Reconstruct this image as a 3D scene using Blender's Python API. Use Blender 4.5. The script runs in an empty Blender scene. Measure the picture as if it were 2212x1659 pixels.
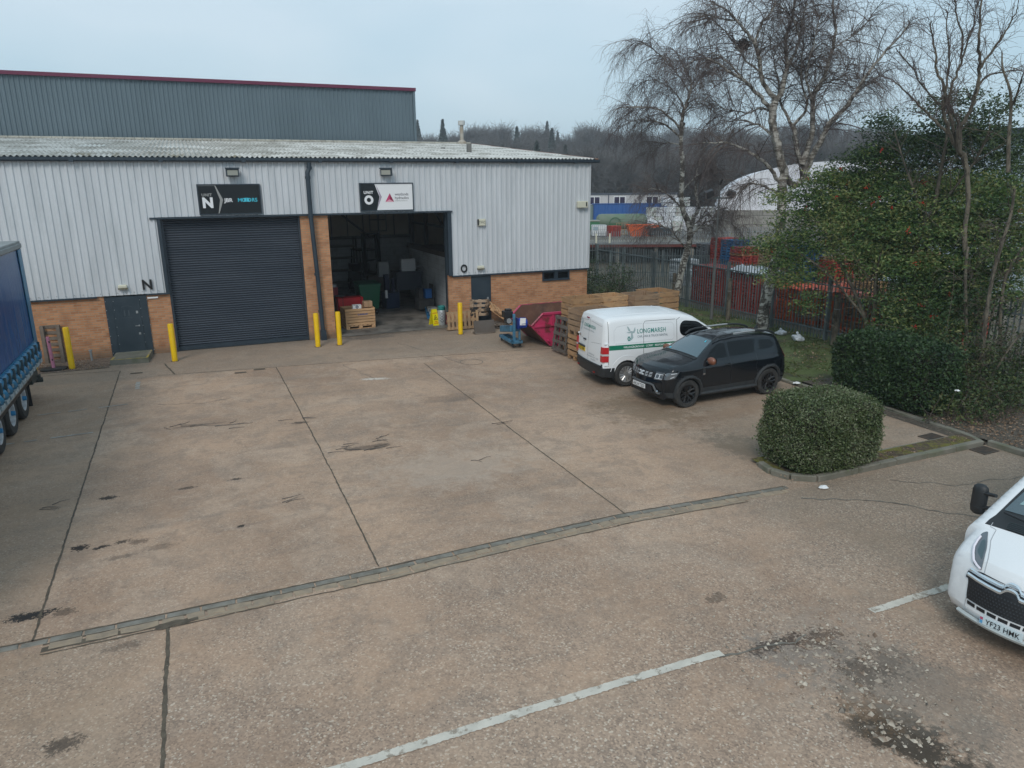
import bpy, bmesh, math, random
import numpy as np
from mathutils import Vector, Matrix, noise

# ------------------------------------------------------------------ camera
scene = bpy.context.scene
C = scene.collection
cam_d = bpy.data.cameras.new("camera")
cam = bpy.data.objects.new("camera", cam_d); C.objects.link(cam)
scene.camera = cam
_th, _psi, _ro = math.radians(15.375), math.radians(23.3258), math.radians(-0.4638)
_R = Vector((math.cos(_psi), -math.sin(_psi), 0))
_F = Vector((math.sin(_psi)*math.cos(_th), math.cos(_psi)*math.cos(_th), -math.sin(_th)))
_U = _R.cross(_F)
_c, _s = math.cos(_ro), math.sin(_ro)
_R2 = _R*_c + _U*_s; _U2 = _U*_c - _R*_s
m = Matrix((_R2, _U2, -_F)).transposed().to_4x4(); m.translation = Vector((0, 0, 5.4))
cam.matrix_world = m
cam_d.sensor_width = 36; cam_d.lens = 1581.87/2212*36
cam_d.clip_start = 0.1; cam_d.clip_end = 2000
scene.render.resolution_x = 1024; scene.render.resolution_y = 768

# ------------------------------------------------------------------ sky, sun, exposure
SUN_EL, SUN_AZ = math.radians(42), math.radians(215)   # azimuth clockwise from +Y (north)
w = bpy.data.worlds.new("World"); scene.world = w; w.use_nodes = True
nt = w.node_tree; nt.nodes.clear()
out = nt.nodes.new('ShaderNodeOutputWorld'); bg = nt.nodes.new('ShaderNodeBackground')
sky = nt.nodes.new('ShaderNodeTexSky'); sky.sky_type = 'NISHITA'; sky.sun_disc = False
sky.sun_elevation = SUN_EL; sky.sun_rotation = SUN_AZ; sky.air_density = 1.2; sky.dust_density = 2.0; sky.ozone_density = 2.0
tc = nt.nodes.new('ShaderNodeTexCoord')
mp = nt.nodes.new('ShaderNodeMapping'); mp.inputs['Scale'].default_value = (1, 1, 2.2)
nz = nt.nodes.new('ShaderNodeTexNoise'); nz.inputs['Scale'].default_value = 1.6; nz.inputs['Detail'].default_value = 4
nt.links.new(tc.outputs['Generated'], mp.inputs['Vector']); nt.links.new(mp.outputs[0], nz.inputs['Vector'])
cl = nt.nodes.new('ShaderNodeValToRGB')      # thin high cloud, blue-grey to pale
cl.color_ramp.elements[0].position = 0.38; cl.color_ramp.elements[0].color = (4.55, 6.6, 7.9, 1)
cl.color_ramp.elements[1].position = 0.66; cl.color_ramp.elements[1].color = (6.5, 7.9, 8.9, 1)
nt.links.new(nz.outputs['Fac'], cl.inputs['Fac'])
mx = nt.nodes.new('ShaderNodeMix'); mx.data_type = 'RGBA'; mx.inputs['Factor'].default_value = 0.86
nt.links.new(sky.outputs[0], mx.inputs['A']); nt.links.new(cl.outputs[0], mx.inputs['B'])
nt.links.new(mx.outputs['Result'], bg.inputs['Color'])
bg.inputs['Strength'].default_value = 0.108
nt.links.new(bg.outputs[0], out.inputs['Surface'])
sd = bpy.data.lights.new("sun", 'SUN'); sd.energy = 1.5; sd.angle = math.radians(18); sd.color = (1.0, 0.95, 0.88)
so = bpy.data.objects.new("sun", sd); C.objects.link(so)
so.location = (0, 0, 40)
_dir = Vector((math.sin(SUN_AZ)*math.cos(SUN_EL), math.cos(SUN_AZ)*math.cos(SUN_EL), math.sin(SUN_EL)))
so.rotation_euler = (-_dir).to_track_quat('-Z', 'Y').to_euler()
scene.view_settings.view_transform = 'Standard'; scene.view_settings.look = 'None'
scene.view_settings.gamma = 1; scene.view_settings.exposure = 0.0
scene.view_settings.use_curve_mapping = False

# ------------------------------------------------------------------ helpers
R = math.radians
def ss(x):
    x = max(0.0, min(1.0, x)); return x*x*(3-2*x)
def gz(x, y):
    """the yard falls gently towards the drains on the right"""
    return -0.12*ss((x-2)/8.5)*ss((25.2-y)/6.0)

def tag(o, label=None, cat=None, group=None, kind=None):
    if label: o['label'] = label
    if cat: o['category'] = cat
    if group: o['group'] = group
    if kind: o['kind'] = kind
    return o
def empty(name, loc, rz=0.0, label=None, cat=None, group=None, kind=None):
    o = bpy.data.objects.new(name, None); o.empty_display_size = 0.3
    o.location = loc; o.rotation_euler = (0, 0, rz); C.objects.link(o)
    return tag(o, label, cat, group, kind)
def children(o): return [c for c in bpy.data.objects if c.parent == o]
def dup(o, loc=None, rz=None, parent=None, label=None, group=None):
    kids = KIDS.get(o.name, [])
    c = o.copy(); C.objects.link(c)
    if parent is not None: c.parent = parent
    if loc is not None: c.location = loc
    if rz is not None: c.rotation_euler = (0, 0, rz)
    if label: c['label'] = label
    if group: c['group'] = group
    for k in kids: dup(bpy.data.objects[k], parent=c)
    KIDS[c.name] = [x.name for x in c.children] if kids else []
    return c
KIDS = {}

def link_mesh(name, me, parent=None, mats=(), loc=None, smooth=None):
    for mt in mats: me.materials.append(mt)
    o = bpy.data.objects.new(name, me); C.objects.link(o)
    if parent is not None:
        o.parent = parent; KIDS.setdefault(parent.name, []).append(o.name)
    if loc is not None: o.location = loc
    if smooth is not None and len(me.polygons):
        me.polygons.foreach_set('use_smooth', [True]*len(me.polygons))
        me.set_sharp_from_angle(angle=R(smooth))
    me.update()
    return o

class MB:
    """collects shapes and links them as one mesh object"""
    def __init__(s): s.v = []; s.f = []; s.m = []
    def add(s, vs, fs, mi=0):
        b = len(s.v); s.v += [tuple(p) for p in vs]
        s.f += [tuple(i+b for i in f) for f in fs]; s.m += [mi]*len(fs); return s
    def box(s, x0, x1, y0, y1, z0, z1, mi=0, M=None):
        vs = [Vector(p) for p in ((x0,y0,z0),(x1,y0,z0),(x1,y1,z0),(x0,y1,z0),(x0,y0,z1),(x1,y0,z1),(x1,y1,z1),(x0,y1,z1))]
        if M is not None: vs = [M @ p for p in vs]
        return s.add(vs, [(0,3,2,1),(4,5,6,7),(0,1,5,4),(1,2,6,5),(2,3,7,6),(3,0,4,7)], mi)
    def cbox(s, c, d, mi=0, rz=0, rx=0, ry=0):
        M = Matrix.Translation(c) @ Matrix.Rotation(rz,4,'Z') @ Matrix.Rotation(ry,4,'Y') @ Matrix.Rotation(rx,4,'X')
        return s.box(-d[0]/2,d[0]/2,-d[1]/2,d[1]/2,-d[2]/2,d[2]/2,mi,M)
    def quad(s, a, b, c, d, mi=0): return s.add([a,b,c,d], [(0,1,2,3)], mi)
    def tube(s, pts, r, n=8, mi=0, cap=True):
        pts = [Vector(p) for p in pts]; rs = r if isinstance(r,(list,tuple)) else [r]*len(pts)
        ring = []; vs = []
        d0 = (pts[1]-pts[0]).normalized()
        up = Vector((0,0,1)) if abs(d0.z) < .9 else Vector((1,0,0))
        u = d0.cross(up).normalized(); v = u.cross(d0).normalized()
        for i,p in enumerate(pts):
            if i == 0: d = d0
            elif i == len(pts)-1: d = (pts[i]-pts[i-1]).normalized()
            else: d = (pts[i+1]-pts[i-1]).normalized()
            u = (u - d*u.dot(d)).normalized(); v = d.cross(u)
            for k in range(n):
                a = 2*math.pi*k/n; vs.append(p + (u*math.cos(a)+v*math.sin(a))*rs[i])
        fs = []
        for i in range(len(pts)-1):
            for k in range(n):
                k2 = (k+1)%n; fs.append((i*n+k, i*n+k2, (i+1)*n+k2, (i+1)*n+k))
        if cap:
            fs.append(tuple(range(n-1,-1,-1))); b=(len(pts)-1)*n; fs.append(tuple(b+k for k in range(n)))
        return s.add(vs, fs, mi)
    def lathe(s, prof, c=(0,0,0), axis='Z', n=24, mi=0, cap=False):
        vs = []; fs = []
        for (r,h) in prof:
            for k in range(n):
                a = 2*math.pi*k/n; x,y = r*math.cos(a), r*math.sin(a)
                p = (x,y,h) if axis=='Z' else ((x,h,y) if axis=='Y' else (h,x,y))
                vs.append((p[0]+c[0],p[1]+c[1],p[2]+c[2]))
        for i in range(len(prof)-1):
            for k in range(n):
                k2=(k+1)%n; q=(i*n+k,i*n+k2,(i+1)*n+k2,(i+1)*n+k)
                fs.append(q if axis!='Y' else q[::-1])
        if cap:
            fs.append(tuple(range(n-1,-1,-1))); b=(len(prof)-1)*n; fs.append(tuple(b+k for k in range(n)))
        return s.add(vs, fs, mi)
    def prism(s, poly, a, b, plane='XZ', mi=0):
        """poly in a plane, extruded from a to b on the third axis"""
        def P(p,t):
            return (p[0],t,p[1]) if plane=='XZ' else ((t,p[0],p[1]) if plane=='YZ' else (p[0],p[1],t))
        n=len(poly); vs=[P(p,a) for p in poly]+[P(p,b) for p in poly]
        fs=[tuple(range(n)),tuple(range(2*n-1,n-1,-1))]+[(i,n+i,n+(i+1)%n,(i+1)%n) for i in range(n)]
        return s.add(vs,fs,mi)
    def xf(s, M, start=0):
        for i in range(start,len(s.v)): s.v[i] = tuple(M @ Vector(s.v[i]))
        return s
    def build(s, name, mats, parent=None, loc=None, smooth=None, bevel=0, origin=None, clean=True):
        me = bpy.data.meshes.new(name)
        vs = s.v if origin is None else [(x-origin[0],y-origin[1],z-origin[2]) for x,y,z in s.v]
        me.from_pydata(vs, [], s.f)
        me.polygons.foreach_set('material_index', s.m)
        if clean:
            bm = bmesh.new(); bm.from_mesh(me)
            if bevel: bmesh.ops.bevel(bm, geom=[e for e in bm.edges if e.is_manifold and e.calc_face_angle(0)>R(30)], offset=bevel, segments=2 if bevel>.02 else 1, affect='EDGES', profile=.5, clamp_overlap=True)
            bmesh.ops.recalc_face_normals(bm, faces=bm.faces)
            bm.to_mesh(me); bm.free()
        return link_mesh(name, me, parent, mats if isinstance(mats,(list,tuple)) else [mats], loc, smooth)

# ------------------------------------------------------------------ materials
def mat(name, col, rough=.6, metal=0, spec=.5, var=None, vscale=3.0, vamt=.5, bump=0, bscale=30, coat=0, detail=5, stretch=(1,1,1), dirt=None, dscale=1.2, damt=.5, emit=None, alpha=None, vlo=.35, vhi=.68, dlo=.5, dhi=.7):
    m = bpy.data.materials.new(name); m.use_nodes = True; nt = m.node_tree; b = nt.nodes['Principled BSDF']
    b.inputs['Roughness'].default_value = rough; b.inputs['Metallic'].default_value = metal
    b.inputs['Specular IOR Level'].default_value = spec; b.inputs['Coat Weight'].default_value = coat
    b.inputs['Coat Roughness'].default_value = .05
    c4 = (*col,1) if len(col)==3 else col
    b.inputs['Base Color'].default_value = c4
    tcn = None
    def coords():
        nonlocal tcn
        if tcn is None:
            t = nt.nodes.new('ShaderNodeTexCoord'); mm = nt.nodes.new('ShaderNodeMapping'); mm.inputs['Scale'].default_value = stretch
            nt.links.new(t.outputs['Object'], mm.inputs['Vector']); tcn = mm
        return tcn.outputs[0]
    last = None
    if var is not None:
        n = nt.nodes.new('ShaderNodeTexNoise'); n.inputs['Scale'].default_value = vscale; n.inputs['Detail'].default_value = detail
        nt.links.new(coords(), n.inputs['Vector'])
        mr = nt.nodes.new('ShaderNodeMapRange'); mr.inputs['From Min'].default_value=vlo; mr.inputs['From Max'].default_value=vhi; mr.inputs['To Max'].default_value = vamt*2 if vamt<.5 else 1
        nt.links.new(n.outputs['Fac'], mr.inputs['Value'])
        x = nt.nodes.new('ShaderNodeMix'); x.data_type='RGBA'; x.inputs['A'].default_value=c4; x.inputs['B'].default_value=(*var,1)
        nt.links.new(mr.outputs[0], x.inputs['Factor']); last = x.outputs['Result']
    if dirt is not None:
        n = nt.nodes.new('ShaderNodeTexNoise'); n.inputs['Scale'].default_value = dscale; n.inputs['Detail'].default_value = 8; n.inputs['Roughness'].default_value=.65
        nt.links.new(coords(), n.inputs['Vector'])
        mr = nt.nodes.new('ShaderNodeMapRange'); mr.inputs['From Min'].default_value=dlo; mr.inputs['From Max'].default_value=dhi; mr.inputs['To Max'].default_value=damt
        nt.links.new(n.outputs['Fac'], mr.inputs['Value'])
        x = nt.nodes.new('ShaderNodeMix'); x.data_type='RGBA'; x.inputs['B'].default_value=(*dirt,1)
        if last is None: x.inputs['A'].default_value=c4
        else: nt.links.new(last, x.inputs['A'])
        nt.links.new(mr.outputs[0], x.inputs['Factor']); last = x.outputs['Result']
    if last is not None: nt.links.new(last, b.inputs['Base Color'])
    if bump:
        n = nt.nodes.new('ShaderNodeTexNoise'); n.inputs['Scale'].default_value = bscale; n.inputs['Detail'].default_value=4
        nt.links.new(coords(), n.inputs['Vector'])
        bp = nt.nodes.new('ShaderNodeBump'); bp.inputs['Strength'].default_value = bump; bp.inputs['Distance'].default_value=.02
        nt.links.new(n.outputs['Fac'], bp.inputs['Height']); nt.links.new(bp.outputs[0], b.inputs['Normal'])
    if emit: b.inputs['Emission Color'].default_value=(*emit[0],1); b.inputs['Emission Strength'].default_value=emit[1]
    return m

def leafmat(name, cols, sc=.7, rough=.5, transl=.25, fine=None):
    """foliage: colour differs from clump to clump and from leaf to leaf"""
    m = bpy.data.materials.new(name); m.use_nodes = True; nt = m.node_tree; b = nt.nodes['Principled BSDF']
    b.inputs['Roughness'].default_value = rough; b.inputs['Specular IOR Level'].default_value=.35
    t = nt.nodes.new('ShaderNodeTexCoord'); n = nt.nodes.new('ShaderNodeTexNoise'); n.inputs['Scale'].default_value=sc; n.inputs['Detail'].default_value=2
    nt.links.new(t.outputs['Object'], n.inputs['Vector'])
    g = nt.nodes.new('ShaderNodeNewGeometry')
    ad = nt.nodes.new('ShaderNodeMath'); ad.operation='MULTIPLY_ADD'; ad.inputs[1].default_value=.55
    nt.links.new(g.outputs['Random Per Island'], ad.inputs[0]); nt.links.new(n.outputs['Fac'], ad.inputs[2])
    cr = nt.nodes.new('ShaderNodeValToRGB'); e = cr.color_ramp.elements
    lo, hi = .4, 1.05
    while len(e) < len(cols): e.new(.5)
    for i,c in enumerate(cols):
        e[i].position = min(1, lo+(hi-lo)*i/(len(cols)-1)); e[i].color=(*c,1)
    nt.links.new(ad.outputs[0], cr.inputs['Fac']); nt.links.new(cr.outputs[0], b.inputs['Base Color'])
    if transl:
        tr = nt.nodes.new('ShaderNodeBsdfTranslucent'); ms = nt.nodes.new('ShaderNodeMixShader'); ms.inputs[0].default_value=transl
        nt.links.new(cr.outputs[0], tr.inputs['Color']); nt.links.new(b.outputs[0], ms.inputs[1]); nt.links.new(tr.outputs[0], ms.inputs[2])
        nt.links.new(ms.outputs[0], nt.nodes['Material Output'].inputs['Surface'])
    return m

def glass(name, tint=(.004,.005,.006), rough=.02):
    return mat(name, tint, rough=rough, spec=.28)

M = {}
M['clad'] = mat('silver_cladding', (.60,.62,.645), rough=.42, spec=.4, var=(.53,.55,.575), vscale=1.3, stretch=(1.6,1,.25), dirt=(.40,.43,.45), dscale=1.6, damt=.5)
M['clad_grey'] = mat('grey_cladding', (.135,.178,.205), rough=.5, spec=.35, var=(.112,.15,.173), vscale=.6, stretch=(1,1,.35))
M['blue_trim'] = mat('dark_blue_trim', (.020,.032,.046), rough=.45, var=(.03,.045,.06), vscale=2)
M['shutter'] = mat('shutter_paint', (.030,.040,.056), rough=.42, var=(.044,.055,.072), vscale=1.2, stretch=(.4,1,3), bump=.05)
M['door'] = mat('door_paint', (.022,.037,.050), rough=.4, var=(.034,.05,.064), vscale=2)
M['maroon'] = mat('maroon_trim', (.13,.018,.05), rough=.5)
M['red_trim'] = mat('red_flashing', (.32,.09,.05), rough=.6, var=(.22,.13,.07), vscale=2)
M['yellow'] = mat('bollard_yellow', (.84,.53,.0), rough=.42, var=(.76,.45,.0), vscale=4, dirt=(.25,.2,.08), dscale=5, damt=.6, dlo=.58, dhi=.75)
M['white_paint'] = mat('white_paint', (.76,.77,.78), rough=.3, spec=.5, coat=.4)
M['black_plastic'] = mat('black_plastic', (.018,.02,.022), rough=.5, bump=.03, bscale=200)
M['dark_plastic'] = mat('dark_grey_plastic', (.022,.025,.028), rough=.6, var=(.032,.034,.035), vscale=8, bump=.05, bscale=150)
M['tyre'] = mat('tyre_rubber', (.022,.022,.023), rough=.8, var=(.045,.042,.038), vscale=6, bump=.2, bscale=60)
M['rim'] = mat('silver_rim', (.42,.42,.42), rough=.35, metal=.6)
M['rim_black'] = mat('black_rim', (.012,.012,.013), rough=.35)
M['rim_white'] = mat('painted_white_rim', (.55,.57,.6), rough=.45, dirt=(.2,.18,.16), dscale=3, damt=.7)
M['glass'] = glass('dark_glass')
M['glass_blue'] = mat('windscreen_glass', (.045,.075,.09), rough=.03, spec=1.0, coat=1.0)
M['chrome'] = mat('chrome', (.75,.76,.78), rough=.12, metal=1)
M['white'] = mat('plain_white', (.8,.8,.8), rough=.5)
M['black'] = mat('plain_black', (.012,.012,.014), rough=.45)
M['steel'] = mat('galvanised_steel', (.38,.40,.41), rough=.45, metal=.5, var=(.28,.29,.3), vscale=3)
M['wood'] = mat('pallet_wood', (.42,.27,.15), rough=.8, var=(.30,.185,.10), vscale=2.2, stretch=(1,1,3), dirt=(.17,.13,.10), dscale=3, damt=.7, bump=.15, bscale=60)
M['wood_fresh'] = mat('fresh_pallet_wood', (.60,.36,.19), rough=.75, var=(.47,.27,.13), vscale=3, stretch=(.4,.4,3), dirt=(.30,.19,.11), dscale=4, damt=.6, bump=.12, bscale=60)
M['wood_grey'] = mat('weathered_wood', (.20,.165,.135), rough=.85, var=(.115,.09,.07), vscale=3, stretch=(1,1,3), bump=.2, bscale=60)
M['wood_dark'] = mat('stained_dark_wood', (.095,.075,.06), rough=.75, var=(.12,.105,.095), vscale=2, bump=.1)
M['sign_green'] = mat('green_vinyl', (.0,.16,.085), rough=.35)
M['teal'] = mat('teal_vinyl', (.03,.23,.20), rough=.35)
M['grey_text'] = mat('grey_vinyl', (.22,.27,.30), rough=.4)
M['kerb'] = mat('kerb_concrete', (.20,.185,.15), rough=.9, var=(.135,.13,.10), vscale=3, dirt=(.10,.12,.05), dscale=1.5, damt=.5, bump=.3, bscale=70)
M['kerb_dark'] = mat('dark_kerb_block', (.165,.150,.125), rough=.9, var=(.235,.22,.19), vscale=7, bump=.3, bscale=60, dirt=(.09,.09,.07), dscale=2.5, damt=.6)
M['kerb_light'] = mat('worn_kerb_block', (.34,.26,.18), rough=.9, var=(.25,.20,.15), vscale=8, bump=.4, bscale=60, dirt=(.15,.12,.09), dscale=3, damt=.6)
M['beige'] = mat('beige_plastic', (.62,.60,.48), rough=.5)

def brick_mat(name, c1, c2, mortar, bw=.225, rh=.075, ms=.010):
    m = bpy.data.materials.new(name); m.use_nodes=True; nt=m.node_tree; b=nt.nodes['Principled BSDF']; b.inputs['Roughness'].default_value=.85
    t=nt.nodes.new('ShaderNodeTexCoord'); s=nt.nodes.new('ShaderNodeSeparateXYZ'); nt.links.new(t.outputs['Object'], s.inputs[0])
    a=nt.nodes.new('ShaderNodeMath'); a.operation='ADD'; nt.links.new(s.outputs[0],a.inputs[0]); nt.links.new(s.outputs[1],a.inputs[1])
    c=nt.nodes.new('ShaderNodeCombineXYZ'); nt.links.new(a.outputs[0],c.inputs[0]); nt.links.new(s.outputs[2],c.inputs[1])
    k=nt.nodes.new('ShaderNodeTexBrick'); nt.links.new(c.outputs[0],k.inputs['Vector'])
    k.inputs['Scale'].default_value=1; k.inputs['Brick Width'].default_value=bw; k.inputs['Row Height'].default_value=rh
    k.inputs['Mortar Size'].default_value=ms; k.inputs['Mortar Smooth'].default_value=.3; k.inputs['Bias'].default_value=-.1
    k.inputs['Color1'].default_value=(*c1,1); k.inputs['Color2'].default_value=(*c2,1); k.inputs['Mortar'].default_value=(*mortar,1)
    n=nt.nodes.new('ShaderNodeTexNoise'); n.inputs['Scale'].default_value=2.2; n.inputs['Detail'].default_value=6; nt.links.new(t.outputs['Object'],n.inputs['Vector'])
    mr=nt.nodes.new('ShaderNodeMapRange'); mr.inputs['From Min'].default_value=.5; mr.inputs['From Max'].default_value=.75; mr.inputs['To Max'].default_value=.6; nt.links.new(n.outputs['Fac'],mr.inputs['Value'])
    x=nt.nodes.new('ShaderNodeMix'); x.data_type='RGBA'; x.inputs['B'].default_value=(c2[0]*.55,c2[1]*.52,c2[2]*.5,1)
    nt.links.new(k.outputs['Color'],x.inputs['A']); nt.links.new(mr.outputs[0],x.inputs['Factor'])
    # damp, dirty band at the foot of the wall
    mz=nt.nodes.new('ShaderNodeMath'); mz.operation='MULTIPLY_ADD'; mz.inputs[1].default_value=.5; nt.links.new(n.outputs['Fac'],mz.inputs[0]); nt.links.new(s.outputs[2],mz.inputs[2])
    m2=nt.nodes.new('ShaderNodeMapRange'); m2.inputs['From Min'].default_value=.36; m2.inputs['From Max'].default_value=.62; m2.inputs['To Min'].default_value=.65; m2.inputs['To Max'].default_value=0; nt.links.new(mz.outputs[0],m2.inputs['Value'])
    x2=nt.nodes.new('ShaderNodeMix'); x2.data_type='RGBA'; x2.inputs['B'].default_value=(.13,.10,.07,1)
    nt.links.new(x.outputs['Result'],x2.inputs['A']); nt.links.new(m2.outputs[0],x2.inputs['Factor'])
    nt.links.new(x2.outputs['Result'],b.inputs['Base Color'])
    bp=nt.nodes.new('ShaderNodeBump'); bp.invert=True; bp.inputs['Strength'].default_value=.5; bp.inputs['Distance'].default_value=.006
    nt.links.new(k.outputs['Fac'],bp.inputs['Height']); nt.links.new(bp.outputs[0],b.inputs['Normal'])
    return m
M['brick'] = brick_mat('buff_brick', (.53,.255,.125), (.37,.155,.07), (.36,.26,.17))
M['block'] = brick_mat('painted_blockwork', (.55,.57,.58), (.50,.52,.53), (.42,.43,.44), .45, .225, .01)

def text_mesh(txt, size, weight=0.0, align='LEFT', spacing=1.0, shear=0):
    """flat triangulated text as (verts 2D, faces)"""
    cu = bpy.data.curves.new('t','FONT'); cu.body = txt; cu.size = size; cu.offset = weight; cu.align_x = align; cu.space_character = spacing; cu.shear = shear
    cu.resolution_u = 3; cu.fill_mode='FRONT'
    o = bpy.data.objects.new('t', cu); C.objects.link(o)
    dg = bpy.context.evaluated_depsgraph_get(); me = bpy.data.meshes.new_from_object(o.evaluated_get(dg))
    vs = [tuple(v.co) for v in me.vertices]; fs = [tuple(p.vertices) for p in me.polygons]
    bpy.data.objects.remove(o); bpy.data.curves.remove(cu); bpy.data.meshes.remove(me)
    return vs, fs
def text_on(mb, txt, size, fn, weight=0, align='LEFT', spacing=1.0, mi=0, sx=1.0, sy=1.0, shear=0):
    vs, fs = text_mesh(txt, size, weight, align, spacing, shear)
    mb.add([fn(v[0]*sx, v[1]*sy) for v in vs], fs, mi)
# ------------------------------------------------------------------ the ground
class N:
    """small helper to write node maths"""
    def __init__(s, nt): s.nt = nt
    def m(s, op, a, b=None, c=None, clamp=False):
        n = s.nt.nodes.new('ShaderNodeMath'); n.operation = op; n.use_clamp = clamp
        for i,x in enumerate((a,b,c)):
            if x is None: continue
            if isinstance(x,(int,float)): n.inputs[i].default_value = x
            else: s.nt.links.new(x, n.inputs[i])
        return n.outputs[0]
    def noise(s, vec, sc, det=4, rough=.5, dist=0):
        n = s.nt.nodes.new('ShaderNodeTexNoise'); n.inputs['Scale'].default_value=sc; n.inputs['Detail'].default_value=det; n.inputs['Roughness'].default_value=rough; n.inputs['Distortion'].default_value=dist
        s.nt.links.new(vec, n.inputs['Vector']); return n.outputs['Fac']
    def rng(s, v, a, b, c=0.0, d=1.0):
        n = s.nt.nodes.new('ShaderNodeMapRange'); n.interpolation_type='SMOOTHSTEP'
        for k,x in zip(('From Min','From Max','To Min','To Max'),(a,b,c,d)): n.inputs[k].default_value=x
        s.nt.links.new(v, n.inputs['Value']); return n.outputs[0]
    def mix(s, f, a, b, mode='MIX'):
        n = s.nt.nodes.new('ShaderNodeMix'); n.data_type='RGBA'; n.blend_type=mode
        for k,x in (('Factor',f),('A',a),('B',b)):
            if isinstance(x,(int,float)): n.inputs[k].default_value=x
            elif isinstance(x,tuple): n.inputs[k].default_value=(*x,1)
            else: s.nt.links.new(x, n.inputs[k])
        return n.outputs['Result']
    def scale(s, vec, sc, rot=0):
        n = s.nt.nodes.new('ShaderNodeMapping'); n.inputs['Scale'].default_value=sc; n.inputs['Rotation'].default_value=(0,0,rot); s.nt.links.new(vec,n.inputs['Vector']); return n.outputs[0]

def concrete_mat():
    m = bpy.data.materials.new('yard_concrete'); m.use_nodes=True; nt=m.node_tree; b=nt.nodes['Principled BSDF']; n=N(nt)
    t = nt.nodes.new('ShaderNodeTexCoord'); P = t.outputs['Object']
    sp = nt.nodes.new('ShaderNodeSeparateXYZ'); nt.links.new(P, sp.inputs[0]); X, Y = sp.outputs[0], sp.outputs[1]
    A = (.465,.325,.228); Bc=(.305,.207,.143); OL=(.255,.195,.135); GR=(.200,.172,.140)
    big = n.noise(n.scale(P,(1,.8,1)), .33, 4, .55)
    streak = n.noise(n.scale(P,(.5,1.7,1),rot=.12), .8, 5, .6, .3)
    swirl = n.noise(P, .55, 4, .6, 1.2)
    col = n.mix(n.rng(big,.36,.66), A, Bc)
    col = n.mix(n.m('MULTIPLY',n.rng(streak,.45,.75),.30), col, GR)
    col = n.mix(n.m('MULTIPLY',n.rng(swirl,.50,.60),.45), col, (.47,.365,.28))
    mott = n.noise(P, 1.7, 7, .72, .4)
    col = n.mix(n.m('MULTIPLY',n.rng(mott,.47,.62),.55), col, (.235,.18,.14))
    fine = n.noise(P, 11, 6, .8)
    col = n.mix(n.m('MULTIPLY',n.rng(fine,.52,.62),.35), col, (.50,.40,.31))
    col = n.mix(n.m('MULTIPLY',n.rng(fine,.47,.38),.35), col, (.19,.15,.115))
    # faint tyre sweeps: narrow bands of a stretched, warped noise
    sw = n.noise(n.scale(P,(.45,2.6,1),rot=-.5), .9, 2, .5, .8)
    col = n.mix(n.m('MULTIPLY',n.rng(sw,.56,.66),.2), col, (.15,.135,.12))
    # slab to slab tone
    left = n.rng(n.m('ADD',X,n.m('MULTIPLY',big,.02)), -2.36,-2.32, 1,0)
    up = n.rng(Y, 9.35,9.42)
    col = n.mix(n.m('MULTIPLY',n.m('MULTIPLY',left,up),.34), col, OL)
    right_low = n.m('MULTIPLY', n.rng(n.m('ADD',X,n.m('MULTIPLY',swirl,3)), 8.2,11.5), n.rng(Y,9.7,9.3))
    col = n.mix(n.m('MULTIPLY',right_low,.70), col, (.18,.152,.118))
    ap = n.rng(n.m('ADD',Y,n.m('MULTIPLY',X,.085)), 22.95,23.15)
    col = n.mix(n.m('MULTIPLY',ap,.52), col, (.215,.188,.152))
    right = n.rng(n.m('ADD',X,n.m('MULTIPLY',swirl,4)), 9.5,14)
    col = n.mix(n.m('MULTIPLY',right,.5), col, (.19,.165,.125))
    ll = n.m('MULTIPLY', n.rng(n.m('ADD',X,n.m('MULTIPLY',swirl,1)), -.2,-1.0), n.rng(Y,9.4,9.2))
    col = n.mix(n.m('MULTIPLY',ll,.42), col, OL)
    edge = n.m('MULTIPLY', n.rng(Y,25.6,26.5), 1.0)
    col = n.mix(n.m('MULTIPLY',edge,.5), col, (.13,.12,.10))
    # exposed aggregate, coarser and cleaner in the lower yard
    vo = nt.nodes.new('ShaderNodeTexVoronoi'); vo.inputs['Scale'].default_value=46; nt.links.new(P,vo.inputs['Vector'])
    sv = nt.nodes.new('ShaderNodeSeparateColor'); nt.links.new(vo.outputs['Color'],sv.inputs[0])
    stone = n.mix(sv.outputs[1], (.47,.355,.27), (.15,.12,.10))
    stone = n.mix(n.rng(sv.outputs[0],.90,.95), stone, (.60,.54,.45))
    dens = n.rng(n.noise(P,.9,3,.6),.32,.62)
    near = n.rng(Y, 12.5,4.5, .28,.66)
    col = n.mix(n.m('MULTIPLY',near,n.m('MULTIPLY_ADD',dens,.6,.4)), col, stone)
    v2 = nt.nodes.new('ShaderNodeTexVoronoi'); v2.inputs['Scale'].default_value=33; nt.links.new(P,v2.inputs['Vector'])
    s2 = nt.nodes.new('ShaderNodeSeparateColor'); nt.links.new(v2.outputs['Color'],s2.inputs[0])
    fleck = n.m('MULTIPLY', n.rng(s2.outputs[0],.90,.93), n.rng(v2.outputs['Distance'],.34,.16))
    col = n.mix(n.m('MULTIPLY',fleck,.75), col, (.54,.47,.38))
    fl2 = n.m('MULTIPLY', n.rng(s2.outputs[1],.93,.96), n.rng(v2.outputs['Distance'],.36,.2))
    col = n.mix(n.m('MULTIPLY',fl2,.7), col, (.08,.07,.06))
    pit = n.noise(P, 7.5, 6, .7)
    col = n.mix(n.m('MULTIPLY',n.rng(pit,.60,.72),.4), col, (.12,.105,.085))
    # stains that keep their own shape
    wobA = n.noise(P, 2.3, 6, .68); wob2A = n.noise(P, 7.0, 6, .75); wobB = n.noise(P, 8.0, 6, .75); wob2B = n.noise(P, 24.0, 5, .75)
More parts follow.
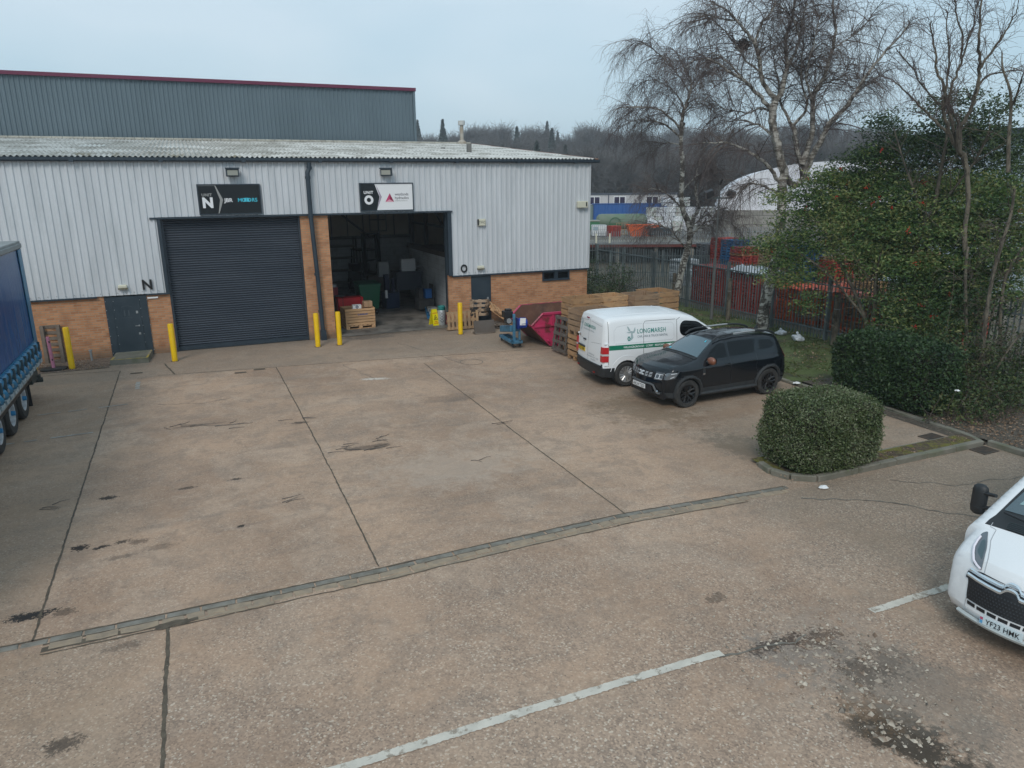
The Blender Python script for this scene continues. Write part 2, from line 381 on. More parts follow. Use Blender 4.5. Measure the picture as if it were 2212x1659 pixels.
    def blot(cx, cy, rx, ry, colr, amt, rot=0, wa=1.0, soft=.25):
        nonlocal col
        wob,wob2 = (wobB,wob2B) if max(rx,ry)<.36 else (wobA,wob2A)
        mp = nt.nodes.new('ShaderNodeMapping'); mp.vector_type='TEXTURE'; mp.inputs['Location'].default_value=(cx,cy,0); mp.inputs['Rotation'].default_value=(0,0,rot); mp.inputs['Scale'].default_value=(rx,ry,1e4)
        nt.links.new(P, mp.inputs['Vector']); ln = nt.nodes.new('ShaderNodeVectorMath'); ln.operation='LENGTH'; nt.links.new(mp.outputs[0], ln.inputs[0])
        d = n.m('ADD', ln.outputs['Value'], n.m('MULTIPLY', n.m('SUBTRACT', n.m('MULTIPLY_ADD',wob2,.5,n.m('MULTIPLY',wob,.5)), .5), (8.5 if max(rx,ry)<.36 else 5.0)*wa))
        col = n.mix(n.m('MULTIPLY', n.rng(d,1.0+soft,1.0-soft), amt), col, colr)
    TAR=(.022,.02,.019)
    for cx,cy,rx,ry,a in ((-2.46,10.23,.26,.10,1),(-2.10,12.10,.12,.10,.95),(-1.86,11.96,.07,.04,.85),(-1.74,11.99,.08,.05,.9),(-1.48,12.05,.12,.06,.8),(-1.25,11.95,.14,.08,.5),
                          (-1.87,14.03,.13,.09,.9),(-.55,13.92,.14,.06,.7),(.3,13.99,.10,.05,.8),(.24,11.86,.06,.05,.9),(-2.08,10.16,.16,.10,.55),(-.95,11.62,.2,.10,.35),(-1.5,11.5,.2,.07,.4),
                          (-1.74,7.43,.16,.11,.7),(-1.3,9.0,.2,.08,.4),(1.9,17.0,.2,.09,.6),(3.0,14.7,.45,.12,.55),(-.3,17.8,.5,.09,.35),(5.8,17.6,.8,.3,.25),(6.0,7.0,.14,.1,.5)):
        blot(cx,cy,rx,ry,TAR,a,0,.8)
    blot(6.10,4.15,.34,.60,(.035,.028,.02),.92,.35,1.1,.3)
    blot(6.15,4.55,.30,.30,(.13,.085,.05),.6,.2,1.3,.3)
    blot(6.55,5.35,.85,.75,(.33,.27,.22),.55,.3,1.3,.4)
    blot(6.2,5.55,.5,.35,(.17,.155,.14),.55,.0,1.5,.3)
    blot(6.55,5.05,.22,.2,(.07,.045,.03),.75,.0,1.4,.3)
    blot(6.0,5.88,.35,.10,(.05,.035,.028),.8,.05,1.3,.3)
    blot(6.6,5.75,.30,.14,(.075,.05,.036),.7,.0,1.5,.3)
    blot(6.95,5.1,.25,.22,(.055,.04,.03),.55,.5,1.6,.3)
    blot(6.9,4.5,.7,.8,(.15,.135,.115),.5,.3,1,.5)
    blot(4.45,20.3,.34,.10,(.60,.57,.52),.8,-.25,.8,.4)
    blot(4.3,12.9,1.3,.9,(.45,.37,.30),.5,0,1,.6)
    blot(9.9,14.8,1.0,1.2,(.13,.09,.05),.5,.4,1.3,.5)
    blot(11.5,13.6,2.2,.35,(.20,.12,.07),.35,.25,1.3,.5)
    blot(10.5,11.2,.5,1.4,(.11,.095,.07),.6,.1,1,.5)
    blot(5.7,26.2,.8,.35,(.10,.09,.08),.6,0,1.2,.5)
    col = n.mix(1.0, col, (1.03,.98,.95), 'MULTIPLY')
    nt.links.new(col, b.inputs['Base Color'])
    wet = n.rng(n.noise(P,.8,3),.3,.7,.72,.95); nt.links.new(wet, b.inputs['Roughness'])
    b.inputs['Specular IOR Level'].default_value=.35
    bp = nt.nodes.new('ShaderNodeBump'); bp.inputs['Strength'].default_value=.35; bp.inputs['Distance'].default_value=.006
    h = n.m('ADD', n.m('MULTIPLY',n.noise(P,60,3),.5), n.m('MULTIPLY',pit,.7)); nt.links.new(h,bp.inputs['Height']); nt.links.new(bp.outputs[0],b.inputs['Normal'])
    return m
M['concrete'] = concrete_mat()

def earth_mat():
    m = bpy.data.materials.new('earth'); m.use_nodes=True; nt=m.node_tree; b=nt.nodes['Principled BSDF']; n=N(nt); b.inputs['Roughness'].default_value=.95
    t = nt.nodes.new('ShaderNodeTexCoord'); P=t.outputs['Object']
    col = n.mix(n.rng(n.noise(P,.6,5,.6),.35,.65),(.10,.085,.062),(.155,.135,.105))
    col = n.mix(n.m('MULTIPLY',n.rng(n.noise(P,2.4,6,.7),.5,.66),.7),col,(.045,.06,.022))
    nt.links.new(col,b.inputs['Base Color']); bp=nt.nodes.new('ShaderNodeBump'); bp.inputs['Strength'].default_value=.6; bp.inputs['Distance'].default_value=.03
    nt.links.new(n.noise(P,25,5,.7),bp.inputs['Height']); nt.links.new(bp.outputs[0],b.inputs['Normal'])
    return m
M['earth'] = earth_mat()
M['far_ground'] = mat('far_ground', (.16,.15,.125), rough=.95, var=(.11,.115,.09), vscale=.05, dirt=(.2,.19,.17), dscale=.3)
def verge_mat(name, base, grn, thr, litter=(.30,.21,.14), la=.3, gs=1.1):
    m = bpy.data.materials.new(name); m.use_nodes=True; nt=m.node_tree; b=nt.nodes['Principled BSDF']; n=N(nt); b.inputs['Roughness'].default_value=.95
    t = nt.nodes.new('ShaderNodeTexCoord'); P=t.outputs['Object']
    col = n.mix(n.rng(n.noise(P,9,6,.7),.4,.6),base,tuple(c*.55 for c in base))
    col = n.mix(n.rng(n.noise(P,gs,6,.75),thr,thr+.1),col,grn)
    col = n.mix(n.m('MULTIPLY',n.rng(n.noise(P,24,4,.7),.58,.66),la),col,litter)
    nt.links.new(col,b.inputs['Base Color']); bp=nt.nodes.new('ShaderNodeBump'); bp.inputs['Strength'].default_value=.8; bp.inputs['Distance'].default_value=.02
    nt.links.new(n.noise(P,30,5,.7),bp.inputs['Height']); nt.links.new(bp.outputs[0],b.inputs['Normal'])
    return m
M['moss_soil'] = verge_mat('mossy_soil', (.10,.07,.045), (.125,.115,.018), .46, la=.35, gs=2.4)
M['leaf_soil'] = verge_mat('leaf_litter_soil', (.10,.082,.062), (.065,.075,.025), .60, litter=(.33,.24,.17), la=.75)
M['grass_soil'] = verge_mat('thin_grass', (.075,.075,.032), (.085,.115,.032), .42, litter=(.20,.15,.09), la=.25)
M['gravel'] = verge_mat('gravel_leaf_strip', (.22,.16,.12), (.10,.08,.055), .55, litter=(.36,.27,.21), la=.8)

def sheet(name, x0, x1, y0, y1, z, nx, ny, mt, f=None, holes=None):
    xs = np.linspace(x0,x1,nx+1); ys = np.linspace(y0,y1,ny+1)
    vs = [(float(x),float(y),z+(f(x,y) if f else 0)) for y in ys for x in xs]
    fs = []
    for j in range(ny):
        for i in range(nx):
            if holes and holes((xs[i]+xs[i+1])/2,(ys[j]+ys[j+1])/2): continue
            a=j*(nx+1)+i; fs.append((a,a+1,a+nx+2,a+nx+1))
    me = bpy.data.meshes.new(name); me.from_pydata(vs,[],fs)
    return tag(link_mesh(name, me, None, [mt], smooth=60), kind='structure')
sheet('ground', -700,900,-300,1100, -0.20, 60,60, M['far_ground'])
sheet('yard', -16.0,15.45,-9,26.6, 0.0, 160,180, M['concrete'], gz, holes=lambda x,y: (x>10.5 and 9.66<y<10.02 and x<15.2))
sheet('yard_side', 15.25,46,-9,7.6, -0.128, 30,20, M['concrete'])

# thin sheets and strips that lie on the yard
def strip(name, pts, wdt, mt, z=.006, jit=.25, step=.08, zf=gz, kind='structure', wob=.0, seed=1, gaps=0):
    rnd = random.Random(seed); vs=[]; fs=[]
    P=[Vector((p[0],p[1],0)) for p in pts]; L=[]
    for a,b2 in zip(P,P[1:]):
        n=max(1,int((b2-a).length/step)); L+=[a.lerp(b2,i/n) for i in range(n)]
    L.append(P[-1])
    for i,p in enumerate(L):
        d=(L[min(i+1,len(L)-1)]-L[max(i-1,0)]).normalized(); q=Vector((-d.y,d.x,0))
        c=p+q*wob*(noise.noise(p*1.7+Vector((seed,0,0)))+.5*noise.noise(p*6))
        for sgn in (-1,1):
            e=c+q*sgn*wdt/2*(1+jit*rnd.uniform(-1,1)); vs.append((e.x,e.y,z+zf(e.x,e.y)))
    for i in range(len(L)-1):
        if gaps and noise.noise(L[i]*3.1+Vector((seed*7,0,0)))>gaps: continue
        fs.append((2*i,2*i+1,2*i+3,2*i+2))
    me=bpy.data.meshes.new(name); me.from_pydata(vs,[],fs)
    o=link_mesh(name,me,None,[mt]); return tag(o,kind=kind)
M['joint'] = mat('joint_dirt', (.075,.058,.042), rough=.95, var=(.13,.105,.075), vscale=8, bump=.4)
M['crack'] = mat('crack_dirt', (.10,.09,.075), rough=.95, var=(.2,.18,.15), vscale=6)
def paint_mat(name,c,worn,sc=3.2,lo=.5,hi=.6):
    return mat(name,c,rough=.7,var=tuple(x*.8 for x in c),vscale=5,dirt=worn,dscale=sc,damt=.95,dlo=lo,dhi=hi,bump=.2)
M['line'] = paint_mat('road_paint',(.62,.57,.49),(.27,.22,.17),6.0,.53,.60)
M['line_worn'] = paint_mat('worn_road_paint',(.40,.37,.33),(.27,.235,.2),3.5,.44,.54)
for i,(pts,wd) in enumerate([([(-2.33,9.56),(-2.34,13.5),(-2.37,24.4)],.028),([(2.0,9.62),(2.04,14.5),(2.0,22.85)],.024),([(6.29,9.7),(6.28,13.4),(6.3,16.8),(6.31,21.6)],.022),
        ([(-.80,9.2),(-.81,6.6),(-.83,2.2)],.042),([(-4.9,24.75),(-2.4,24.45)],.025),([(-1.3,23.3),(2.0,22.88),(9.4,22.1),(11,21.9)],.02),([(-1.16,24.85),(-.85,23.25)],.05),([(4.45,26.25),(5.0,26.5),(8.9,26.35)],.03),
        ([(-16,9.9),(-6,9.75),(-2.7,9.62)],.02)]):
    strip('expansion_joint', pts, wd, M['joint'], seed=i+3, jit=.45, wob=.012)
for i,(pts,wd) in enumerate([([(-.8,17.98),(.1,17.6),(.7,17.5)],.02),([(2.5,14.75),(2.9,14.55),(3.35,14.6)],.03),([(3.9,22.4),(4.3,20.9),(4.5,20.2)],.014),([(6.3,24.8),(7.0,22.6),(7.4,21.2)],.014),
        ([(5.2,5.95),(6.16,5.85),(6.5,5.87)],.03),([(9.6,9.15),(11.0,8.2),(11.8,7.2)],.03),([(-1.2,20.1),(-.2,19.7),(.6,19.9)],.012),([(11.7,9.0),(12.6,8.4),(14.8,8.0)],.02)]):
    strip('surface_crack', pts, wd, M['crack'], seed=i+30, jit=.7, wob=.14)
strip('parking_line', [(-1.2,5.97),(5.28,5.98)], .115, M['line'], z=.007, jit=.12, seed=5, step=.022, wob=.01)
strip('parking_line', [(7.70,5.95),(9.4,5.97),(13.5,5.97)], .115, M['line'], z=.007, jit=.14, seed=6, step=.022, wob=.012)
strip('parking_line', [(-3.9,20.3),(-3.0,20.34),(-1.75,20.42)], .07, M['line_worn'], z=.007, jit=.3, seed=7, gaps=.25)
strip('parking_line', [(-5.2,18.1),(-4.0,18.15),(-2.5,18.25)], .08, M['line_worn'], z=.007, jit=.3, seed=8, gaps=.2)
strip('parking_line', [(-1.80,22.75),(-1.78,21.9)], .12, M['line_worn'], z=.007, jit=.3, seed=9, gaps=.2)
# round covers and small repair patches
def ring(name, cx, cy, r, wd, mt, z=.008):
    mb=MB(); vs=[];fs=[]; n=48
    for k in range(n):
        a=2*math.pi*k/n
        for rr in (r-wd/2,r+wd/2):
            x,y=cx+rr*math.cos(a),cy+rr*math.sin(a); vs.append((x,y,z+gz(x,y)))
    fs=[(2*k,2*k+1,2*((k+1)%n)+1,2*((k+1)%n)) for k in range(n)]
    return tag(mb.add(vs,fs).build(name,mt),kind='structure')
ring('manhole_outline', 7.75,21.2,.36,.02,M['crack'])
for cx,cy in ((.95,22.63),(1.5,22.8),(-1.9,23.9)):
    mb=MB(); z=.007+gz(cx,cy); mb.quad((cx-.17,cy-.07,z),(cx+.17,cy-.09,z),(cx+.16,cy+.07,z),(cx-.16,cy+.08,z))
    tag(mb.build('repair_patch',M['joint']),kind='structure')

# the drainage channel: two courses of blocks and an open, broken third
chan = [(-16,9.9),(-6,9.62),(-2.65,9.44),(-.8,9.42),(2.2,9.42),(4.05,9.52),(6.3,9.64),(8.6,9.57),(9.75,9.5)]
def chan_at(x):
    for a,b2 in zip(chan,chan[1:]):
        if a[0]<=x<=b2[0]: return a[1]+(b2[1]-a[1])*(x-a[0])/(b2[0]-a[0])
    return chan[-1][1]
rnd = random.Random(4)
def course(name, off, wd, lens, mt, x0, x1, rag=.004, dz=.012, skip=0, tilt=.004):
    mb=MB(); x=x0
    while x<x1:
        L=rnd.uniform(*lens); xe=min(x+L,x1)
        if rnd.random()>=skip:
            a=x+.013; b2=xe-.013; ym=chan_at(a)+off; yn=chan_at(b2)+off
            h=dz+rnd.uniform(-tilt,tilt)
            j=lambda: rnd.uniform(-rag,rag)
            p=[(a+j(),ym-wd/2+j()),(b2+j(),yn-wd/2+j()),(b2+j(),yn+wd/2+j()),(a+j(),ym+wd/2+j())]
            if rag>.006:   # worn edges: extra corners
                p=[p[0],((a+b2)/2,(ym+yn)/2-wd/2+j()*2),p[1],p[2],((a+b2)/2,(ym+yn)/2+wd/2+j()),p[3]]
            k=len(p); vs=[(q[0],q[1],gz(*q)-.05) for q in p]+[(q[0],q[1],gz(*q)+h) for q in p]
            mb.add(vs,[tuple(range(k,2*k))]+[(i,(i+1)%k,k+(i+1)%k,k+i) for i in range(k)])
        x=xe
    return tag(mb.build(name,mt,bevel=.006),kind='structure')
course('kerb_block_course',.065,.095,(.30,.62),M['kerb_dark'],-9,9.7)
course('kerb_block_course',-.065,.13,(.22,.5),M['kerb_light'],-2.15,9.6,rag=.012,dz=.010)
course('kerb_block_course',-.17,.06,(.3,.7),M['kerb_light'],-.5,8.6,rag=.012,dz=.006,skip=.1)
strip('expansion_joint',[(x,chan_at(x)+.135) for x in np.linspace(-9,9.7,40)],.034,M['joint'],seed=61,jit=.5)
strip('expansion_joint',[(x,chan_at(x)-.0) for x in np.linspace(-2.2,9.6,40)],.03,M['joint'],seed=62,jit=.3,z=.004)
strip('expansion_joint',[(x,chan_at(x)-.215) for x in np.linspace(-2.2,8.6,40)],.022,M['joint'],seed=63,jit=.6,wob=.02)
strip('expansion_joint',[(x,chan_at(x)-.12) for x in np.linspace(-2.2,-.7,12)],.10,M['joint'],seed=64,jit=.4,wob=.03,z=.005)
strip('expansion_joint',[(-.95,9.25),(-.45,9.3)],.12,M['joint'],seed=65,jit=.6,wob=.03,z=.009)

# raised kerbs, drains and verges on the right
def kerb(name, pts, wd=.13, h=.12, mt=None, seg=.9, z0=-.12):
    mb=MB(); P=[Vector((p[0],p[1],0)) for p in pts]
    for a,b2 in zip(P,P[1:]):
        n=max(1,round((b2-a).length/seg)); d=(b2-a).normalized(); q=Vector((-d.y,d.x,0))*wd/2
        for i in range(n):
            s=a.lerp(b2,i/n)+d*.006; e=a.lerp(b2,(i+1)/n)-d*.006; hh=h+rnd.uniform(-.006,.006)
            c=[s-q,e-q,e+q,s+q]
            mb.add([(p.x,p.y,z0-.08) for p in c]+[(p.x,p.y,z0+hh) for p in c],[(4,5,6,7),(0,1,5,4),(1,2,6,5),(2,3,7,6),(3,0,4,7)])
    return tag(mb.build(name,mt or M['kerb'],bevel=.018),kind='structure')
kerb('kerb',[(9.98,10.62),(9.90,10.22),(10.03,9.86),(10.42,9.59)],seg=.45)
kerb('kerb',[(10.42,9.59),(12.5,9.60),(15.12,9.62)])
kerb('kerb',[(15.26,9.56),(15.30,8.6),(15.6,7.6),(16.4,5.5)])
kerb('kerb',[(9.98,10.64),(10.35,10.95),(12.2,10.18),(15.05,10.12)],h=.06)
kerb('kerb',[(15.22,9.72),(15.38,10.2),(15.45,13.0),(15.1,15.2),(15.15,22.5)],h=.07)
sheet('moss_verge', 10.0,15.25,9.63,10.15,-.055,30,5,M['moss_soil'],lambda x,y:.012*noise.noise(Vector((x*2,y*2,0))),holes=lambda x,y: y<9.62+(10.42-x)*.6)
sheet('moss_verge', 9.97,12.3,10.15,10.9,-.058,14,5,M['moss_soil'],lambda x,y:.012*noise.noise(Vector((x*2,y*2,0))))
def vf(x,y): return .03*noise.noise(Vector((x*.8,y*.8,3)))+.05*ss((x-16)/3)
sheet('verge_base', 15.02,16.6,9.62,24,-.112,4,20,M['leaf_soil'])
sheet('verge_base', 15.30,47,7.0,9.6,-.112,20,6,M['leaf_soil'])
sheet('verge_soil', 15.35,46,8.0,15.0,-.06,60,26,M['leaf_soil'],vf)
sheet('grass_verge', 15.2,20.6,15.0,50,-.06,24,90,M['grass_soil'],vf)
sheet('earth_strip', 20.6,47,15.0,120,-.075,20,60,M['earth'])
sheet('gravel_strip', -9,-2.72,25.0,26.56,.012,24,8,M['gravel'],lambda x,y:.02*noise.noise(Vector((x*4,y*4,0))))
def grate(x,y,rz,label):
    t=empty('drain_grate',(x,y,gz(x,y)+.004),rz,label,'drain grate','cast iron drain grates')
    f=MB()
    for a in ((-.24,.24,-.17,-.14),(-.24,.24,.14,.17),(-.24,-.21,-.14,.14),(.21,.24,-.14,.14)): f.box(a[0],a[1],a[2],a[3],0,.014)
    f.build('frame',M['crack_iron'],t)
    b2=MB()
    for k in range(9): xx=-.18+k*.045; b2.box(xx-.011,xx+.011,-.14,.14,.001,.011)
    b2.build('bars',M['crack_iron'],t)
    MB().quad((-.21,-.14,.0005),(.21,-.14,.0005),(.21,.14,.0005),(-.21,.14,.0005)).build('pit',M['black'],t)
M['crack_iron']=mat('cast_iron',(.05,.045,.04),rough=.7,var=(.10,.07,.05),vscale=9)
grate(14.62,10.40,.05,'iron drain grate in the narrow bay behind the mossy strip')
grate(14.85,9.36,.02,'iron drain grate in the kerb corner on the near side of the mossy strip')

# loose stones and broken bits around the worn patch, twigs blown over the yard
def stones(name,n,cx,cy,sx,sy,size,mt,seed,kind='stuff'):
    rg=np.random.default_rng(seed); o6=np.array([[1,0,0],[0,1,0],[-1,0,0],[0,-1,0],[0,0,.8],[0,0,-.3]])
    P_=np.stack([cx+rg.normal(size=n)*sx,cy+rg.normal(size=n)*sy,np.full(n,.004)],axis=1); P_[:,2]+=np.array([gz(a,b_) for a,b_ in P_[:,:2]])
    V=o6[None]*(size*(.3+rg.random((n,1,1))**3*1.6))*(.6+.8*rg.random((n,6,1))); a=rg.random(n)*6.28; c,s_=np.cos(a)[:,None],np.sin(a)[:,None]
    V=np.stack([V[:,:,0]*c-V[:,:,1]*s_*.6,V[:,:,0]*s_+V[:,:,1]*c*.6,V[:,:,2]],axis=2)+P_[:,None,:]
    f=np.array([[0,1,4],[1,2,4],[2,3,4],[3,0,4]]); i=(np.arange(n)*6)[:,None,None]; F=(i+f[None]).reshape(-1,3)
    me=bpy.data.meshes.new(name); me.from_pydata(V.reshape(-1,3).tolist(),[],F.tolist()); o=link_mesh(name,me,None,[mt]); return tag(o,kind=kind)
M["stone"]=leafmat('loose_stones',[(.10,.085,.07),(.30,.25,.20),(.50,.44,.36),(.20,.14,.10)],sc=5,transl=0)
stones('loose_gravel',900,6.35,4.9,.55,.75,.020,M['stone'],3)
stones('loose_gravel',260,6.7,5.5,.45,.30,.024,M['stone'],4)
stones('loose_gravel',120,6.1,4.4,.25,.4,.030,M['stone'],5)
stones('loose_gravel',500,4.0,7.0,3.5,2.5,.008,M['stone'],6)
def twigs_on_ground(cx,cy,n,seed,L=.35):
    rr=random.Random(seed); mb=MB()
    for k in range(n):
        x=cx+rr.gauss(0,.22); y=cy+rr.gauss(0,.12); a=rr.uniform(-.6,.6); p=[]
        for j in range(5): p.append((x,y,.01+gz(x,y)+.006*rr.random())); a+=rr.uniform(-.5,.5); x+=L/4*math.cos(a); y+=L/4*math.sin(a)*.7
        mb.tube(p,[.007,.006,.005,.004,.003],4)
    tag(mb.build('fallen_twigs',M['wood_dark']),kind='stuff')
for i,(x,y,n) in enumerate(((2.5,14.75,7),(3.1,14.5,6),(3.2,15.1,4),(-.6,17.9,5),(.4,17.5,5),(1.9,17.2,4),(6.0,15.2,3),(.9,12.6,3),(5.0,13.0,2),(-3.0,14.0,3))): twigs_on_ground(x,y,n,80+i)
# ------------------------------------------------------------------ the silver-clad unit
W0 = 26.54      # plane of the front wall
def corr(mb, x0, x1, zA, zB, y, pitch=.2, depth=.032, mi=0, phase=0):
    """profiled sheet facing -Y from x0 to x1"""
    prof=[]; k0=math.floor((x0-phase)/pitch)-1; k=k0
    while phase+k*pitch < x1+pitch:
        b=phase+k*pitch
        prof += [(b,0),(b+.04,0),(b+.065,depth),(b+.165,depth),(b+.19,0)]
        k+=1
    def yat(x):
        for (a,u),(c,v) in zip(prof,prof[1:]):
            if a<=x<=c and c>a: return u+(v-u)*(x-a)/(c-a)
        return 0
    P=[(x0,yat(x0))]+[p for p in prof if x0<p[0]<x1]+[(x1,yat(x1))]
    vs=[];fs=[]
    za=zA if callable(zA) else (lambda x:zA); zb=zB if callable(zB) else (lambda x:zB)
    for x,d in P: vs+= [(x,y-.07+d,za(x)),(x,y-.07+d,zb(x))]
    for i in range(len(P)-1): fs.append((2*i,2*i+2,2*i+3,2*i+1))
    mb.add(vs,fs,mi)
unit = empty('industrial_unit',(0,W0,0),0,'long silver clad industrial unit with buff brick base and two tall vehicle doorways','building')
O=(0,W0,0)
def part(mb,name,mt,parent=unit,**k): return mb.build(name,mt,parent,origin=O,**k)
XL=-14.0; XR=14.87
mb=MB(); corr(mb,XL,-.86,2.01,6.2,W0); corr(mb,-.86,9.0,4.42,6.2,W0); corr(mb,9.0,XR,2.01,6.2,W0)
# gable return on the right, plain profile
mb.quad((XR,W0-.07,2.01),(XR,40.4,2.01),(XR,40.4,7.38),(XR,W0-.07,6.15))
part(mb,'wall_cladding',M['clad'],clean=False)
T=.34
def bw(x0,x1,z1): part(MB().box(x0,x1,W0,W0+T,-.15,z1),'brick_wall',M['brick'],clean=False)
bw(XL,-2.72,2.02); bw(-1.50,-.80,2.02); bw(3.56,4.50,4.40); bw(8.85,9.76,2.02); bw(10.58,12.80,2.02); bw(14.02,XR-.02,2.02); bw(12.80,14.02,1.60)
part(MB().box(XR-.34,XR-.02,W0+T,40.4,-.15,2.02),'brick_wall',M['brick'],clean=False)
mb=MB()   # sills, lintel strips, corner and jamb trims
mb.box(XL,-2.9,W0-.10,W0-.0,1.965,2.008); mb.box(-1.5,-.80,W0-.10,W0-.0,1.965,2.008); mb.box(9.0,XR+.01,W0-.10,W0-.0,1.955,2.008)
mb.box(-1.10,9.05,W0-.115,W0+.02,4.36,4.415)
mb.box(-.90,-.80,W0-.09,W0+.10,2.01,4.36); mb.box(8.86,9.01,W0-.09,W0+.12,2.01,4.36); mb.box(8.84,8.90,W0+.12,W0+.34,0,4.36)
mb.box(-.80,-.73,W0+.02,W0+.28,0,4.36); mb.box(3.50,3.56,W0+.08,W0+.28,0,4.36)
part(mb,'trim',M['blue_trim'])
mb=MB(); mb.box(XR-.015,XR+.02,W0-.085,W0-.05,2.01,6.15); mb.box(XR+.003,XR+.02,W0-.05,W0+.1,2.01,6.15); part(mb,'corner_flashing',M['clad'])
# roof
def roofz(y): return 6.27+.0885*(y-W0)
def roof_mat():
    m = bpy.data.materials.new('fibre_cement_roof'); m.use_nodes=True; nt=m.node_tree; b=nt.nodes['Principled BSDF']; n=N(nt); b.inputs['Roughness'].default_value=.9
    t = nt.nodes.new('ShaderNodeTexCoord'); P=t.outputs['Object']; sp=nt.nodes.new('ShaderNodeSeparateXYZ'); nt.links.new(P,sp.inputs[0]); X,Y=sp.outputs[0],sp.outputs[1]
    col=n.mix(n.rng(n.noise(n.scale(P,(1,.4,1)),1.6,6,.65),.4,.62),(.60,.585,.55),(.36,.345,.31))
    pt=n.m('MULTIPLY',n.rng(n.noise(n.scale(P,(.55,.35,1)),.55,4,.6),.46,.56),n.rng(X,9.5,3.5))
    col=n.mix(n.m('MULTIPLY',pt,.5),col,(.22,.205,.17))
    gr=n.m('MULTIPLY',n.rng(n.noise(n.scale(P,(1.2,.2,1)),1.1,4,.6),.5,.6),n.m('MULTIPLY',n.rng(Y,3.0,.3),n.rng(X,5,1)))
    col=n.mix(n.m('MULTIPLY',gr,.8),col,(.13,.095,.03))
    lt=n.rng(n.noise(n.scale(P,(.25,.6,1)),.8,3,.5),.56,.64)
    col=n.mix(n.m('MULTIPLY',lt,.5),col,(.62,.61,.58))
    # lap lines between the sheet rows and worn spots
    for yy in (2.6,5.3,8.0,10.7):
        ln=n.rng(n.m('ABSOLUTE',n.m('SUBTRACT',Y,yy)),.07,.03); col=n.mix(n.m('MULTIPLY',ln,.45),col,(.12,.11,.10))
    col=n.mix(n.m('MULTIPLY',n.rng(n.noise(P,4.5,5,.75),.58,.66),.6),col,(.09,.085,.07))
    nt.links.new(col,b.inputs['Base Color']); return m
mb=MB(); pitch=.156; xs=np.arange(XL,15.08,pitch/8); ys=[W0-.16,W0+2.6,W0+2.6,W0+5.3,W0+5.3,W0+8,W0+8,W0+10.7,W0+10.7,40.4]
vs=[];fs=[];n_=len(xs)
for j,y in enumerate(ys):
    lift=.02*((j+1)//2)*0+ (.016 if j%2==0 else 0)
    for x in xs: vs.append((float(x),y,roofz(y)+.026*math.cos(2*math.pi*x/pitch)+lift))
for j in range(len(ys)-1):
    for i in range(n_-1): a=j*n_+i; fs.append((a,a+1,a+n_+1,a+n_))
mb.add(vs,fs)
vs2=[(12.0,40.4,roofz(40.4)),(15.08,40.4,roofz(40.4)),(15.08,54,6.27),(12.0,54,6.27)]; mb.add(vs2,[(0,1,2,3)])
roof=part(mb,'roof',roof_mat(),clean=False,smooth=50)
mb=MB()
for y0,y1 in ((W0-.18,40.45),): mb.add([(15.02,y0,roofz(y0)+.035),(15.16,y0,roofz(y0)+.035),(15.16,y1,roofz(y1)+.035),(15.02,y1,roofz(y1)+.035),(15.02,y0,roofz(y0)-.12),(15.16,y0,roofz(y0)-.12),(15.16,y1,roofz(y1)-.12),(15.02,y1,roofz(y1)-.12)],[(0,1,2,3),(0,4,5,1),(1,5,6,2),(3,2,6,7)])
mb.build('verge_flashing',M['red_trim'],roof,origin=O)
mb=MB()
for k in range(int((15.1-XL)/.42)):
    x=XL+.42*k; mb.tube([(x,40.28,roofz(40.28)+.035),(x+.40,40.28,roofz(40.28)+.035)],.065,8)
mb.build('ridge_capping',mat('ridge_tiles',(.44,.42,.36),rough=.9,var=(.3,.28,.24),vscale=3),roof,origin=O,smooth=40)
# roof-light patches: newer pale sheets
mb=MB()
for x0,y0,x1,y1 in ((6.2,W0+8.2,8.1,W0+9.0),(-3.4,W0+6.2,-2.6,W0+7.4)):
    xs2=np.arange(x0,x1,pitch/8); vs=[]
    for y in (y0,y1):
        for x in xs2: vs.append((float(x),y,roofz(y)+.026*math.cos(2*math.pi*x/pitch)+.022))
    k=len(xs2); mb.add(vs,[(i,i+1,k+i+1,k+i) for i in range(k-1)])
mb.build('repair_sheet',mat('new_roof_sheet',(.60,.60,.57),rough=.8),roof,origin=O,clean=False,smooth=50)
# gutter and downpipe
mb=MB(); pr_=[(-.0,.0),(-.13,.0),(-.155,.04),(-.155,.125),(-.135,.125),(-.13,.05),(-.02,.03),(0,.125)]
mb.prism([(W0-.07+a,6.125+b_) for a,b_ in pr_],XL,15.2,'YZ')
for k in range(12): x=XL+1.2+k*2.45; mb.box(x-.06,x+.06,W0-.235,W0-.07,6.105,6.255)
gut=part(mb,'gutter',M['blue_trim'])
mb=MB(); mb.tube([(3.98,W0-.16,6.10),(3.98,W0-.16,5.93),(3.90,W0-.20,5.78),(3.90,W0-.20,5.55),(3.90,W0-.20,4.3),(3.98,W0-.16,2.2),(4.03,W0-.13,.05)],.075,14)
for z in (5.62,5.93,4.34,2.36,1.05): 
    x=3.90 if z>4.2 else 3.9+.13*(4.3-z)/4.2; y=W0-.20 if z>4.2 else W0-.2+.07*(4.3-z)/4.2
    mb.lathe([(.074,z-.05),(.092,z-.045),(.092,z+.045),(.074,z+.05)],(x if z!=5.93 else 3.98,y if z!=5.93 else W0-.16,0),n=14)
mb.lathe([(.0,.34),(.06,.34),(.06,.30)],(4.02,0,0),n=8)
mb.box(3.93,4.12,W0-.24,W0-.04,0.0,.36)
part(mb,'downpipe',M['blue_trim'],smooth=40)
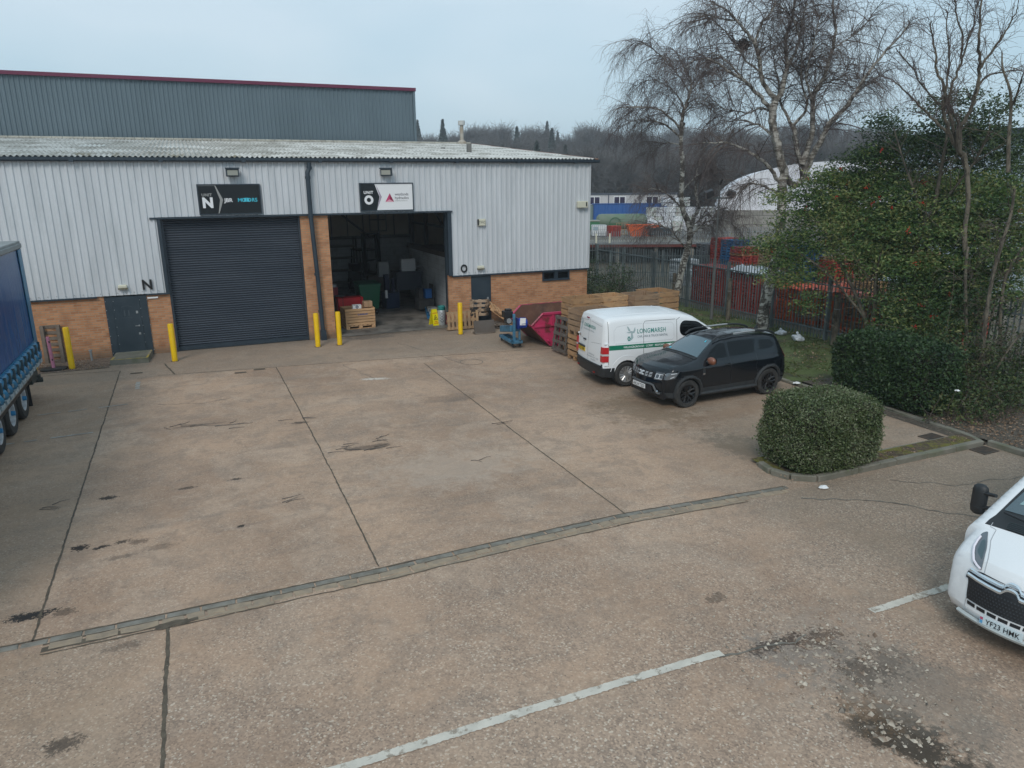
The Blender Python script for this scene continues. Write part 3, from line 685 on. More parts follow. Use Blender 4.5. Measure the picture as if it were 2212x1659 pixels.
# roller shutter of the first doorway
mb=MB(); vs=[];fs=[]; nsl=56; h=4.36/nsl; prof=[]
for i in range(nsl):
    for k in range(6):
        tt=k/6; prof.append((.035*math.sin(math.pi*tt), i*h+tt*h))
prof.append((0,4.36)); prof=[p for p in prof if p[1]>.14]
for d,z in prof: vs+=[(-.74,W0+.2-d,z),(3.51,W0+.2-d,z)]
for i in range(len(prof)-1): fs.append((2*i,2*i+1,2*i+3,2*i+2))
mb.add(vs,fs)
sh=part(mb,'roller_shutter',M['shutter'],clean=False)
mb=MB(); mb.box(-.74,3.51,W0+.12,W0+.21,.012,.145); mb.build('bottom_bar',M['blue_trim'],sh,origin=O)
# steel personnel door N
mb=MB(); mb.box(-2.72,-1.50,W0-.03,W0+.06,-.02,1.965); dN=part(mb,'door',M['door'])
dN['label']='dark blue steel door with wide side panels beside the closed roller shutter'
mb=MB(); mb.box(-2.50,-1.72,W0-.05,W0-.031,.03,1.90); mb.build('door_leaf',M['door'],dN,origin=O,bevel=.004)
mb=MB(); 
for x in (-2.715,-2.49,-1.73,-1.51):
    for k in range(7): mb.lathe([(.0,W0-.052),(.012,W0-.05),(.014,W0-.03)],(x+.02,0,.15+k*.28),axis='Y',n=6)
mb.build('bolt_heads',M['steel'],dN,origin=O)
mb=MB(); mb.box(-1.86,-1.80,W0-.065,W0-.05,1.40,1.48); mb.box(-1.84,-1.80,W0-.075,W0-.05,.97,1.02); mb.box(-1.93,-1.80,W0-.09,W0-.075,.985,1.005); mb.box(-1.86,-1.80,W0-.065,W0-.05,.70,.77)
mb.build('handle',M['steel'],dN,origin=O)
# faded motif on the door
mb=MB(); 
for k in range(10):
    a=R(55+7*k); mb.cbox((-2.12+.30*math.cos(a),W0-.0525,1.36+.30*math.sin(a)),(.03,.002,.018),ry=-(a-math.pi/2))
for x in (-2.19,-2.07): mb.box(x-.02,x+.02,W0-.0535,W0-.0515,1.34,1.52)
for k in range(6): mb.box(-2.27+.05*k,-2.24+.05*k,W0-.0535,W0-.0515,1.27,1.29)
mb.build('faded_marking',mat('faded_marking',(.05,.068,.082),rough=.6),dN,origin=O)
# plain personnel door O
mb=MB(); mb.box(9.76,10.58,W0-.012,W0+.06,-.02,1.96); dO=part(mb,'door',M['door']); dO['label']='plain dark blue door behind the leaning stained pallet'
mb=MB(); mb.box(9.82,10.50,W0-.022,W0-.012,.03,1.90); mb.build('door_leaf',M['door'],dO,origin=O)
mb=MB(); mb.box(10.40,10.46,W0-.05,W0-.02,1.0,1.10); mb.build('handle',M['steel'],dO,origin=O)
# strip window
mb=MB()
for a in ((12.80,14.02,1.60,1.66),(12.80,14.02,1.90,1.955),(12.80,12.86,1.66,1.90),(13.96,14.02,1.66,1.90),(13.33,13.49,1.66,1.90)): mb.box(a[0],a[1],W0-.03,W0+.08,a[2],a[3])
mb.box(12.78,14.04,W0-.07,W0-.03,1.585,1.61)
wn=part(mb,'window',M['blue_trim'])
MB().box(12.86,13.33,W0+.01,W0+.02,1.66,1.90).build('pane',M['glass'],wn,origin=O); MB().box(13.49,13.96,W0+.01,W0+.02,1.66,1.90).build('pane',M['glass'],wn,origin=O)
MB().box(-1.47,-1.16,W0-.05,W0,1.85,1.90).build('letter_slot',M['white'],unit,origin=O)
# screws along the lower edge of the sheets
mb=MB()
for k in range(120):
    x=-13.85+.2*k*1.2
    if (-.9<x<9.0) or x>XR-.1: continue
    for z in (2.09,): mb.lathe([(.0,W0-.082),(.012,W0-.078),(.016,W0-.068)],(x+.02,0,z),axis='Y',n=6)
part(mb,'fixings',M['steel'])
# letters fixed to the cladding
def letter(ch,x,z,sz,mt,label):
    mb=MB(); vs,fs=text_mesh(ch,sz,.012,'CENTER'); v2=[(x+q[0]*(.8 if ch=='O' else .95),W0-.085,z+q[1]) for q in vs]; n=len(vs)
    mb.add(v2,fs)
    o=mb.build('unit_letter',mt,None,origin=(x,W0-.085,z),clean=False); o.location=(x,W0-.085,z)
    md=o.modifiers.new('s','SOLIDIFY'); md.thickness=.02; md.offset=0
    return tag(o,label,'letter')
letter('N',-1.42,2.16,.44,M['black'],'black letter N on the cladding above the dark blue door')
letter('O',9.46,2.12,.42,M['black'],'black letter O on the cladding right of the open doorway')

# ------------------------------------------------------------------ inside the open doorway
M['int_wall']=mat('inner_lining',(.66,.60,.50),rough=.8,var=(.52,.47,.40),vscale=.8)
M['int_floor']=mat('workshop_floor',(.23,.21,.185),rough=.7,var=(.09,.085,.078),vscale=.9,dirt=(.03,.028,.025),dscale=1.8,damt=.8)
M['int_steel']=mat('inner_steelwork',(.16,.155,.145),rough=.7)
mb=MB(); mb.quad((XL,W0+.1,.006),(XR,W0+.1,.006),(XR,40.4,.006),(XL,40.4,.006)); part(mb,'floor_slab',M['int_floor'])
mb=MB(); # division wall between the units, rear wall, partition
mb.prism([(W0+.34,-.1),(40.3,-.1),(40.3,7.3),(W0+.34,6.14)],3.85,4.0,'YZ'); mb.prism([(W0+.34,.02),(40.3,.02),(40.3,7.3),(W0+.34,6.14)],11.4,11.5,'YZ')
mb.box(4.0,11.4,40.25,40.4,2.6,7.2)
part(mb,'inner_lining',M['int_wall'])
part(MB().box(4.0,11.4,40.1,40.25,0,2.6),'block_wall',M['block']); part(MB().box(9.75,9.9,W0+.6,35.2,0,2.42),'block_wall',M['block'])
mb=MB(); mb.box(9.65,10.0,W0+.6,35.2,2.42,2.62); mb.box(9.9,11.4,W0+.8,35.2,2.40,2.50); part(mb,'partition_top',M['wood_dark'])
mb=MB()
for k in range(9): x=4.4+k*.85; mb.box(x,x+.035,40.17,40.25,2.6,6.9)
mb.box(4.0,11.4,39.98,40.18,2.55,2.70)
mb.box(11.2,11.38,39.8,40.1,0,7.2); mb.tube([(5.6,40.0,5.4),(9.0,40.0,2.6)],.06,6); mb.tube([(7.3,40.0,4.6),(5.8,40.0,3.4)],.06,6); mb.tube([(11.3,38,5.2),(11.3,33,2.7)],.06,6)
for y in (30.5,34,37.2): mb.box(11.22,11.38,y,y+.2,0,7); mb.box(4.0,11.4,y,y+.15,6.2,6.45)
for x in (9.0,9.45,9.9): mb.box(x,x+.04,40.12,40.17,2.9,4.2)
for z in (2.9,3.5,4.15): mb.box(9.0,9.94,40.12,40.17,z,z+.04)
mb.box(11.3,11.36,W0+.5,40,3.3,3.42); mb.box(11.3,11.36,W0+.5,40,4.6,4.72)
part(mb,'frame_steelwork',M['int_steel'])
mb=MB(); mb.prism([(26.9,6.1),(40.3,7.25),(40.3,5.9),(26.9,5.9)],XR-.1,XR-.02,'YZ'); mb.box(12,XR,53.9,54,0,6.2); mb.box(XL-.1,XL,W0,40.4,0,6.2); mb.box(XR-.1,XR-.02,40.4,54,0,6.2); part(mb,'rear_cladding',M['clad'])

# ------------------------------------------------------------------ the tall grey building behind
O2=(0,40.7,0)
gb=empty('warehouse',(0,40.7,0),0,'tall grey ribbed metal warehouse with maroon roof edge rising behind the silver unit','building')
mb=MB(); corr(mb,-30,11.95,5.5,10.22,40.75,pitch=.2,depth=.045)
mb.box(-30,11.93,40.76,62,0,5.5); mb.box(-30,-29.9,40.76,62,5.5,10.2)
mb.box(-29.9,11.8,61.8,62,5.5,10.2)
mb.build('wall',M['clad_grey'],gb,origin=O2,clean=False)
mb=MB(); mb.quad((11.94,40.7,5.5),(11.94,62,5.5),(11.94,62,10.2),(11.94,40.7,10.2)); mb.box(11.86,11.985,40.62,40.72,5.5,10.2); mb.build('corner_flashing',M['clad_grey'],gb,origin=O2)
mb=MB(); mb.box(-30,12.02,40.56,40.72,10.17,10.33); mb.box(11.95,12.05,40.72,62,10.17,10.33); mb.build('roof_edge',M['maroon'],gb,origin=O2)
mb=MB(); mb.add([(-30,40.72,10.25),(12,40.72,10.25),(12,51,10.9),(-30,51,10.9),(12,62,10.25),(-30,62,10.25)],[(0,1,2,3),(3,2,4,5)]); mb.build('roof',M['clad_grey'],gb,origin=O2)
fl=empty('flue',(14.40,40.1,roofz(40.1)),0,'pale flue pipe with cowl on the ridge of the silver unit','flue')
mb=MB(); mb.lathe([(.26,-.05),(.26,.10),(.10,.22),(.10,1.05)],n=16); mb.build('pipe',mat('flue_cement',(.42,.39,.34),rough=.9,var=(.3,.24,.18),vscale=3),fl,smooth=40)
mb=MB(); mb.lathe([(.10,.98),(.19,1.0),(.19,1.22),(.0,1.24)],n=16); mb.build('cowl',mat('flue_cowl',(.5,.5,.48),rough=.8),fl,smooth=40)
# ------------------------------------------------------------------ signs and fittings on the wall
def board(name,x0,x1,z0,z1,label,bg_m):
    cx=(x0+x1)/2; o=empty(name,(cx,W0-.12,z0),0,label,'sign')
    f=MB(); t=.035
    for a in ((x0,x1,z0,z0+t),(x0,x1,z1-t,z1),(x0,x0+t,z0+t,z1-t),(x1-t,x1,z0+t,z1-t)): f.box(a[0],a[1],W0-.145,W0-.075,a[2],a[3])
    f.build('frame',M['blue_trim'],o,origin=(cx,W0-.12,z0))
    b=MB(); b.box(x0+t,x1-t,W0-.128,W0-.08,z0+t,z1-t); b.build('panel',bg_m,o,origin=(cx,W0-.12,z0))
    return o,(cx,W0-.12,z0)
M['sign_black']=mat('gloss_black_panel',(.004,.006,.008),rough=.25)
M['sign_white']=mat('gloss_white_panel',(.78,.78,.79),rough=.35)
M['sign_cyan']=mat('cyan_lettering',(.06,.52,.66),rough=.4)
M['sign_silver']=mat('silver_lettering',(.30,.30,.29),rough=.4)
M['sign_mauve']=mat('pale_mauve',(.36,.30,.38),rough=.4)
Y1=W0-.1300
def on_wall(x,z,y=Y1): return lambda a,b_: (x+a,y,z+b_)
s1,o1=board('shop_sign',.39,2.34,4.46,5.43,'black sign reading UNIT N and JBR MOTORS above the closed roller shutter',M['sign_black'])
mb=MB(); text_on(mb,'UNIT',.125,on_wall(.67,5.05),.004,'CENTER',1.1); mb.build('lettering_unit',M['sign_silver'],s1,origin=o1,clean=False)
mb=MB(); text_on(mb,'N',.43,on_wall(.68,4.70),.022,'CENTER'); text_on(mb,'JBR',.17,on_wall(1.19,4.86),.004,'LEFT',1.0,sx=1.05); mb.build('lettering_white',M['sign_white'],s1,origin=o1,clean=False)
mb=MB(); text_on(mb,'M',.17,on_wall(1.60,4.86),.003,'LEFT',sx=1.05); text_on(mb,'RS',.17,on_wall(2.04,4.86),.003,'LEFT',sx=1.0)
def annulus(mb,cx,cz,ro,ri,y,mi=0,a0=0,a1=360,n=24):
    vs=[];fs=[]
    for k in range(n+1):
        a=R(a0+(a1-a0)*k/n); vs+=[(cx+ro*math.cos(a),y,cz+ro*math.sin(a)),(cx+ri*math.cos(a),y,cz+ri*math.sin(a))]
    mb.add(vs,[(2*k,2*k+2,2*k+3,2*k+1) for k in range(n)],mi)
annulus(mb,1.795,4.918,.062,.036,Y1); annulus(mb,1.965,4.918,.062,.036,Y1)
mb.add([(1.80,Y1-.001,4.862),(1.875,Y1-.001,4.862),(1.875,Y1-.001,4.985),(1.83,Y1-.001,4.985),(1.80,Y1-.001,4.93)],[(0,1,2,3,4)])
mb.add([(1.885,Y1-.001,4.862),(1.96,Y1-.001,4.862),(1.96,Y1-.001,4.93),(1.93,Y1-.001,4.985),(1.885,Y1-.001,4.985)],[(0,1,2,3,4)])
mb.build('lettering_cyan',M['sign_cyan'],s1,origin=o1,clean=False)
mb=MB(); mb.add([(.93,Y1,5.39),(.96,Y1,5.39),(1.155,Y1,4.93),(1.00,Y1,4.50),(.97,Y1,4.50),(1.06,Y1,4.93)],[(0,1,2,5),(5,2,3,4)]); mb.box(.43,.92,Y1-.001,Y1,5.375,5.385); mb.build('chevron',M['sign_silver'],s1,origin=o1,clean=False)
s2,o2=board('shop_sign',5.64,7.58,4.46,5.43,'white sign reading UNIT O and westlands hydraulics above the open doorway',M['sign_white'])
mb=MB(); mb.add([(5.675,Y1,4.495),(6.23,Y1,4.495),(6.34,Y1,4.95),(6.18,Y1,5.395),(5.675,Y1,5.395)],[(0,1,2,3,4)]); mb.build('black_field',M['sign_black'],s2,origin=o2,clean=False)
mb=MB(); mb.add([(6.24,Y1-.001,4.52),(6.35,Y1-.001,4.95),(6.22,Y1-.001,5.39),(6.42,Y1-.001,4.95)],[(0,3,1),(1,3,2)]); mb.build('chevron',M['sign_mauve'],s2,origin=o2,clean=False)
Y2=Y1-.002
mb=MB(); text_on(mb,'UNIT',.135,on_wall(5.95,5.06,Y2),.005,'CENTER',1.1); annulus(mb,5.955,4.85,.16,.075,Y2); mb.build('lettering_white',M['sign_white'],s2,origin=o2,clean=False)
mb=MB(); text_on(mb,'westlands',.135,on_wall(6.89,4.99,Y2),.0,'LEFT',.95); text_on(mb,'hydraulics',.135,on_wall(6.89,4.865,Y2),.0,'LEFT',.95); mb.build('lettering_dark',mat('dark_lettering',(.05,.04,.06),rough=.5),s2,origin=o2,clean=False)
mb=MB(); text_on(mb,'SYSTEMS & HOSES LTD',.05,on_wall(6.89,4.79,Y2),.0,'LEFT',.9); mb.build('lettering_small',M['sign_silver'],s2,origin=o2,clean=False)
mb=MB(); c0=(6.70,4.86); tri=[(6.54,4.77),(6.86,4.77),(6.71,5.07)]
pk=[mat('logo_pink',(.55,.05,.16),rough=.4),mat('logo_pale_pink',(.72,.38,.45),rough=.4),mat('logo_crimson',(.26,.01,.06),rough=.4)]
for i in range(3): a=tri[i]; b_=tri[(i+1)%3]; mb.add([(a[0],Y2,a[1]),(b_[0],Y2,b_[1]),(c0[0],Y2,c0[1])],[(0,1,2)],[1,2,0][i])
mb.build('emblem',pk,s2,origin=o2,clean=False)
def flood(x,z,tilt,label):
    o=empty('floodlight',(x,W0-.07,z),tilt,label,'floodlight','floodlights above the doorways')
    mb=MB(); mb.box(-.20,.20,-.25,-.08,-.13,.14); mb.build('housing',M['blue_trim'],o,bevel=.015)
    mb=MB(); mb.box(-.16,.16,-.262,-.25,-.09,.07); mb.build('lens',mat('floodlight_lens',(.30,.30,.26),rough=.15),o)
    mb=MB(); mb.box(-.22,.22,-.30,-.24,.11,.15); mb.box(-.05,.05,-.10,.02,-.05,.05); mb.build('bracket',M['blue_trim'],o)
flood(1.52,5.79,0,'square dark floodlight above the black JBR MOTORS sign')
flood(6.68,5.79,-.45,'square dark floodlight turned aside above the white westlands hydraulics sign')
def lampbox(x,z,label):
    o=empty('wall_lamp',(x,W0-.07,z),0,label,'wall lamp','small bulkhead lamps over the side doors')
    mb=MB(); mb.box(-.13,.13,-.12,.02,-.04,.07); mb.build('lens',M['beige'],o,bevel=.03); mb=MB(); mb.box(-.14,.14,-.10,.03,-.075,-.035); mb.build('base',mat('lamp_base',(.16,.15,.10),rough=.6),o)
lampbox(-2.13,2.28,'small beige bulkhead lamp left of the black letter N')
lampbox(10.13,2.27,'small beige bulkhead lamp right of the black letter O')
o=empty('alarm_box',(10.2,W0-.07,3.97),0,'cream alarm box lettered TMC on the silver cladding','alarm box')
mb=MB(); mb.box(-.15,.15,-.10,.0,-.14,.12); mb.build('housing',M['beige'],o,bevel=.02)
mb=MB(); text_on(mb,'TMC',.12,lambda a,b_:(a,-.102,b_-.05),.0,'CENTER',1.1); mb.box(-.165,-.13,-.11,-.02,-.10,.11); mb.build('lettering',M['black'],o,clean=False)
o=empty('alarm_box',(14.49,W0-.07,4.53),0,'large cream sounder box with a dark slot near the right end of the cladding','alarm box')
mb=MB(); mb.prism([(-.22,-.12),(.22,-.12),(.22,.14),(-.22,.14)],-.16,0,'XZ'); mb.build('housing',M['beige'],o,bevel=.025)
mb=MB(); mb.box(.12,.17,-.165,-.155,-.06,.10); mb.build('slot',M['black'],o)

# ------------------------------------------------------------------ things along the wall
def bollard(x,y,h,label,rx=0):
    o=empty('bollard',(x,y,gz(x,y)),0,label,'bollard','yellow steel bollards along the unit')
    mb=MB(); mb.lathe([(.085,-.1),(.085,h-.03),(.075,h-.005),(.0,h)],n=20); mb.build('post',M['yellow'],o,smooth=40)
    mb=MB(); mb.lathe([(.11,-.02),(.12,.006),(.086,.009)],n=20); mb.build('collar',M['joint'],o)
    return o
bollard(-4.77,25.60,1.25,'yellow bollard half hidden behind the rear of the blue trailer')
bollard(-3.74,25.34,1.30,'yellow bollard standing in the gravel left of the dark blue door')
bollard(-.86,25.11,1.21,'yellow bollard at the left corner of the closed roller shutter')
bollard(3.65,25.31,1.17,'yellow bollard just left of the foot of the downpipe')
bollard(4.39,25.29,1.17,'yellow bollard between the downpipe and the slatted crate')
bollard(8.82,25.22,1.18,'yellow bollard in front of the upright pale pallet')
o=empty('barrier_post',(-4.22,25.36,.02),0,'faded pink plastic post standing on a black rubber foot','post')
mb=MB(); mb.tube([(0,0,.05),(-.03,.02,1.02)],[.05,.048],10); mb.build('post',mat('faded_pink',(.48,.19,.29),rough=.6,dirt=(.2,.1,.13),dscale=5),o,smooth=50)
mb=MB()
for z in (.30,.85): mb.box(-.012,.02,-.058,-.04,z,z+.05)
mb.build('bolt',M['black'],o)
mb=MB(); mb.add([(x*.33,y*.2,z) for z in (0,.0) for x,y in ()],[]); pts=[(-.36,-.1),(-.24,-.2),(.24,-.2),(.36,-.1),(.36,.1),(.24,.2),(-.24,.2),(-.36,.1)]
mb.prism(pts,0,.07,'XY'); mb.build('rubber_foot',M['tyre'],o,bevel=.02)
o=empty('standpipe',(-3.30,26.30,.01),0,'short grey pipe stub standing by the brick wall','pipe')
mb=MB(); mb.tube([(0,0,0),(0,0,.32)],.035,10); mb.lathe([(.035,.30),(.05,.31),(.05,.36),(.0,.365)],n=10); mb.build('pipe',M['steel'],o,smooth=40)
o=empty('door_step',(-2.1,25.75,0),0,'low concrete step with worn yellow edges below the dark blue door','step')
mb=MB(); mb.add([(-.62,-.42,0),(.50,-.52,0),(.58,.75,0),(-.55,.75,0),(-.60,-.40,.16),(.48,-.50,.16),(.56,.75,.16),(-.52,.75,.16)],[(4,5,6,7),(0,1,5,4),(1,2,6,5),(3,0,4,7)]); mb.build('slab',M['kerb'],o,bevel=.015)
mb=MB(); mb.add([(-.60,-.40,.164),(.48,-.50,.164),(.48,-.44,.164),(-.60,-.34,.164)],[(0,1,2,3)]); mb.add([(.42,-.44,.165),(.48,-.44,.165),(.56,.7,.165),(.50,.7,.165)],[(0,1,2,3)]); mb.add([(-.60,-.34,.165),(-.53,-.34,.165),(-.46,.1,.165),(-.53,.1,.165)],[(0,1,2,3)])
mb.build('yellow_edging',paint_mat('worn_yellow_edging',(.50,.36,.05),(.22,.20,.16),7,.46,.54),o)

# pallets and crates ------------------------------------------------
def pallet(mb,L=1.2,Wd=1.0,M0=None,h=.145,mi=0,nb=7,under=True):
    s=len(mb.v); rr=random.Random(7)
    for k in range(nb):
        x=-L/2+(L-.1)*k/(nb-1); mb.box(x,x+.1+rr.uniform(-.006,.006),-Wd/2,Wd/2,h-.02+rr.uniform(-.002,.002),h,mi)
    for y in (-Wd/2,-.05,Wd/2-.1):
        mb.box(-L/2,L/2,y,y+.1,h-.042,h-.0215,mi)
        for x in (-L/2,-.07,L/2-.14): mb.box(x,x+.14,y+.002,y+.098,.022,h-.042,mi)
        mb.box(-L/2,L/2,y,y+.1,0,.02,mi)
    if M0 is not None: mb.xf(M0,s)
def slat_crate(name,loc,rz,Lx,Ly,H,mt,label,group=None,nb=6,gap=.035,mt2=None,pal=True):
    o=empty(name,loc,rz,label,'crate',group)
    if pal:
        p=MB(); pallet(p,Lx,Ly); p.build('base',mt2 or mt,o)
    z0=.15 if pal else 0; bh=(H-z0-(nb-1)*gap)/nb; rr=random.Random(hash(label)%999)
    for side in range(4):
        b=MB()
        for k in range(nb):
            z=z0+k*(bh+gap); j=rr.uniform(-.006,.006)
            if side==0: b.box(-Lx/2,Lx/2,-Ly/2+j-.011,-Ly/2+.011+j,z,z+bh)
            if side==1: b.box(-Lx/2,Lx/2,Ly/2-.011+j,Ly/2+.011+j,z,z+bh)
            if side==2: b.box(-Lx/2-.011+j,-Lx/2+.011+j,-Ly/2+.012,Ly/2-.012,z,z+bh)
            if side==3: b.box(Lx/2-.011+j,Lx/2+.011+j,-Ly/2+.012,Ly/2-.012,z,z+bh)
        b.build('side_boards',mt,o)
    c=MB()
    for sx in (-1,1):
        for sy in (-1,1): c.box(min(sx*(Lx/2-.07),sx*(Lx/2-.015)),max(sx*(Lx/2-.07),sx*(Lx/2-.015)),min(sy*(Ly/2-.07),sy*(Ly/2-.015)),max(sy*(Ly/2-.07),sy*(Ly/2-.015)),z0,H-.01)
    for sy in (-1,1): c.box(-.04,.04,min(sy*(Ly/2-.04),sy*(Ly/2-.016)),max(sy*(Ly/2-.04),sy*(Ly/2-.016)),z0,H-.01)
    c.build('corner_posts',mt2 or mt,o)
    return o
cr=slat_crate('slatted_crate',(5.68,28.30,.01),.04,1.14,.85,.78,M['wood_fresh'],'new pale slatted crate on a pallet just inside the open doorway',nb=6,gap=.022)
mb=MB(); mb.box(-.55,.55,-.40,.40,.70,.72); mb.build('lid_board',M['wood_fresh'],cr)
mb=MB(); text_on(mb,'MUELLER',.075,lambda a,b_:(a-.02,-.438,b_+.53),.003); annulus(mb,-.07,.555,.035,.018,-.438); mb.build('stencil',mat('blue_stencil',(.06,.10,.25),rough=.8),cr,clean=False)
def carton(x,y,z,rz,d,mt,label,name='cardboard_box'):
    o=empty(name,(x,y,z),rz,label,'box'); mb=MB(); mb.cbox((0,0,d[2]/2),d); mb.build('box_body',mt,o,bevel=.004)
    mb=MB(); mb.cbox((0,0,d[2]/2),(.05,d[1]+.004,d[2]+.004)); mb.build('tape',mat('parcel_tape',(.30,.20,.10),rough=.3),o); return o
carton(6.07,28.25,.785,.06,(.33,.28,.22),mat('cardboard',(.42,.27,.17),rough=.85,var=(.36,.22,.13)),'small brown cardboard box on the slatted crate in the doorway')
o=empty('printed_box',(5.62,28.12,.74),.03,'white box with a dark round emblem lying on the slatted crate','box')
mb=MB(); mb.cbox((0,0,.09),(.33,.16,.17)); mb.build('box_body',M['white'],o,bevel=.004)
mb=MB(); annulus(mb,0,.09,.06,.02,-.082); mb.box(-.14,.14,-.083,-.081,.155,.165); mb.box(-.14,.14,-.083,-.081,.015,.025); mb.build('print',mat('print_grey',(.10,.11,.16),rough=.5),o,clean=False)
o=empty('red_cabinet',(5.55,29.10,.0),.02,'red steel cabinet with straps behind the slatted crate','cabinet')
mb=MB(); mb.box(-.50,.50,-.25,.25,.02,1.08); mb.build('body',mat('red_enamel',(.42,.012,.018),rough=.3),o,bevel=.02)
mb=MB(); mb.box(-.32,-.30,-.26,.26,.02,1.092); mb.box(.38,.40,-.26,.26,.02,1.092); mb.build('strap',M['black'],o)
o=empty('wheeled_bin',(6.78,31.4,.0),R(88),'big green wheeled bin standing inside the open doorway','bin')
mb=MB(); mb.add([(-.58,-.36,.25),(.58,-.36,.25),(.58,.36,.25),(-.58,.36,.25),(-.66,-.46,1.25),(.66,-.46,1.25),(.66,.46,1.25),(-.66,.46,1.25)],[(0,3,2,1),(0,1,5,4),(1,2,6,5),(2,3,7,6),(3,0,4,7)]); mb.build('bin_body',mat('green_plastic',(.0,.10,.045),rough=.45),o,bevel=.03)
mb=MB(); mb.box(-.69,.69,-.49,.49,1.25,1.33); mb.build('lid',M['green_lid'] if 'green_lid' in M else mat('green_lid',(.0,.09,.04),rough=.45),o,bevel=.03)
for sx in (-1,1):
    for sy in (-1,1): mb=MB(); mb.lathe([(.0,-.02),(.10,-.02),(.10,.02),(.0,.02)],(sx*.45,sy*.28,.10),axis='Y',n=12); mb.box(sx*.45-.03,sx*.45+.03,sy*.28-.03,sy*.28+.03,.12,.26); mb.build('castor',M['black'],o)
# wet floor sign
o=empty('wet_floor_sign',(8.50,27.40,.005),.25,'yellow folding caution wet floor sign at the right side of the doorway','floor sign')
for s_ in (-1,1):
    mb=MB(); h=.62; mb.add([(-.15,s_*.17,0),(.15,s_*.17,0),(.11,s_*.02,h),(-.11,s_*.02,h),(-.15,s_*.17+.015,0),(.15,s_*.17+.015,0),(.11,s_*.02+.015,h),(-.11,s_*.02+.015,h)],[(0,1,2,3),(4,7,6,5),(0,4,5,1),(1,5,6,2),(2,6,7,3),(3,7,4,0)]); mb.build('panel',mat('caution_yellow',(.80,.68,.0),rough=.4),o)
fpan=lambda a,b_:(a,-.17+.15*b_/.62-.004,b_)
mb=MB(); text_on(mb,'CAUTION',.048,lambda a,b_:fpan(a,b_+.46),.002,'CENTER'); text_on(mb,'WET',.06,lambda a,b_:fpan(a,b_+.13),.002,'CENTER'); text_on(mb,'FLOOR',.06,lambda a,b_:fpan(a,b_+.07),.002,'CENTER'); mb.build('lettering',mat('sign_red',(.6,.02,.02),rough=.5),o,clean=False)
mb=MB()
T3=[(-.10,.22),(.10,.22),(0,.42)]; T4=[(-.07,.238),(.07,.238),(0,.385)]
for i in range(3):
    j=(i+1)%3; mb.add([fpan(*T3[i]),fpan(*T3[j]),fpan(*T4[j]),fpan(*T4[i])],[(0,1,2,3)])
mb.add([fpan(-.03,.25),fpan(.0,.25),fpan(.03,.31),fpan(.0,.34),fpan(-.01,.30)],[(0,1,2,3,4)]); mb.build('pictogram',M['black'],o,clean=False)
# gas cylinder
o=empty('gas_cylinder',(8.78,27.3,.005),0,'silver gas cylinder with a teal top and chevron pattern beside the wet floor sign','gas cylinder')
mb=MB(); mb.lathe([(.0,0),(.13,0),(.15,.03),(.155,.55),(.14,.60),(.08,.64)],n=24); mb.build('shell',mat('aluminium_shell',(.46,.48,.49),rough=.4,metal=.3),o,smooth=40)
mb=MB(); 
for k in range(4):
    z=.10+.11*k
    for s_ in (-1,1):
        vs=[]
        for a_,zz in ((0,z),(0,z+.045),(s_*.55,z+.125),(s_*.55,z+.08)): a=-math.pi/2-.25+a_; vs.append((.157*math.cos(a),.157*math.sin(a),zz))
        mb.add(vs,[(0,1,2,3)])
mb.build('chevrons',mat('chevron_grey',(.14,.15,.16),rough=.5),o,clean=False)
mb=MB(); mb.lathe([(.12,.56),(.15,.60),(.15,.74),(.13,.76),(.12,.74),(.12,.64)],n=20); mb.build('collar',mat('teal_plastic',(.02,.20,.19),rough=.45),o,smooth=40)
mb=MB(); mb.tube([(0,0,.62),(0,0,.72)],.03,8); mb.build('valve',M['steel'],o)
o=empty('fire_extinguisher',(9.02,27.33,.0),0,'dark red cylinder half hidden at the brick jamb behind the gas cylinder','extinguisher')
mb=MB(); mb.lathe([(.0,0),(.075,0),(.08,.03),(.08,.42),(.03,.5),(.02,.56)],n=16); mb.build('shell',mat('extinguisher_red',(.28,.01,.02),rough=.35),o,smooth=40); mb=MB(); mb.box(-.02,.02,-.09,.02,.54,.58); mb.build('handle',M['black'],o)

# machinery deeper inside
o=empty('forklift',(8.3,38.4,.0),.15,'dark forklift truck parked at the back of the workshop','forklift')
mb=MB(); mb.box(-.55,.55,-.6,1.3,.15,.95); mb.box(-.5,.5,.7,1.3,.95,1.35); mb.build('body',mat('dark_machine_paint',(.03,.025,.022),rough=.5),o,bevel=.04)
mb=MB()
for sx in (-1,1): mb.box(sx*.42-.05,sx*.42+.05,-.95,-.75,.05,3.0); mb.box(sx*.30-.04,sx*.30+.04,-.85,-.72,.05,2.9)
for z in (.4,1.6,2.9): mb.box(-.42,.42,-.86,-.78,z,z+.1)
mb.build('mast',M['black'],o)
mb=MB()
for sx in (-1,1): mb.box(sx*.25-.05,sx*.25+.05,-1.9,-.9,.08,.13)
mb.build('fork',M['steel'],o)
mb=MB()
for sx in (-1,1):
    for y in (-.45,1.0): mb.tube([(sx*.45,y,.9),(sx*.42,y*.8,2.1)],.03,6)
mb.box(-.5,.5,-.45,.85,2.08,2.13); mb.build('overhead_guard',M['black'],o)
for sx in (-1,1):
    for y in (-.5,.95): mb=MB(); mb.lathe([(.0,-.1),(.3,-.1),(.3,.1),(.0,.1)],(sx*.52,y,.3),axis='X',n=16); mb.build('wheel',M['tyre'],o)
mb=MB(); mb.tube([(.2,.9,1.3),(.2,.9,2.3)],.03,6); mb.build('exhaust',M['black'],o)
o=empty('storage_rack',(6.9,39.5,.0),0,'empty open shelving rack against the back wall of the workshop','rack')
mb=MB()
for x in (-1.1,1.1):
    for y in (-.35,.35): mb.box(x-.035,x+.035,y-.03,y+.03,0,2.7)
mb.build('upright',mat('rack_dark',(.09,.09,.09),rough=.6),o)
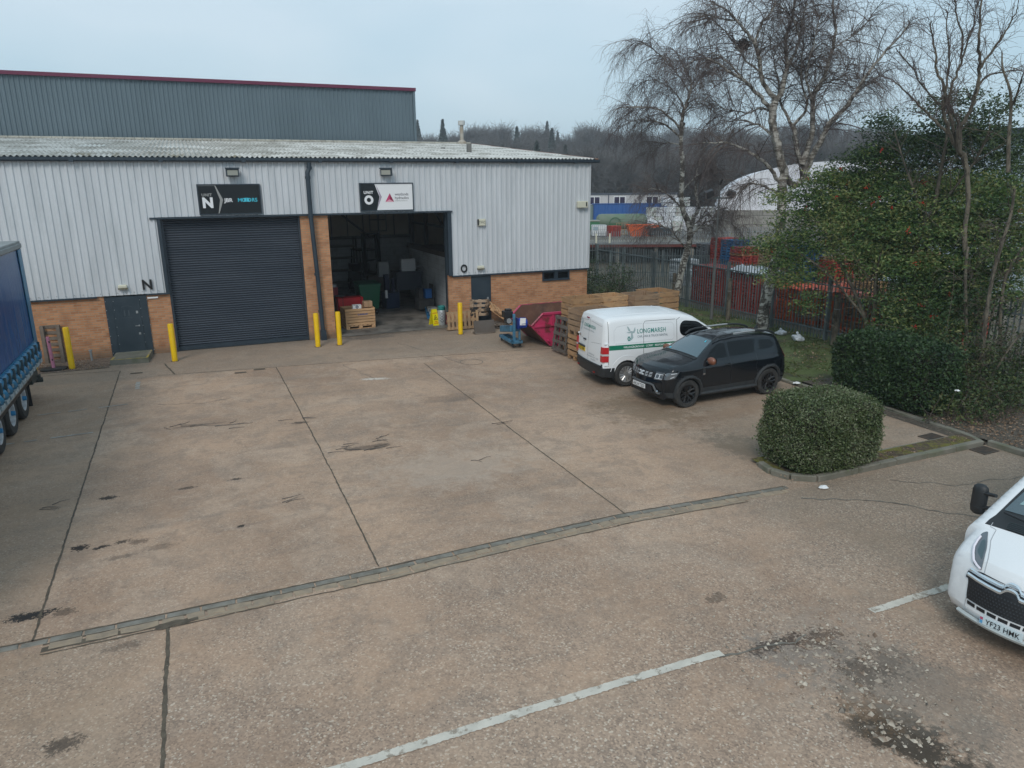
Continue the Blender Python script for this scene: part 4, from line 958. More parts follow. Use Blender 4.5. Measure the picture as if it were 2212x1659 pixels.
for z in (.3,.95,1.6,2.2): mb=MB(); mb.box(-1.06,1.06,-.35,.35,z,z+.06); mb.build('shelf',mat('rack_shelf',(.22,.21,.19),rough=.7),o)
o=empty('scaffold_tower',(5.2,35.8,.0),.1,'pale upright machine frame at the left of the dark workshop','frame')
mb=MB()
for x,y in ((-.5,-.4),(.5,-.4),(-.5,.4),(.5,.4)): mb.box(x-.05,x+.05,y-.05,y+.05,0,3.6)
for z in (1.2,3.55): mb.box(-.5,.5,-.45,-.35,z,z+.08); mb.box(-.5,.5,.35,.45,z,z+.08)
mb.build('posts',mat('pale_frame',(.30,.30,.27),rough=.7),o); mb=MB(); mb.box(-.4,.4,-.3,.3,1.3,3.4); mb.build('tank',M['black'],o)
o=empty('control_cabinet',(8.95,32.6,.0),-.03,'white control cabinet on a dark stand inside the doorway','cabinet')
mb=MB(); mb.box(-.32,.32,-.15,.15,1.57,2.12); mb.build('cabinet_box',mat('pale_enamel',(.46,.48,.50),rough=.4),o,bevel=.01)
mb=MB(); mb.box(-.60,.55,-.3,.6,.75,1.5); mb.box(-.65,.6,-.35,.65,1.5,1.56)
for x in (-.55,.5):
    for y in (-.28,.58): mb.box(x-.04,x+.04,y-.04,y+.04,0,.8)
mb.build('stand',mat('navy_machine',(.02,.028,.045),rough=.5),o)
mb=MB(); mb.tube([(-.2,0,2.1),(-.2,0,2.3),(-.05,.1,2.34)],.02,6); mb.tube([(.25,.1,2.1),(.25,.1,2.35)],.015,6); mb.tube([(.3,.2,1.7),(.7,.2,1.75),(.8,.1,1.6)],.02,6); mb.build('hose',M['steel'],o)
mb=MB(); mb.box(-1.3,-.85,.1,.5,1.35,2.0); mb.build('side_panel',mat('grey_enamel',(.22,.23,.24),rough=.5),o)
def blockthing(name,loc,rz,label,cat,parts,group=None):
    o=empty(name,loc,rz,label,cat,group)
    for pn,mt,boxes in parts:
        mb=MB()
        for bx in boxes: mb.box(*bx)
        mb.build(pn,mt,o,bevel=.012)
    return o
navy=mat('blue_machine_paint',(.015,.07,.17),rough=.45); drk=mat('oily_steel',(.035,.035,.038),rough=.5,var=(.07,.065,.06),vscale=5)
blockthing('hydraulic_pump',(9.15,30.9,.0),.1,'dark hydraulic power pack with a blue motor by the white block wall','machine',[('tank',drk,[(-.35,.35,-.3,.3,.1,.55)]),('motor',mat('motor_blue',(.01,.12,.38),rough=.4),[(.0,.3,-.2,.1,.55,.95)]),('bracket',drk,[(-.3,-.1,-.2,.2,.55,1.0),(.34,.38,-.2,.2,.2,1.15)])])
blockthing('parts_trolley',(7.9,34.6,.0),.0,'dark trolley loaded with machine parts in the middle of the workshop','trolley',[('frame',drk,[(-.6,.6,-.35,.35,.4,.5),(-.6,-.5,-.35,.35,0,1.1),(.5,.6,-.35,.35,0,1.1)]),('load',M['wood_dark'],[(-.4,.3,-.25,.25,.5,1.2),(.1,.45,-.2,.2,.5,1.5)])])
blockthing('blue_machine_bench',(8.0,32.3,.0),.15,'dark blue machine with upright columns left of the white control cabinet','machine',[('base',mat('deep_navy',(.012,.03,.075),rough=.45),[(-.3,.3,-.3,.3,0,.7)]),('column',mat('navy_column',(.015,.02,.05),rough=.45),[(-.25,-.05,-.1,.1,.7,1.5),(.08,.2,-.1,.1,.7,1.3)]),('bottle',M['white'],[(-.38,-.28,-.4,-.3,.5,.85)])])
blockthing('drip_tray',(9.2,29.6,.0),-.25,'blue bunded tray full of scrap parts along the block wall','tray',[('tray',mat('tray_blue',(.02,.13,.27),rough=.5),[(-.35,.35,-.9,.9,0,.12),(-.35,-.31,-.9,.9,.12,.22),(.31,.35,-.9,.9,.12,.22)]),('scrap',mat('scrap_metal',(.28,.30,.29),rough=.5,var=(.1,.1,.1),vscale=7),[(-.25,.2,-.8,-.5,.12,.28),(-.2,.25,-.35,.0,.12,.35),(-.28,.1,.2,.7,.12,.26)])])
blockthing('parts_table',(5.0,31.2,.0),.0,'table heaped with dark red and grey parts behind the red cabinet','table',[('table_top',drk,[(-.7,.7,-.4,.4,.85,.92)]),('leg',drk,[(-.68,-.6,-.38,-.3,0,.85),(.6,.68,-.38,-.3,0,.85)]),('red_casing',mat('dull_red',(.22,.02,.025),rough=.5),[(-.5,.45,-.3,.2,.92,1.25)]),('grey_parts',mat('grey_castings',(.3,.31,.31),rough=.5),[(-.55,-.2,-.35,.1,1.25,1.36),(.0,.4,-.3,.1,1.25,1.38)])])
blockthing('white_side_table',(5.2,34.0,.0),.0,'thin white legged table against the left wall of the workshop','table',[('table_top',M['int_wall'],[(-.45,.45,-.3,.3,1.15,1.2)]),('leg',M['int_wall'],[(-.43,-.38,-.28,-.24,0,1.15),(.38,.43,-.28,-.24,0,1.15)])])
mb=MB()
for j in range(7):
    p=[]; 
    for k in range(12): a=.6*k+j; p.append((7.4+.5*j*.6+.45*math.cos(a)*(1+.1*k),37.2+.3*j+.3*math.sin(a),.04+.02*(k%3)))
    mb.tube(p,.02,5)
o=mb.build('loose_hoses',mat('hose_grey',(.12,.12,.115),rough=.6),None,origin=(8.4,37.8,0)); o.location=(8.4,37.8,0); tag(o,'tangle of loose hoses on the workshop floor','hose')

# pallets outside, right of the doorway
def thing_pallet(loc,rot,label,mt,nb=7,L=1.2,Wd=1.0):
    o=bpy.data.objects.new('wooden_pallet',None); C.objects.link(o); o.location=loc; o.rotation_euler=rot; tag(o,label,'pallet','loose wooden pallets')
    rr=random.Random(3)
    mb=MB()
    for k in range(nb): x=-L/2+(L-.1)*k/(nb-1); mb.box(x,x+.1,-Wd/2,Wd/2,.125+rr.uniform(-.003,.003),.145)
    mb.build('deck_boards',mt,o)
    mb=MB()
    for y in (-Wd/2,-.05,Wd/2-.1):
        mb.box(-L/2,L/2,y,y+.1,.103,.1235); mb.box(-L/2,L/2,y,y+.1,0,.02)
        for x in (-L/2,-.07,L/2-.14): mb.box(x,x+.14,y+.002,y+.098,.022,.102)
    mb.build('bearers',mt,o)
    return o
thing_pallet((-4.55,26.42,.60),(R(-82),R(90),0),'weathered pallet leaning on the brick wall behind the faded pink post',M['wood_grey'],L=1.2)
thing_pallet((9.20,26.12,.36),(R(84),0,0),'pale pallet on edge behind the right hand yellow bollard',M['wood'],L=1.25,Wd=.68,nb=8)
thing_pallet((9.92,26.2,.78),(R(80),R(6),0),'pale pallet with black soot marks leaning on the dark blue door',None or mat('sooty_wood',(.50,.36,.25),rough=.8,var=(.4,.27,.17),vscale=3,dirt=(.02,.018,.016),dscale=1.9,damt=.95,dlo=.47,dhi=.58),L=.62,Wd=.80,nb=4)
bpy.data.objects[ [o.name for o in bpy.data.objects if o.get('label','').startswith('pale pallet with black')][0] ].rotation_euler=(R(78),R(94),0)
thing_pallet((10.75,25.95,.42),(R(10),R(38),R(-8)),'orange brown pallet sliding down behind the blue machine',M['wood_fresh'],L=1.2,Wd=.8)
thing_pallet((10.2,25.9,.02),(0,0,R(5)),'flat pallet on the ground behind the dark slab',M['wood_grey'],L=1.1,Wd=.8)
thing_pallet((10.98,21.12,.56),(0,R(-82),R(4)),'dark brown pallet standing against the pink skip',M['wood_dark'] ,L=1.15,Wd=.85,nb=5)
o=empty('steel_plate',(9.66,24.9,.0),-.03,'dark stained square plate lying on a low skid in front of the pallets','plate')
mb=MB(); mb.box(-.40,.40,-.03,.03,.05,.50,M=Matrix.Rotation(R(-14),4,'X')); mb.build('plate',M['wood_dark'],o,bevel=.006)
mb=MB(); mb.box(-.38,.38,-.02,.30,0,.06); mb.build('skid',M['wood_grey'],o)

# the blue wheeled machine
o=empty('hose_crimping_machine',(9.86,23.0,0),-.06,'blue wheeled machine with a motor and paper note in front of the pink skip','machine')
bl=mat('worn_blue_paint',(.045,.16,.26),rough=.5,var=(.06,.19,.30),vscale=4,dirt=(.05,.04,.035),dscale=5,damt=.6)
mb=MB(); mb.box(-.20,.20,-.72,-.60,.12,.22); mb.box(-.20,-.10,-.72,.60,.12,.22); mb.box(.08,.18,-.72,.60,.12,.22); mb.box(-.2,.2,.5,.6,.12,.22)
mb.box(-.10,-.02,-.62,-.52,.2,1.12); mb.box(.10,.16,-.62,-.54,.2,.95); mb.build('frame',bl,o,bevel=.008)
mb=MB(); mb.add([(-.17,-.5,.50),(.13,-.5,.50),(.13,.62,.30),(-.17,.62,.30),(-.17,-.5,.72),(.13,-.5,.72),(.13,.62,.52),(-.17,.62,.52)],[(0,3,2,1),(4,5,6,7),(0,1,5,4),(1,2,6,5),(2,3,7,6),(3,0,4,7)]); mb.build('chute',bl,o,bevel=.02)
mb=MB(); mb.lathe([(.0,-.15),(.15,-.15),(.17,-.1),(.17,.12),(.13,.16),(.0,.16)],(.22,-.60,.80),axis='X',n=20)
mb.build('motor_housing',mat('bright_blue_paint',(.01,.06,.42),rough=.3),o,smooth=40)
mb=MB()
for k in range(8): a=k*math.pi/4; mb.cbox((.24,-.60+.18*math.cos(a),.80+.18*math.sin(a)),(.22,.02,.02),rx=a)
mb.cbox((.05,-.60,.80),(.03,.3,.36)); mb.build('motor_fins',mat('dark_blue_fins',(.01,.03,.2),rough=.4),o)
mb=MB(); mb.lathe([(.0,-.12),(.12,-.12),(.13,.10),(.0,.14)],(-.2,-.35,.88),axis='Y',n=16); mb.cbox((-.2,-.3,1.08),(.30,.34,.22)); mb.cbox((-.16,-.28,1.22),(.2,.2,.08)); mb.build('engine',M['black'],o,bevel=.01)
mb=MB(); mb.lathe([(.0,-.01),(.085,-.01),(.09,.01),(.0,.012)],(-.2,-.485,.88),axis='Y',n=16); mb.build('fan_cover',M['steel'],o)
mb=MB(); mb.cbox((.18,-.785,.88),(.20,.006,.24),ry=.06); mb.build('paper_note',M['white'],o)
for sx in (-.13,.12):
    for sy in (-.62,.52): mb=MB(); mb.lathe([(.0,-.02),(.06,-.02),(.06,.02),(.0,.02)],(sx,sy,.06),axis='X',n=12); mb.cbox((sx,sy,.1),(.06,.05,.06)); mb.build('castor',M['black'],o)

# the pink skip
pink=mat('skip_pink_paint',(.50,.035,.115),rough=.5,var=(.42,.03,.09),vscale=2,dirt=(.11,.035,.025),dscale=2.2,damt=.85,dlo=.50,dhi=.58)
rust=mat('rusty_steel',(.16,.075,.05),rough=.85,var=(.10,.055,.042),vscale=2,dirt=(.24,.13,.09),dscale=2.5,damt=.7)
o=empty('skip',(12.3,23.0,-.06),0,'open pink skip with rusty inside beside the stacked crates','skip')
L2=2.1; ya,yb=-.90,.90; zt=1.20; zl=.80
side=[(-1.32,.02),(1.32,.02),(2.05,zl),(1.62,zt),(-1.62,zt),(-2.05,zl)]
for s_,nm in ((ya,-1),(yb,1)):
    mb=MB(); mb.prism(side,min(s_,s_+nm*.02),max(s_,s_+nm*.02),'XZ',0); ob=mb.build('side_panel',[pink],o)
    # inner face in rust
    mb=MB(); mb.prism([(x*.985,z*.99+.02) for x,z in side],min(s_-nm*.012,s_-nm*.004),max(s_-nm*.012,s_-nm*.004),'XZ'); mb.build('inner_face',[rust],o)
mb=MB()
for sx in (-1,1): mb.add([(sx*1.32,ya,.02),(sx*1.32,yb,.02),(sx*2.05,yb,zl),(sx*2.05,ya,zl),(sx*1.30,ya,.05),(sx*1.30,yb,.05),(sx*2.02,yb,zl),(sx*2.02,ya,zl)],[(0,1,2,3),(7,6,5,4),(2,3,7,6)])
mb.box(-1.32,1.32,ya,yb,0,.03); mb.build('hull',[rust],o)
mb=MB()   # rails, ribs, ledge, lugs
for s_,nm in ((ya,-1),(yb,1)):
    y0,y1=sorted((s_+nm*.02,s_+nm*.075))
    mb.box(-1.62,1.62,y0-.01,y1+.01,zt-.06,zt+.015)
    for sx in (-1,1):
        a=Vector((sx*1.64,(y0+y1)/2,zt-.02)); b_=Vector((sx*2.06,(y0+y1)/2,zl)); mb.tube([a,b_],.035,4)
        mb.tube([Vector((sx*2.04,(y0+y1)/2,zl-.03)),Vector((sx*1.34,(y0+y1)/2,.06))],.03,4)
    mb.box(-2.0,2.0,y0,y1,zl-.07,zl)
    for x in (-1.25,-.45,.45,1.25): mb.box(x-.035,x+.035,y0,y1-.01 if nm>0 else y1,zl,zt-.06)
    for x in (-1.28,1.28): mb.tube([(x*1.12,(y0+y1)/2,.25),(x*1.12,s_+nm*.15,.25)],.035,10)
for sx in (-1,1): mb.tube([(sx*2.07,ya,zl),(sx*2.07,yb,zl)],.035,6)
mb.build('rails',[pink],o)
mb=MB(); 
for (x,y,r) in ((-1.0,.2,.25),(-.4,-.3,.3),(.3,.3,.28),(.9,-.2,.25)): mb.cbox((x,y,.35),(r*2,r*1.6,.25),rz=x,rx=.2,ry=.3)
mb.build('rubbish_load',M['wood_grey'],o)

# stacks of pallet crates beside the van: every crate a thing
CR=M['wood']; grp='slatted pallet crates stacked beside the van'
cw=[mat('crate_wood_%s'%k,c1,rough=.8,var=c2,vscale=2.0,stretch=(1,1,2.5),dirt=(.13,.10,.075),dscale=2.6,damt=.75,bump=.15) for k,c1,c2 in (('brown',(.43,.25,.12),(.31,.18,.09)),('tan',(.56,.345,.175),(.42,.25,.13)),('dull',(.34,.22,.13),(.25,.16,.10)))]
stk=[(11.43,20.12,.02,1.2,.82,.0,'nearest the van doors'),(11.68,21.18,-.02,1.12,.80,.10,'second from the left'),(12.78,21.32,.03,1.0,.80,.09,'third from the left'),(13.82,21.02,.0,1.0,.86,.10,'fourth from the left'),(14.86,21.50,.03,1.02,1.1,.09,'at the right end of the row'),(12.9,20.1,.02,1.1,.8,-.1,'low behind the van roof')]
for q_,(x,y,rz,lx,ly,dh,desc) in enumerate(stk):
    for k in range(2):
        H=.82+dh; slat_crate('pallet_crate',(x,y,-.09+k*(H-.003)),rz+(.03 if k else 0),lx,ly,H,cw[(q_+2*k)%3],'%s slatted crate of the stack %s'%('topmost' if k else 'bottom',desc),grp,nb=4,gap=.05)
mb=MB(); mb.cbox((11.95,20.12-.43,1.36),(.14,.01,.07)); o=mb.build('crate_label',mat('blue_grey_label',(.12,.2,.25),rough=.6),None,origin=(11.95,19.69,1.36)); o.location=(11.95,19.69,1.36); tag(o,'faded blue patch on the near face of the nearest crate stack','label')
# ------------------------------------------------------------------ vehicles
class Car:
    """a body drawn as a side outline, extruded over the width and shaped by functions"""
    def __init__(s, root, outline, top_i, hw, rnd_r=.07, crown=.03, bow=(.12,.9,.10,-.9), bowlen=.5, step=.06):
        s.root=root; s.out=outline; s.top=[outline[i] for i in top_i]; s.hw=hw; s.r=rnd_r; s.crown=crown; s.bow=bow; s.bl=bowlen; s.step=step
        s.xmax=max(p[0] for p in outline); s.xmin=min(p[0] for p in outline)
    def dtop(s,x,z):
        best=9
        for (ax,az),(bx,bz) in zip(s.top,s.top[1:]):
            dx,dz=bx-ax,bz-az; L=dx*dx+dz*dz or 1e-9; t=max(0,min(1,((x-ax)*dx+(z-az)*dz)/L))
            best=min(best,math.hypot(x-ax-dx*t,z-az-dz*t))
        return best
    def half(s,x,z):
        d=s.dtop(x,z); k=1-min(d/s.r,1); return s.hw(x,z)-s.r*(1-math.sqrt(max(0,1-k*k)))
    def warp(s,x,t,z,off=0):
        y=t*s.half(x,z)
        fb,fx,rb,rx=s.bow; t2=t*t
        a=ss((x-(s.xmax-s.bl))/s.bl); b=ss(((s.xmin+s.bl)-x)/s.bl)
        x2=x-fb*t2*a+rb*t2*b
        z2=z+s.crown*(1-t2)*ss((z-.75)/.3)
        return (x2,y,z2)
    def side(s,x,z,sg,off=.004):
        p=s.warp(x,sg,z); return (p[0],p[1]+sg*off,p[2])
    def body(s,mats,name='body',face_mat=None):
        bm=bmesh.new(); vs=[bm.verts.new((x,-1,z)) for x,z in s.out]; f=bm.faces.new(vs)
        ex=bmesh.ops.extrude_face_region(bm,geom=[f]); 
        for v in [g for g in ex['geom'] if isinstance(g,bmesh.types.BMVert)]: v.co.y=1
        def cut(co,no): bmesh.ops.bisect_plane(bm,geom=bm.verts[:]+bm.edges[:]+bm.faces[:],plane_co=co,plane_no=no,dist=1e-5)
        x=s.xmin+s.step
        while x<s.xmax: cut((x,0,0),(1,0,0)); x+=s.step
        z0=min(p[1] for p in s.out); z1=max(p[1] for p in s.out); z=z0+s.step*.8
        while z<z1: cut((0,0,z),(0,0,1)); z+=s.step*.8
        for t in (-.97,-.9,-.75,-.5,-.25,0,.25,.5,.75,.9,.97): cut((0,t,0),(0,1,0))
        if face_mat:
            for f in bm.faces:
                c=f.calc_center_median(); f.material_index=face_mat(c.x,c.y,c.z)
        for v in bm.verts: v.co=Vector(s.warp(v.co.x,v.co.y,v.co.z))
        bmesh.ops.recalc_face_normals(bm,faces=bm.faces)
        me=bpy.data.meshes.new(name); bm.to_mesh(me); bm.free()
        return link_mesh(name,me,s.root,mats,smooth=38)
    def side_patch(s,name,poly,mt,sides=(-1,1),off=.004,th=.006,parent=None,step=.07,rnd=0):
        outs=[]
        for sg in sides:
            bm=bmesh.new(); f=bm.faces.new([bm.verts.new((x,0,z)) for x,z in (round_poly(poly,rnd) if rnd else poly)])
            def cut(co,no): bmesh.ops.bisect_plane(bm,geom=bm.verts[:]+bm.edges[:]+bm.faces[:],plane_co=co,plane_no=no,dist=1e-5)
            xs=[p[0] for p in poly]; zs=[p[1] for p in poly]; x=min(xs)+step
            while x<max(xs): cut((x,0,0),(1,0,0)); x+=step
            z=min(zs)+step
            while z<max(zs): cut((0,0,z),(0,0,1)); z+=step
            for v in bm.verts: v.co=Vector(s.side(v.co.x,v.co.z,sg,off))
            if th:
                ex=bmesh.ops.extrude_face_region(bm,geom=bm.faces[:])
                for v in [g for g in ex['geom'] if isinstance(g,bmesh.types.BMVert)]: v.co.y-=sg*(th+off)
            bmesh.ops.recalc_face_normals(bm,faces=bm.faces)
            me=bpy.data.meshes.new(name); bm.to_mesh(me); bm.free()
            outs.append(link_mesh(name,me,parent or s.root,[mt],smooth=38))
        return outs
    def on(s,seg,t,u,off=.004):
        """point on the outline strip seg=(p0,p1): u 0..1 along, t across"""
        pts=seg; L=[0]
        for a,b in zip(pts,pts[1:]): L.append(L[-1]+math.hypot(b[0]-a[0],b[1]-a[1]))
        d=u*L[-1]; i=0
        while i<len(L)-2 and d>L[i+1]: i+=1
        a,b=pts[i],pts[i+1]; k=(d-L[i])/max(1e-9,L[i+1]-L[i]); x=a[0]+(b[0]-a[0])*k; z=a[1]+(b[1]-a[1])*k
        nx,nz=(b[1]-a[1]),-(b[0]-a[0]); n=math.hypot(nx,nz) or 1; nx/=n; nz/=n
        if nx*(x)+nz*(z-.8)<0: nx,nz=-nx,-nz
        p=s.warp(x,t,z); return (p[0]+nx*off,p[1],p[2]+nz*off)
    def patch(s,name,seg,tl,mt,off=.004,nu=8,nt=14,parent=None,th=.008):
        """tl(u)->(t0,t1): limits across at u"""
        mb=MB(); vs=[]
        for o2 in (off,off-th):
            for i in range(nu+1):
                u=i/nu; t0,t1=tl(u)
                for j in range(nt+1): vs.append(s.on(seg,t0+(t1-t0)*j/nt,u,o2))
        n=(nu+1)*(nt+1); fs=[]
        for i in range(nu):
            for j in range(nt): a=i*(nt+1)+j; fs.append((a,a+1,a+nt+2,a+nt+1)); fs.append((n+a,n+a+nt+1,n+a+nt+2,n+a+1))
        bd=[j for j in range(nt+1)]+[i*(nt+1)+nt for i in range(1,nu+1)]+[nu*(nt+1)+j for j in range(nt-1,-1,-1)]+[i*(nt+1) for i in range(nu-1,0,-1)]
        for a,b in zip(bd,bd[1:]+bd[:1]): fs.append((a,n+a,n+b,b))
        mb.add(vs,fs); return mb.build(name,mt,parent or s.root,smooth=38)
def poly_patch(s,name,seg,poly,mt,off=.012,parent=None,th=.02,n=10):
    """polygon given in (t across, u along) coordinates of an outline strip"""
    bm=bmesh.new(); bm.faces.new([bm.verts.new((t,u,0)) for t,u in round_poly(poly,.05)])
    def cut(co,no): bmesh.ops.bisect_plane(bm,geom=bm.verts[:]+bm.edges[:]+bm.faces[:],plane_co=co,plane_no=no,dist=1e-5)
    for k in range(-30,31): cut((k/30+.003,0,0),(1,0,0))
    for k in range(1,14): cut((0,k/14,0),(0,1,0))
    ex=bmesh.ops.extrude_face_region(bm,geom=bm.faces[:]); low={v for v in ex['geom'] if isinstance(v,bmesh.types.BMVert)}
    for v in bm.verts: v.co=Vector(s.on(seg,v.co.x,v.co.y,off-th if v in low else off))
    bmesh.ops.recalc_face_normals(bm,faces=bm.faces); me=bpy.data.meshes.new(name); bm.to_mesh(me); bm.free()
    return link_mesh(name,me,parent or s.root,[mt],smooth=40)
Car.poly_patch=poly_patch
def round_poly(poly,r):
    out=[]; n=len(poly)
    for i in range(n):
        p=Vector(poly[i]); a=Vector(poly[i-1]); b=Vector(poly[(i+1)%n])
        da=(a-p); db=(b-p); ra=min(r,da.length*.45); rb=min(r,db.length*.45)
        A=p+da.normalized()*ra; B=p+db.normalized()*rb
        for k in range(5): t=k/4; q=A*(1-t)**2+p*2*t*(1-t)+B*t*t; out.append((q.x,q.y))
    return out
def arch(cx,r,z0,n=12,rev=False):
    """points of a wheel arch from +x side to -x side"""
    import math as m_
    a0=m_.asin(max(-1,min(1,(z0-ARZ)/r))); pts=[]
    for k in range(n+1):
        a=a0+(m_.pi-2*a0)*k/n; pts.append((cx+r*m_.cos(a),ARZ+r*m_.sin(a)))
    return pts
ARZ=.36
def wheel(root,x,y,r,wd,style,sg,rimm,tyre_r=None):
    """wheel > tyre, rim; sg is the outer side"""
    o=bpy.data.objects.new('wheel',None); C.objects.link(o); o.parent=root; o.location=(x,y,r); KIDS.setdefault(root.name,[]).append(o.name)
    rr=tyre_r or r*.66; w=wd/2
    mb=MB(); mb.lathe([(rr,-w*.92),(r*.93,-w),(r,-w*.75),(r,-w*.3),(r*.985,-w*.27),(r*.985,-w*.22),(r,-w*.2),(r,w*.2),(r*.985,w*.22),(r*.985,w*.27),(r,w*.3),(r,w*.75),(r*.93,w),(rr*1.05,w*.95),(rr,w*.8)],axis='Y',n=40); mb.build('tyre',M['tyre'],o,smooth=35)
    mb=MB(); f=sg*w
    def disc(r0,y0,r1,y1): mb.lathe([(r0,y0),(r1,y1)],axis='Y',n=32)
    mb.lathe([(rr*1.02,f*.95),(rr*.93,f*.90),(rr*.90,f*.2),(rr*.2,f*.1),(.0,f*.1)],axis='Y',n=40)
    if style=='six':
        for k in range(6):
            a=k*math.pi/3+.2
            for da in (-.17,.17):
                p0=(.05*math.cos(a),f*.55,.05*math.sin(a)); p1=(rr*.55*math.cos(a+da*.5),f*.72,rr*.55*math.sin(a+da*.5)); p2=(rr*.95*math.cos(a+da*1.7),f*.86,rr*.95*math.sin(a+da*1.7))
                mb.tube([p0,p1,p2],[.035,.024,.022],5)
        mb.lathe([(.0,f*.80),(.055,f*.80),(.075,f*.5)],axis='Y',n=16)
    elif style=='fan':
        for k in range(14):
            a=k*2*math.pi/14
            for da in (-.07,.07): mb.tube([(.07*math.cos(a),f*.80,.07*math.sin(a)),(rr*.93*math.cos(a+da),f*.93,rr*.93*math.sin(a+da))],[.014,.011],4)
        mb.lathe([(.0,f*.88),(.05,f*.88),(.08,f*.78),(.08,f*.5)],axis='Y',n=20)
    elif style=='truck':
        mb.lathe([(rr*.9,f*.5),(rr*.62,f*.15),(rr*.60,f*.05)],axis='Y',n=32)
        mb.lathe([(.0,f*.55),(.09,f*.55),(.11,f*.3),(.11,f*.1)],axis='Y',n=16)
        for k in range(10): a=k*math.pi/5; mb.lathe([(.0,f*.30),(.018,f*.30),(.018,f*.1)],(.17*math.cos(a),0,.17*math.sin(a)),axis='Y',n=6)
    mb.build('rim',rimm,o,smooth=30)
    if style=='six':
        mb=MB(); mb.lathe([(rr*.88,f*.15),(.0,f*.12)],axis='Y',n=24); mb.build('brake_disc',M['dark_plastic'],o)
    return o
def plate(root,fn,txt,w,h,mt,name='number_plate',blue=False):
    mb=MB(); vs=[fn(-w/2,-h/2,0),fn(w/2,-h/2,0),fn(w/2,h/2,0),fn(-w/2,h/2,0)]; vb=[fn(-w/2,-h/2,-.015),fn(w/2,-h/2,-.015),fn(w/2,h/2,-.015),fn(-w/2,h/2,-.015)]
    mb.add(vs+vb,[(0,1,2,3),(0,4,5,1),(1,5,6,2),(2,6,7,3),(3,7,4,0)]); o=mb.build(name,mt,root)
    mb=MB(); vs2,fs=text_mesh(txt,h*.95,.001,'CENTER',1.05)
    xs=[v[0] for v in vs2]; W=max(xs)-min(xs); k=(w*(.80 if blue else .90))/W; cx=(max(xs)+min(xs))/2; zs=[v[1] for v in vs2]; hh=max(zs)-min(zs); kz=h*.68/hh
    mb.add([fn((v[0]-cx)*k+(w*.045 if blue else 0),(v[1]-hh/2)*kz,.003) for v in vs2],fs); mb.build('plate_lettering',M['black'],o,clean=False)
    if blue:
        mb=MB(); mb.add([fn(-w*.49,-h*.42,.002),fn(-w*.42,-h*.42,.002),fn(-w*.42,h*.0,.002),fn(-w*.49,h*.0,.002)],[(0,1,2,3)]); mb.build('blue_band',mat('plate_blue',(.10,.35,.6),rough=.4),o)
        mb=MB(); mb.add([fn(-w*.49,h*.05,.002),fn(-w*.42,h*.05,.002),fn(-w*.42,h*.40,.002),fn(-w*.49,h*.40,.002)],[(0,1,2,3)]); mb.build('red_band',mat('plate_flag',(.45,.08,.16),rough=.4),o)
    return o
M['plate_white']=mat('plate_white',(.72,.72,.72),rough=.4); M['plate_yellow']=mat('plate_yellow',(.72,.48,.02),rough=.4)
M['plate_pale']=mat('plate_pale_blue',(.60,.70,.74),rough=.4)

# ---- the black sport utility car
ARZ=.36
suv=empty('parked_car',(12.36,15.42,-.12),math.pi+R(2),'black five door off-road car with copper mirror caps parked beside the white van','car')
paint_blk=mat('black_car_paint',(.004,.006,.009),rough=.12,spec=.42,coat=.25,var=(.006,.008,.011),vscale=3)
fr=1.337
top=[(2.06,.28),(2.15,.36),(2.17,.50),(2.165,.62),(2.135,.74),(2.11,.83),(2.07,.93),(1.98,.995),(1.75,1.055),(1.45,1.105),(1.15,1.145),(.93,1.18),(.62,1.36),(.28,1.545),(.05,1.60),(-.35,1.63),(-.9,1.625),(-1.4,1.59),(-1.78,1.545),(-1.88,1.49),(-2.0,1.26),(-2.07,1.05),(-2.10,.92),(-2.13,.80),(-2.17,.66),(-2.17,.45),(-2.08,.32)]
bot=[(-fr-.47,.30)]
out=top+[(-1.85,.30)]+arch(-fr,.405,.28)[::-1][:]  # placeholder, rebuilt below
def outline(top,axles,ra,zs,zr):
    """top from front bottom over the roof to rear bottom, then back along the sill with arches"""
    pts=list(top)
    for cx in sorted(axles):
        a0=math.asin(max(-.99,(zs-ARZ)/ra)); n=14
        for k in range(n+1):
            a=(math.pi-a0)-(math.pi-2*a0)*k/n; pts.append((cx+ra*math.cos(a),ARZ+ra*math.sin(a)))
    return pts
out=outline(top,(-fr,fr),.405,.27,0)
def hw_suv(x,z):
    w=.885
    if z<.55: w-= .03*(.55-z)/.3
    if z>.98: w-= .055*ss((z-.98)/.12)+ .27*max(0,(z-1.06))/.55
    # shoulders over the wheels
    for cx in (-fr,fr): w+=.022*math.exp(-((x-cx)/.42)**2)*ss(1-abs(z-.78)/.4)
    if x>1.5: w-= .20*((x-1.5)/.67)**2
    if x<-1.5: w-= .12*((-x-1.5)/.67)**2
    return w
def fm_suv(x,t,z):
    if z<.42+.0*x: return 1
    for cx in (-fr,fr):
        if math.hypot(x-cx,z-ARZ)<.485: return 1
    if z<.47 and abs(x)<.9: return 1
    return 0
sv=Car(suv,out,range(len(top)),hw_suv,rnd_r=.085,crown=.03,bow=(.20,0,.12,0),bowlen=.7)
sv.body([paint_blk,M['dark_plastic']],face_mat=fm_suv)
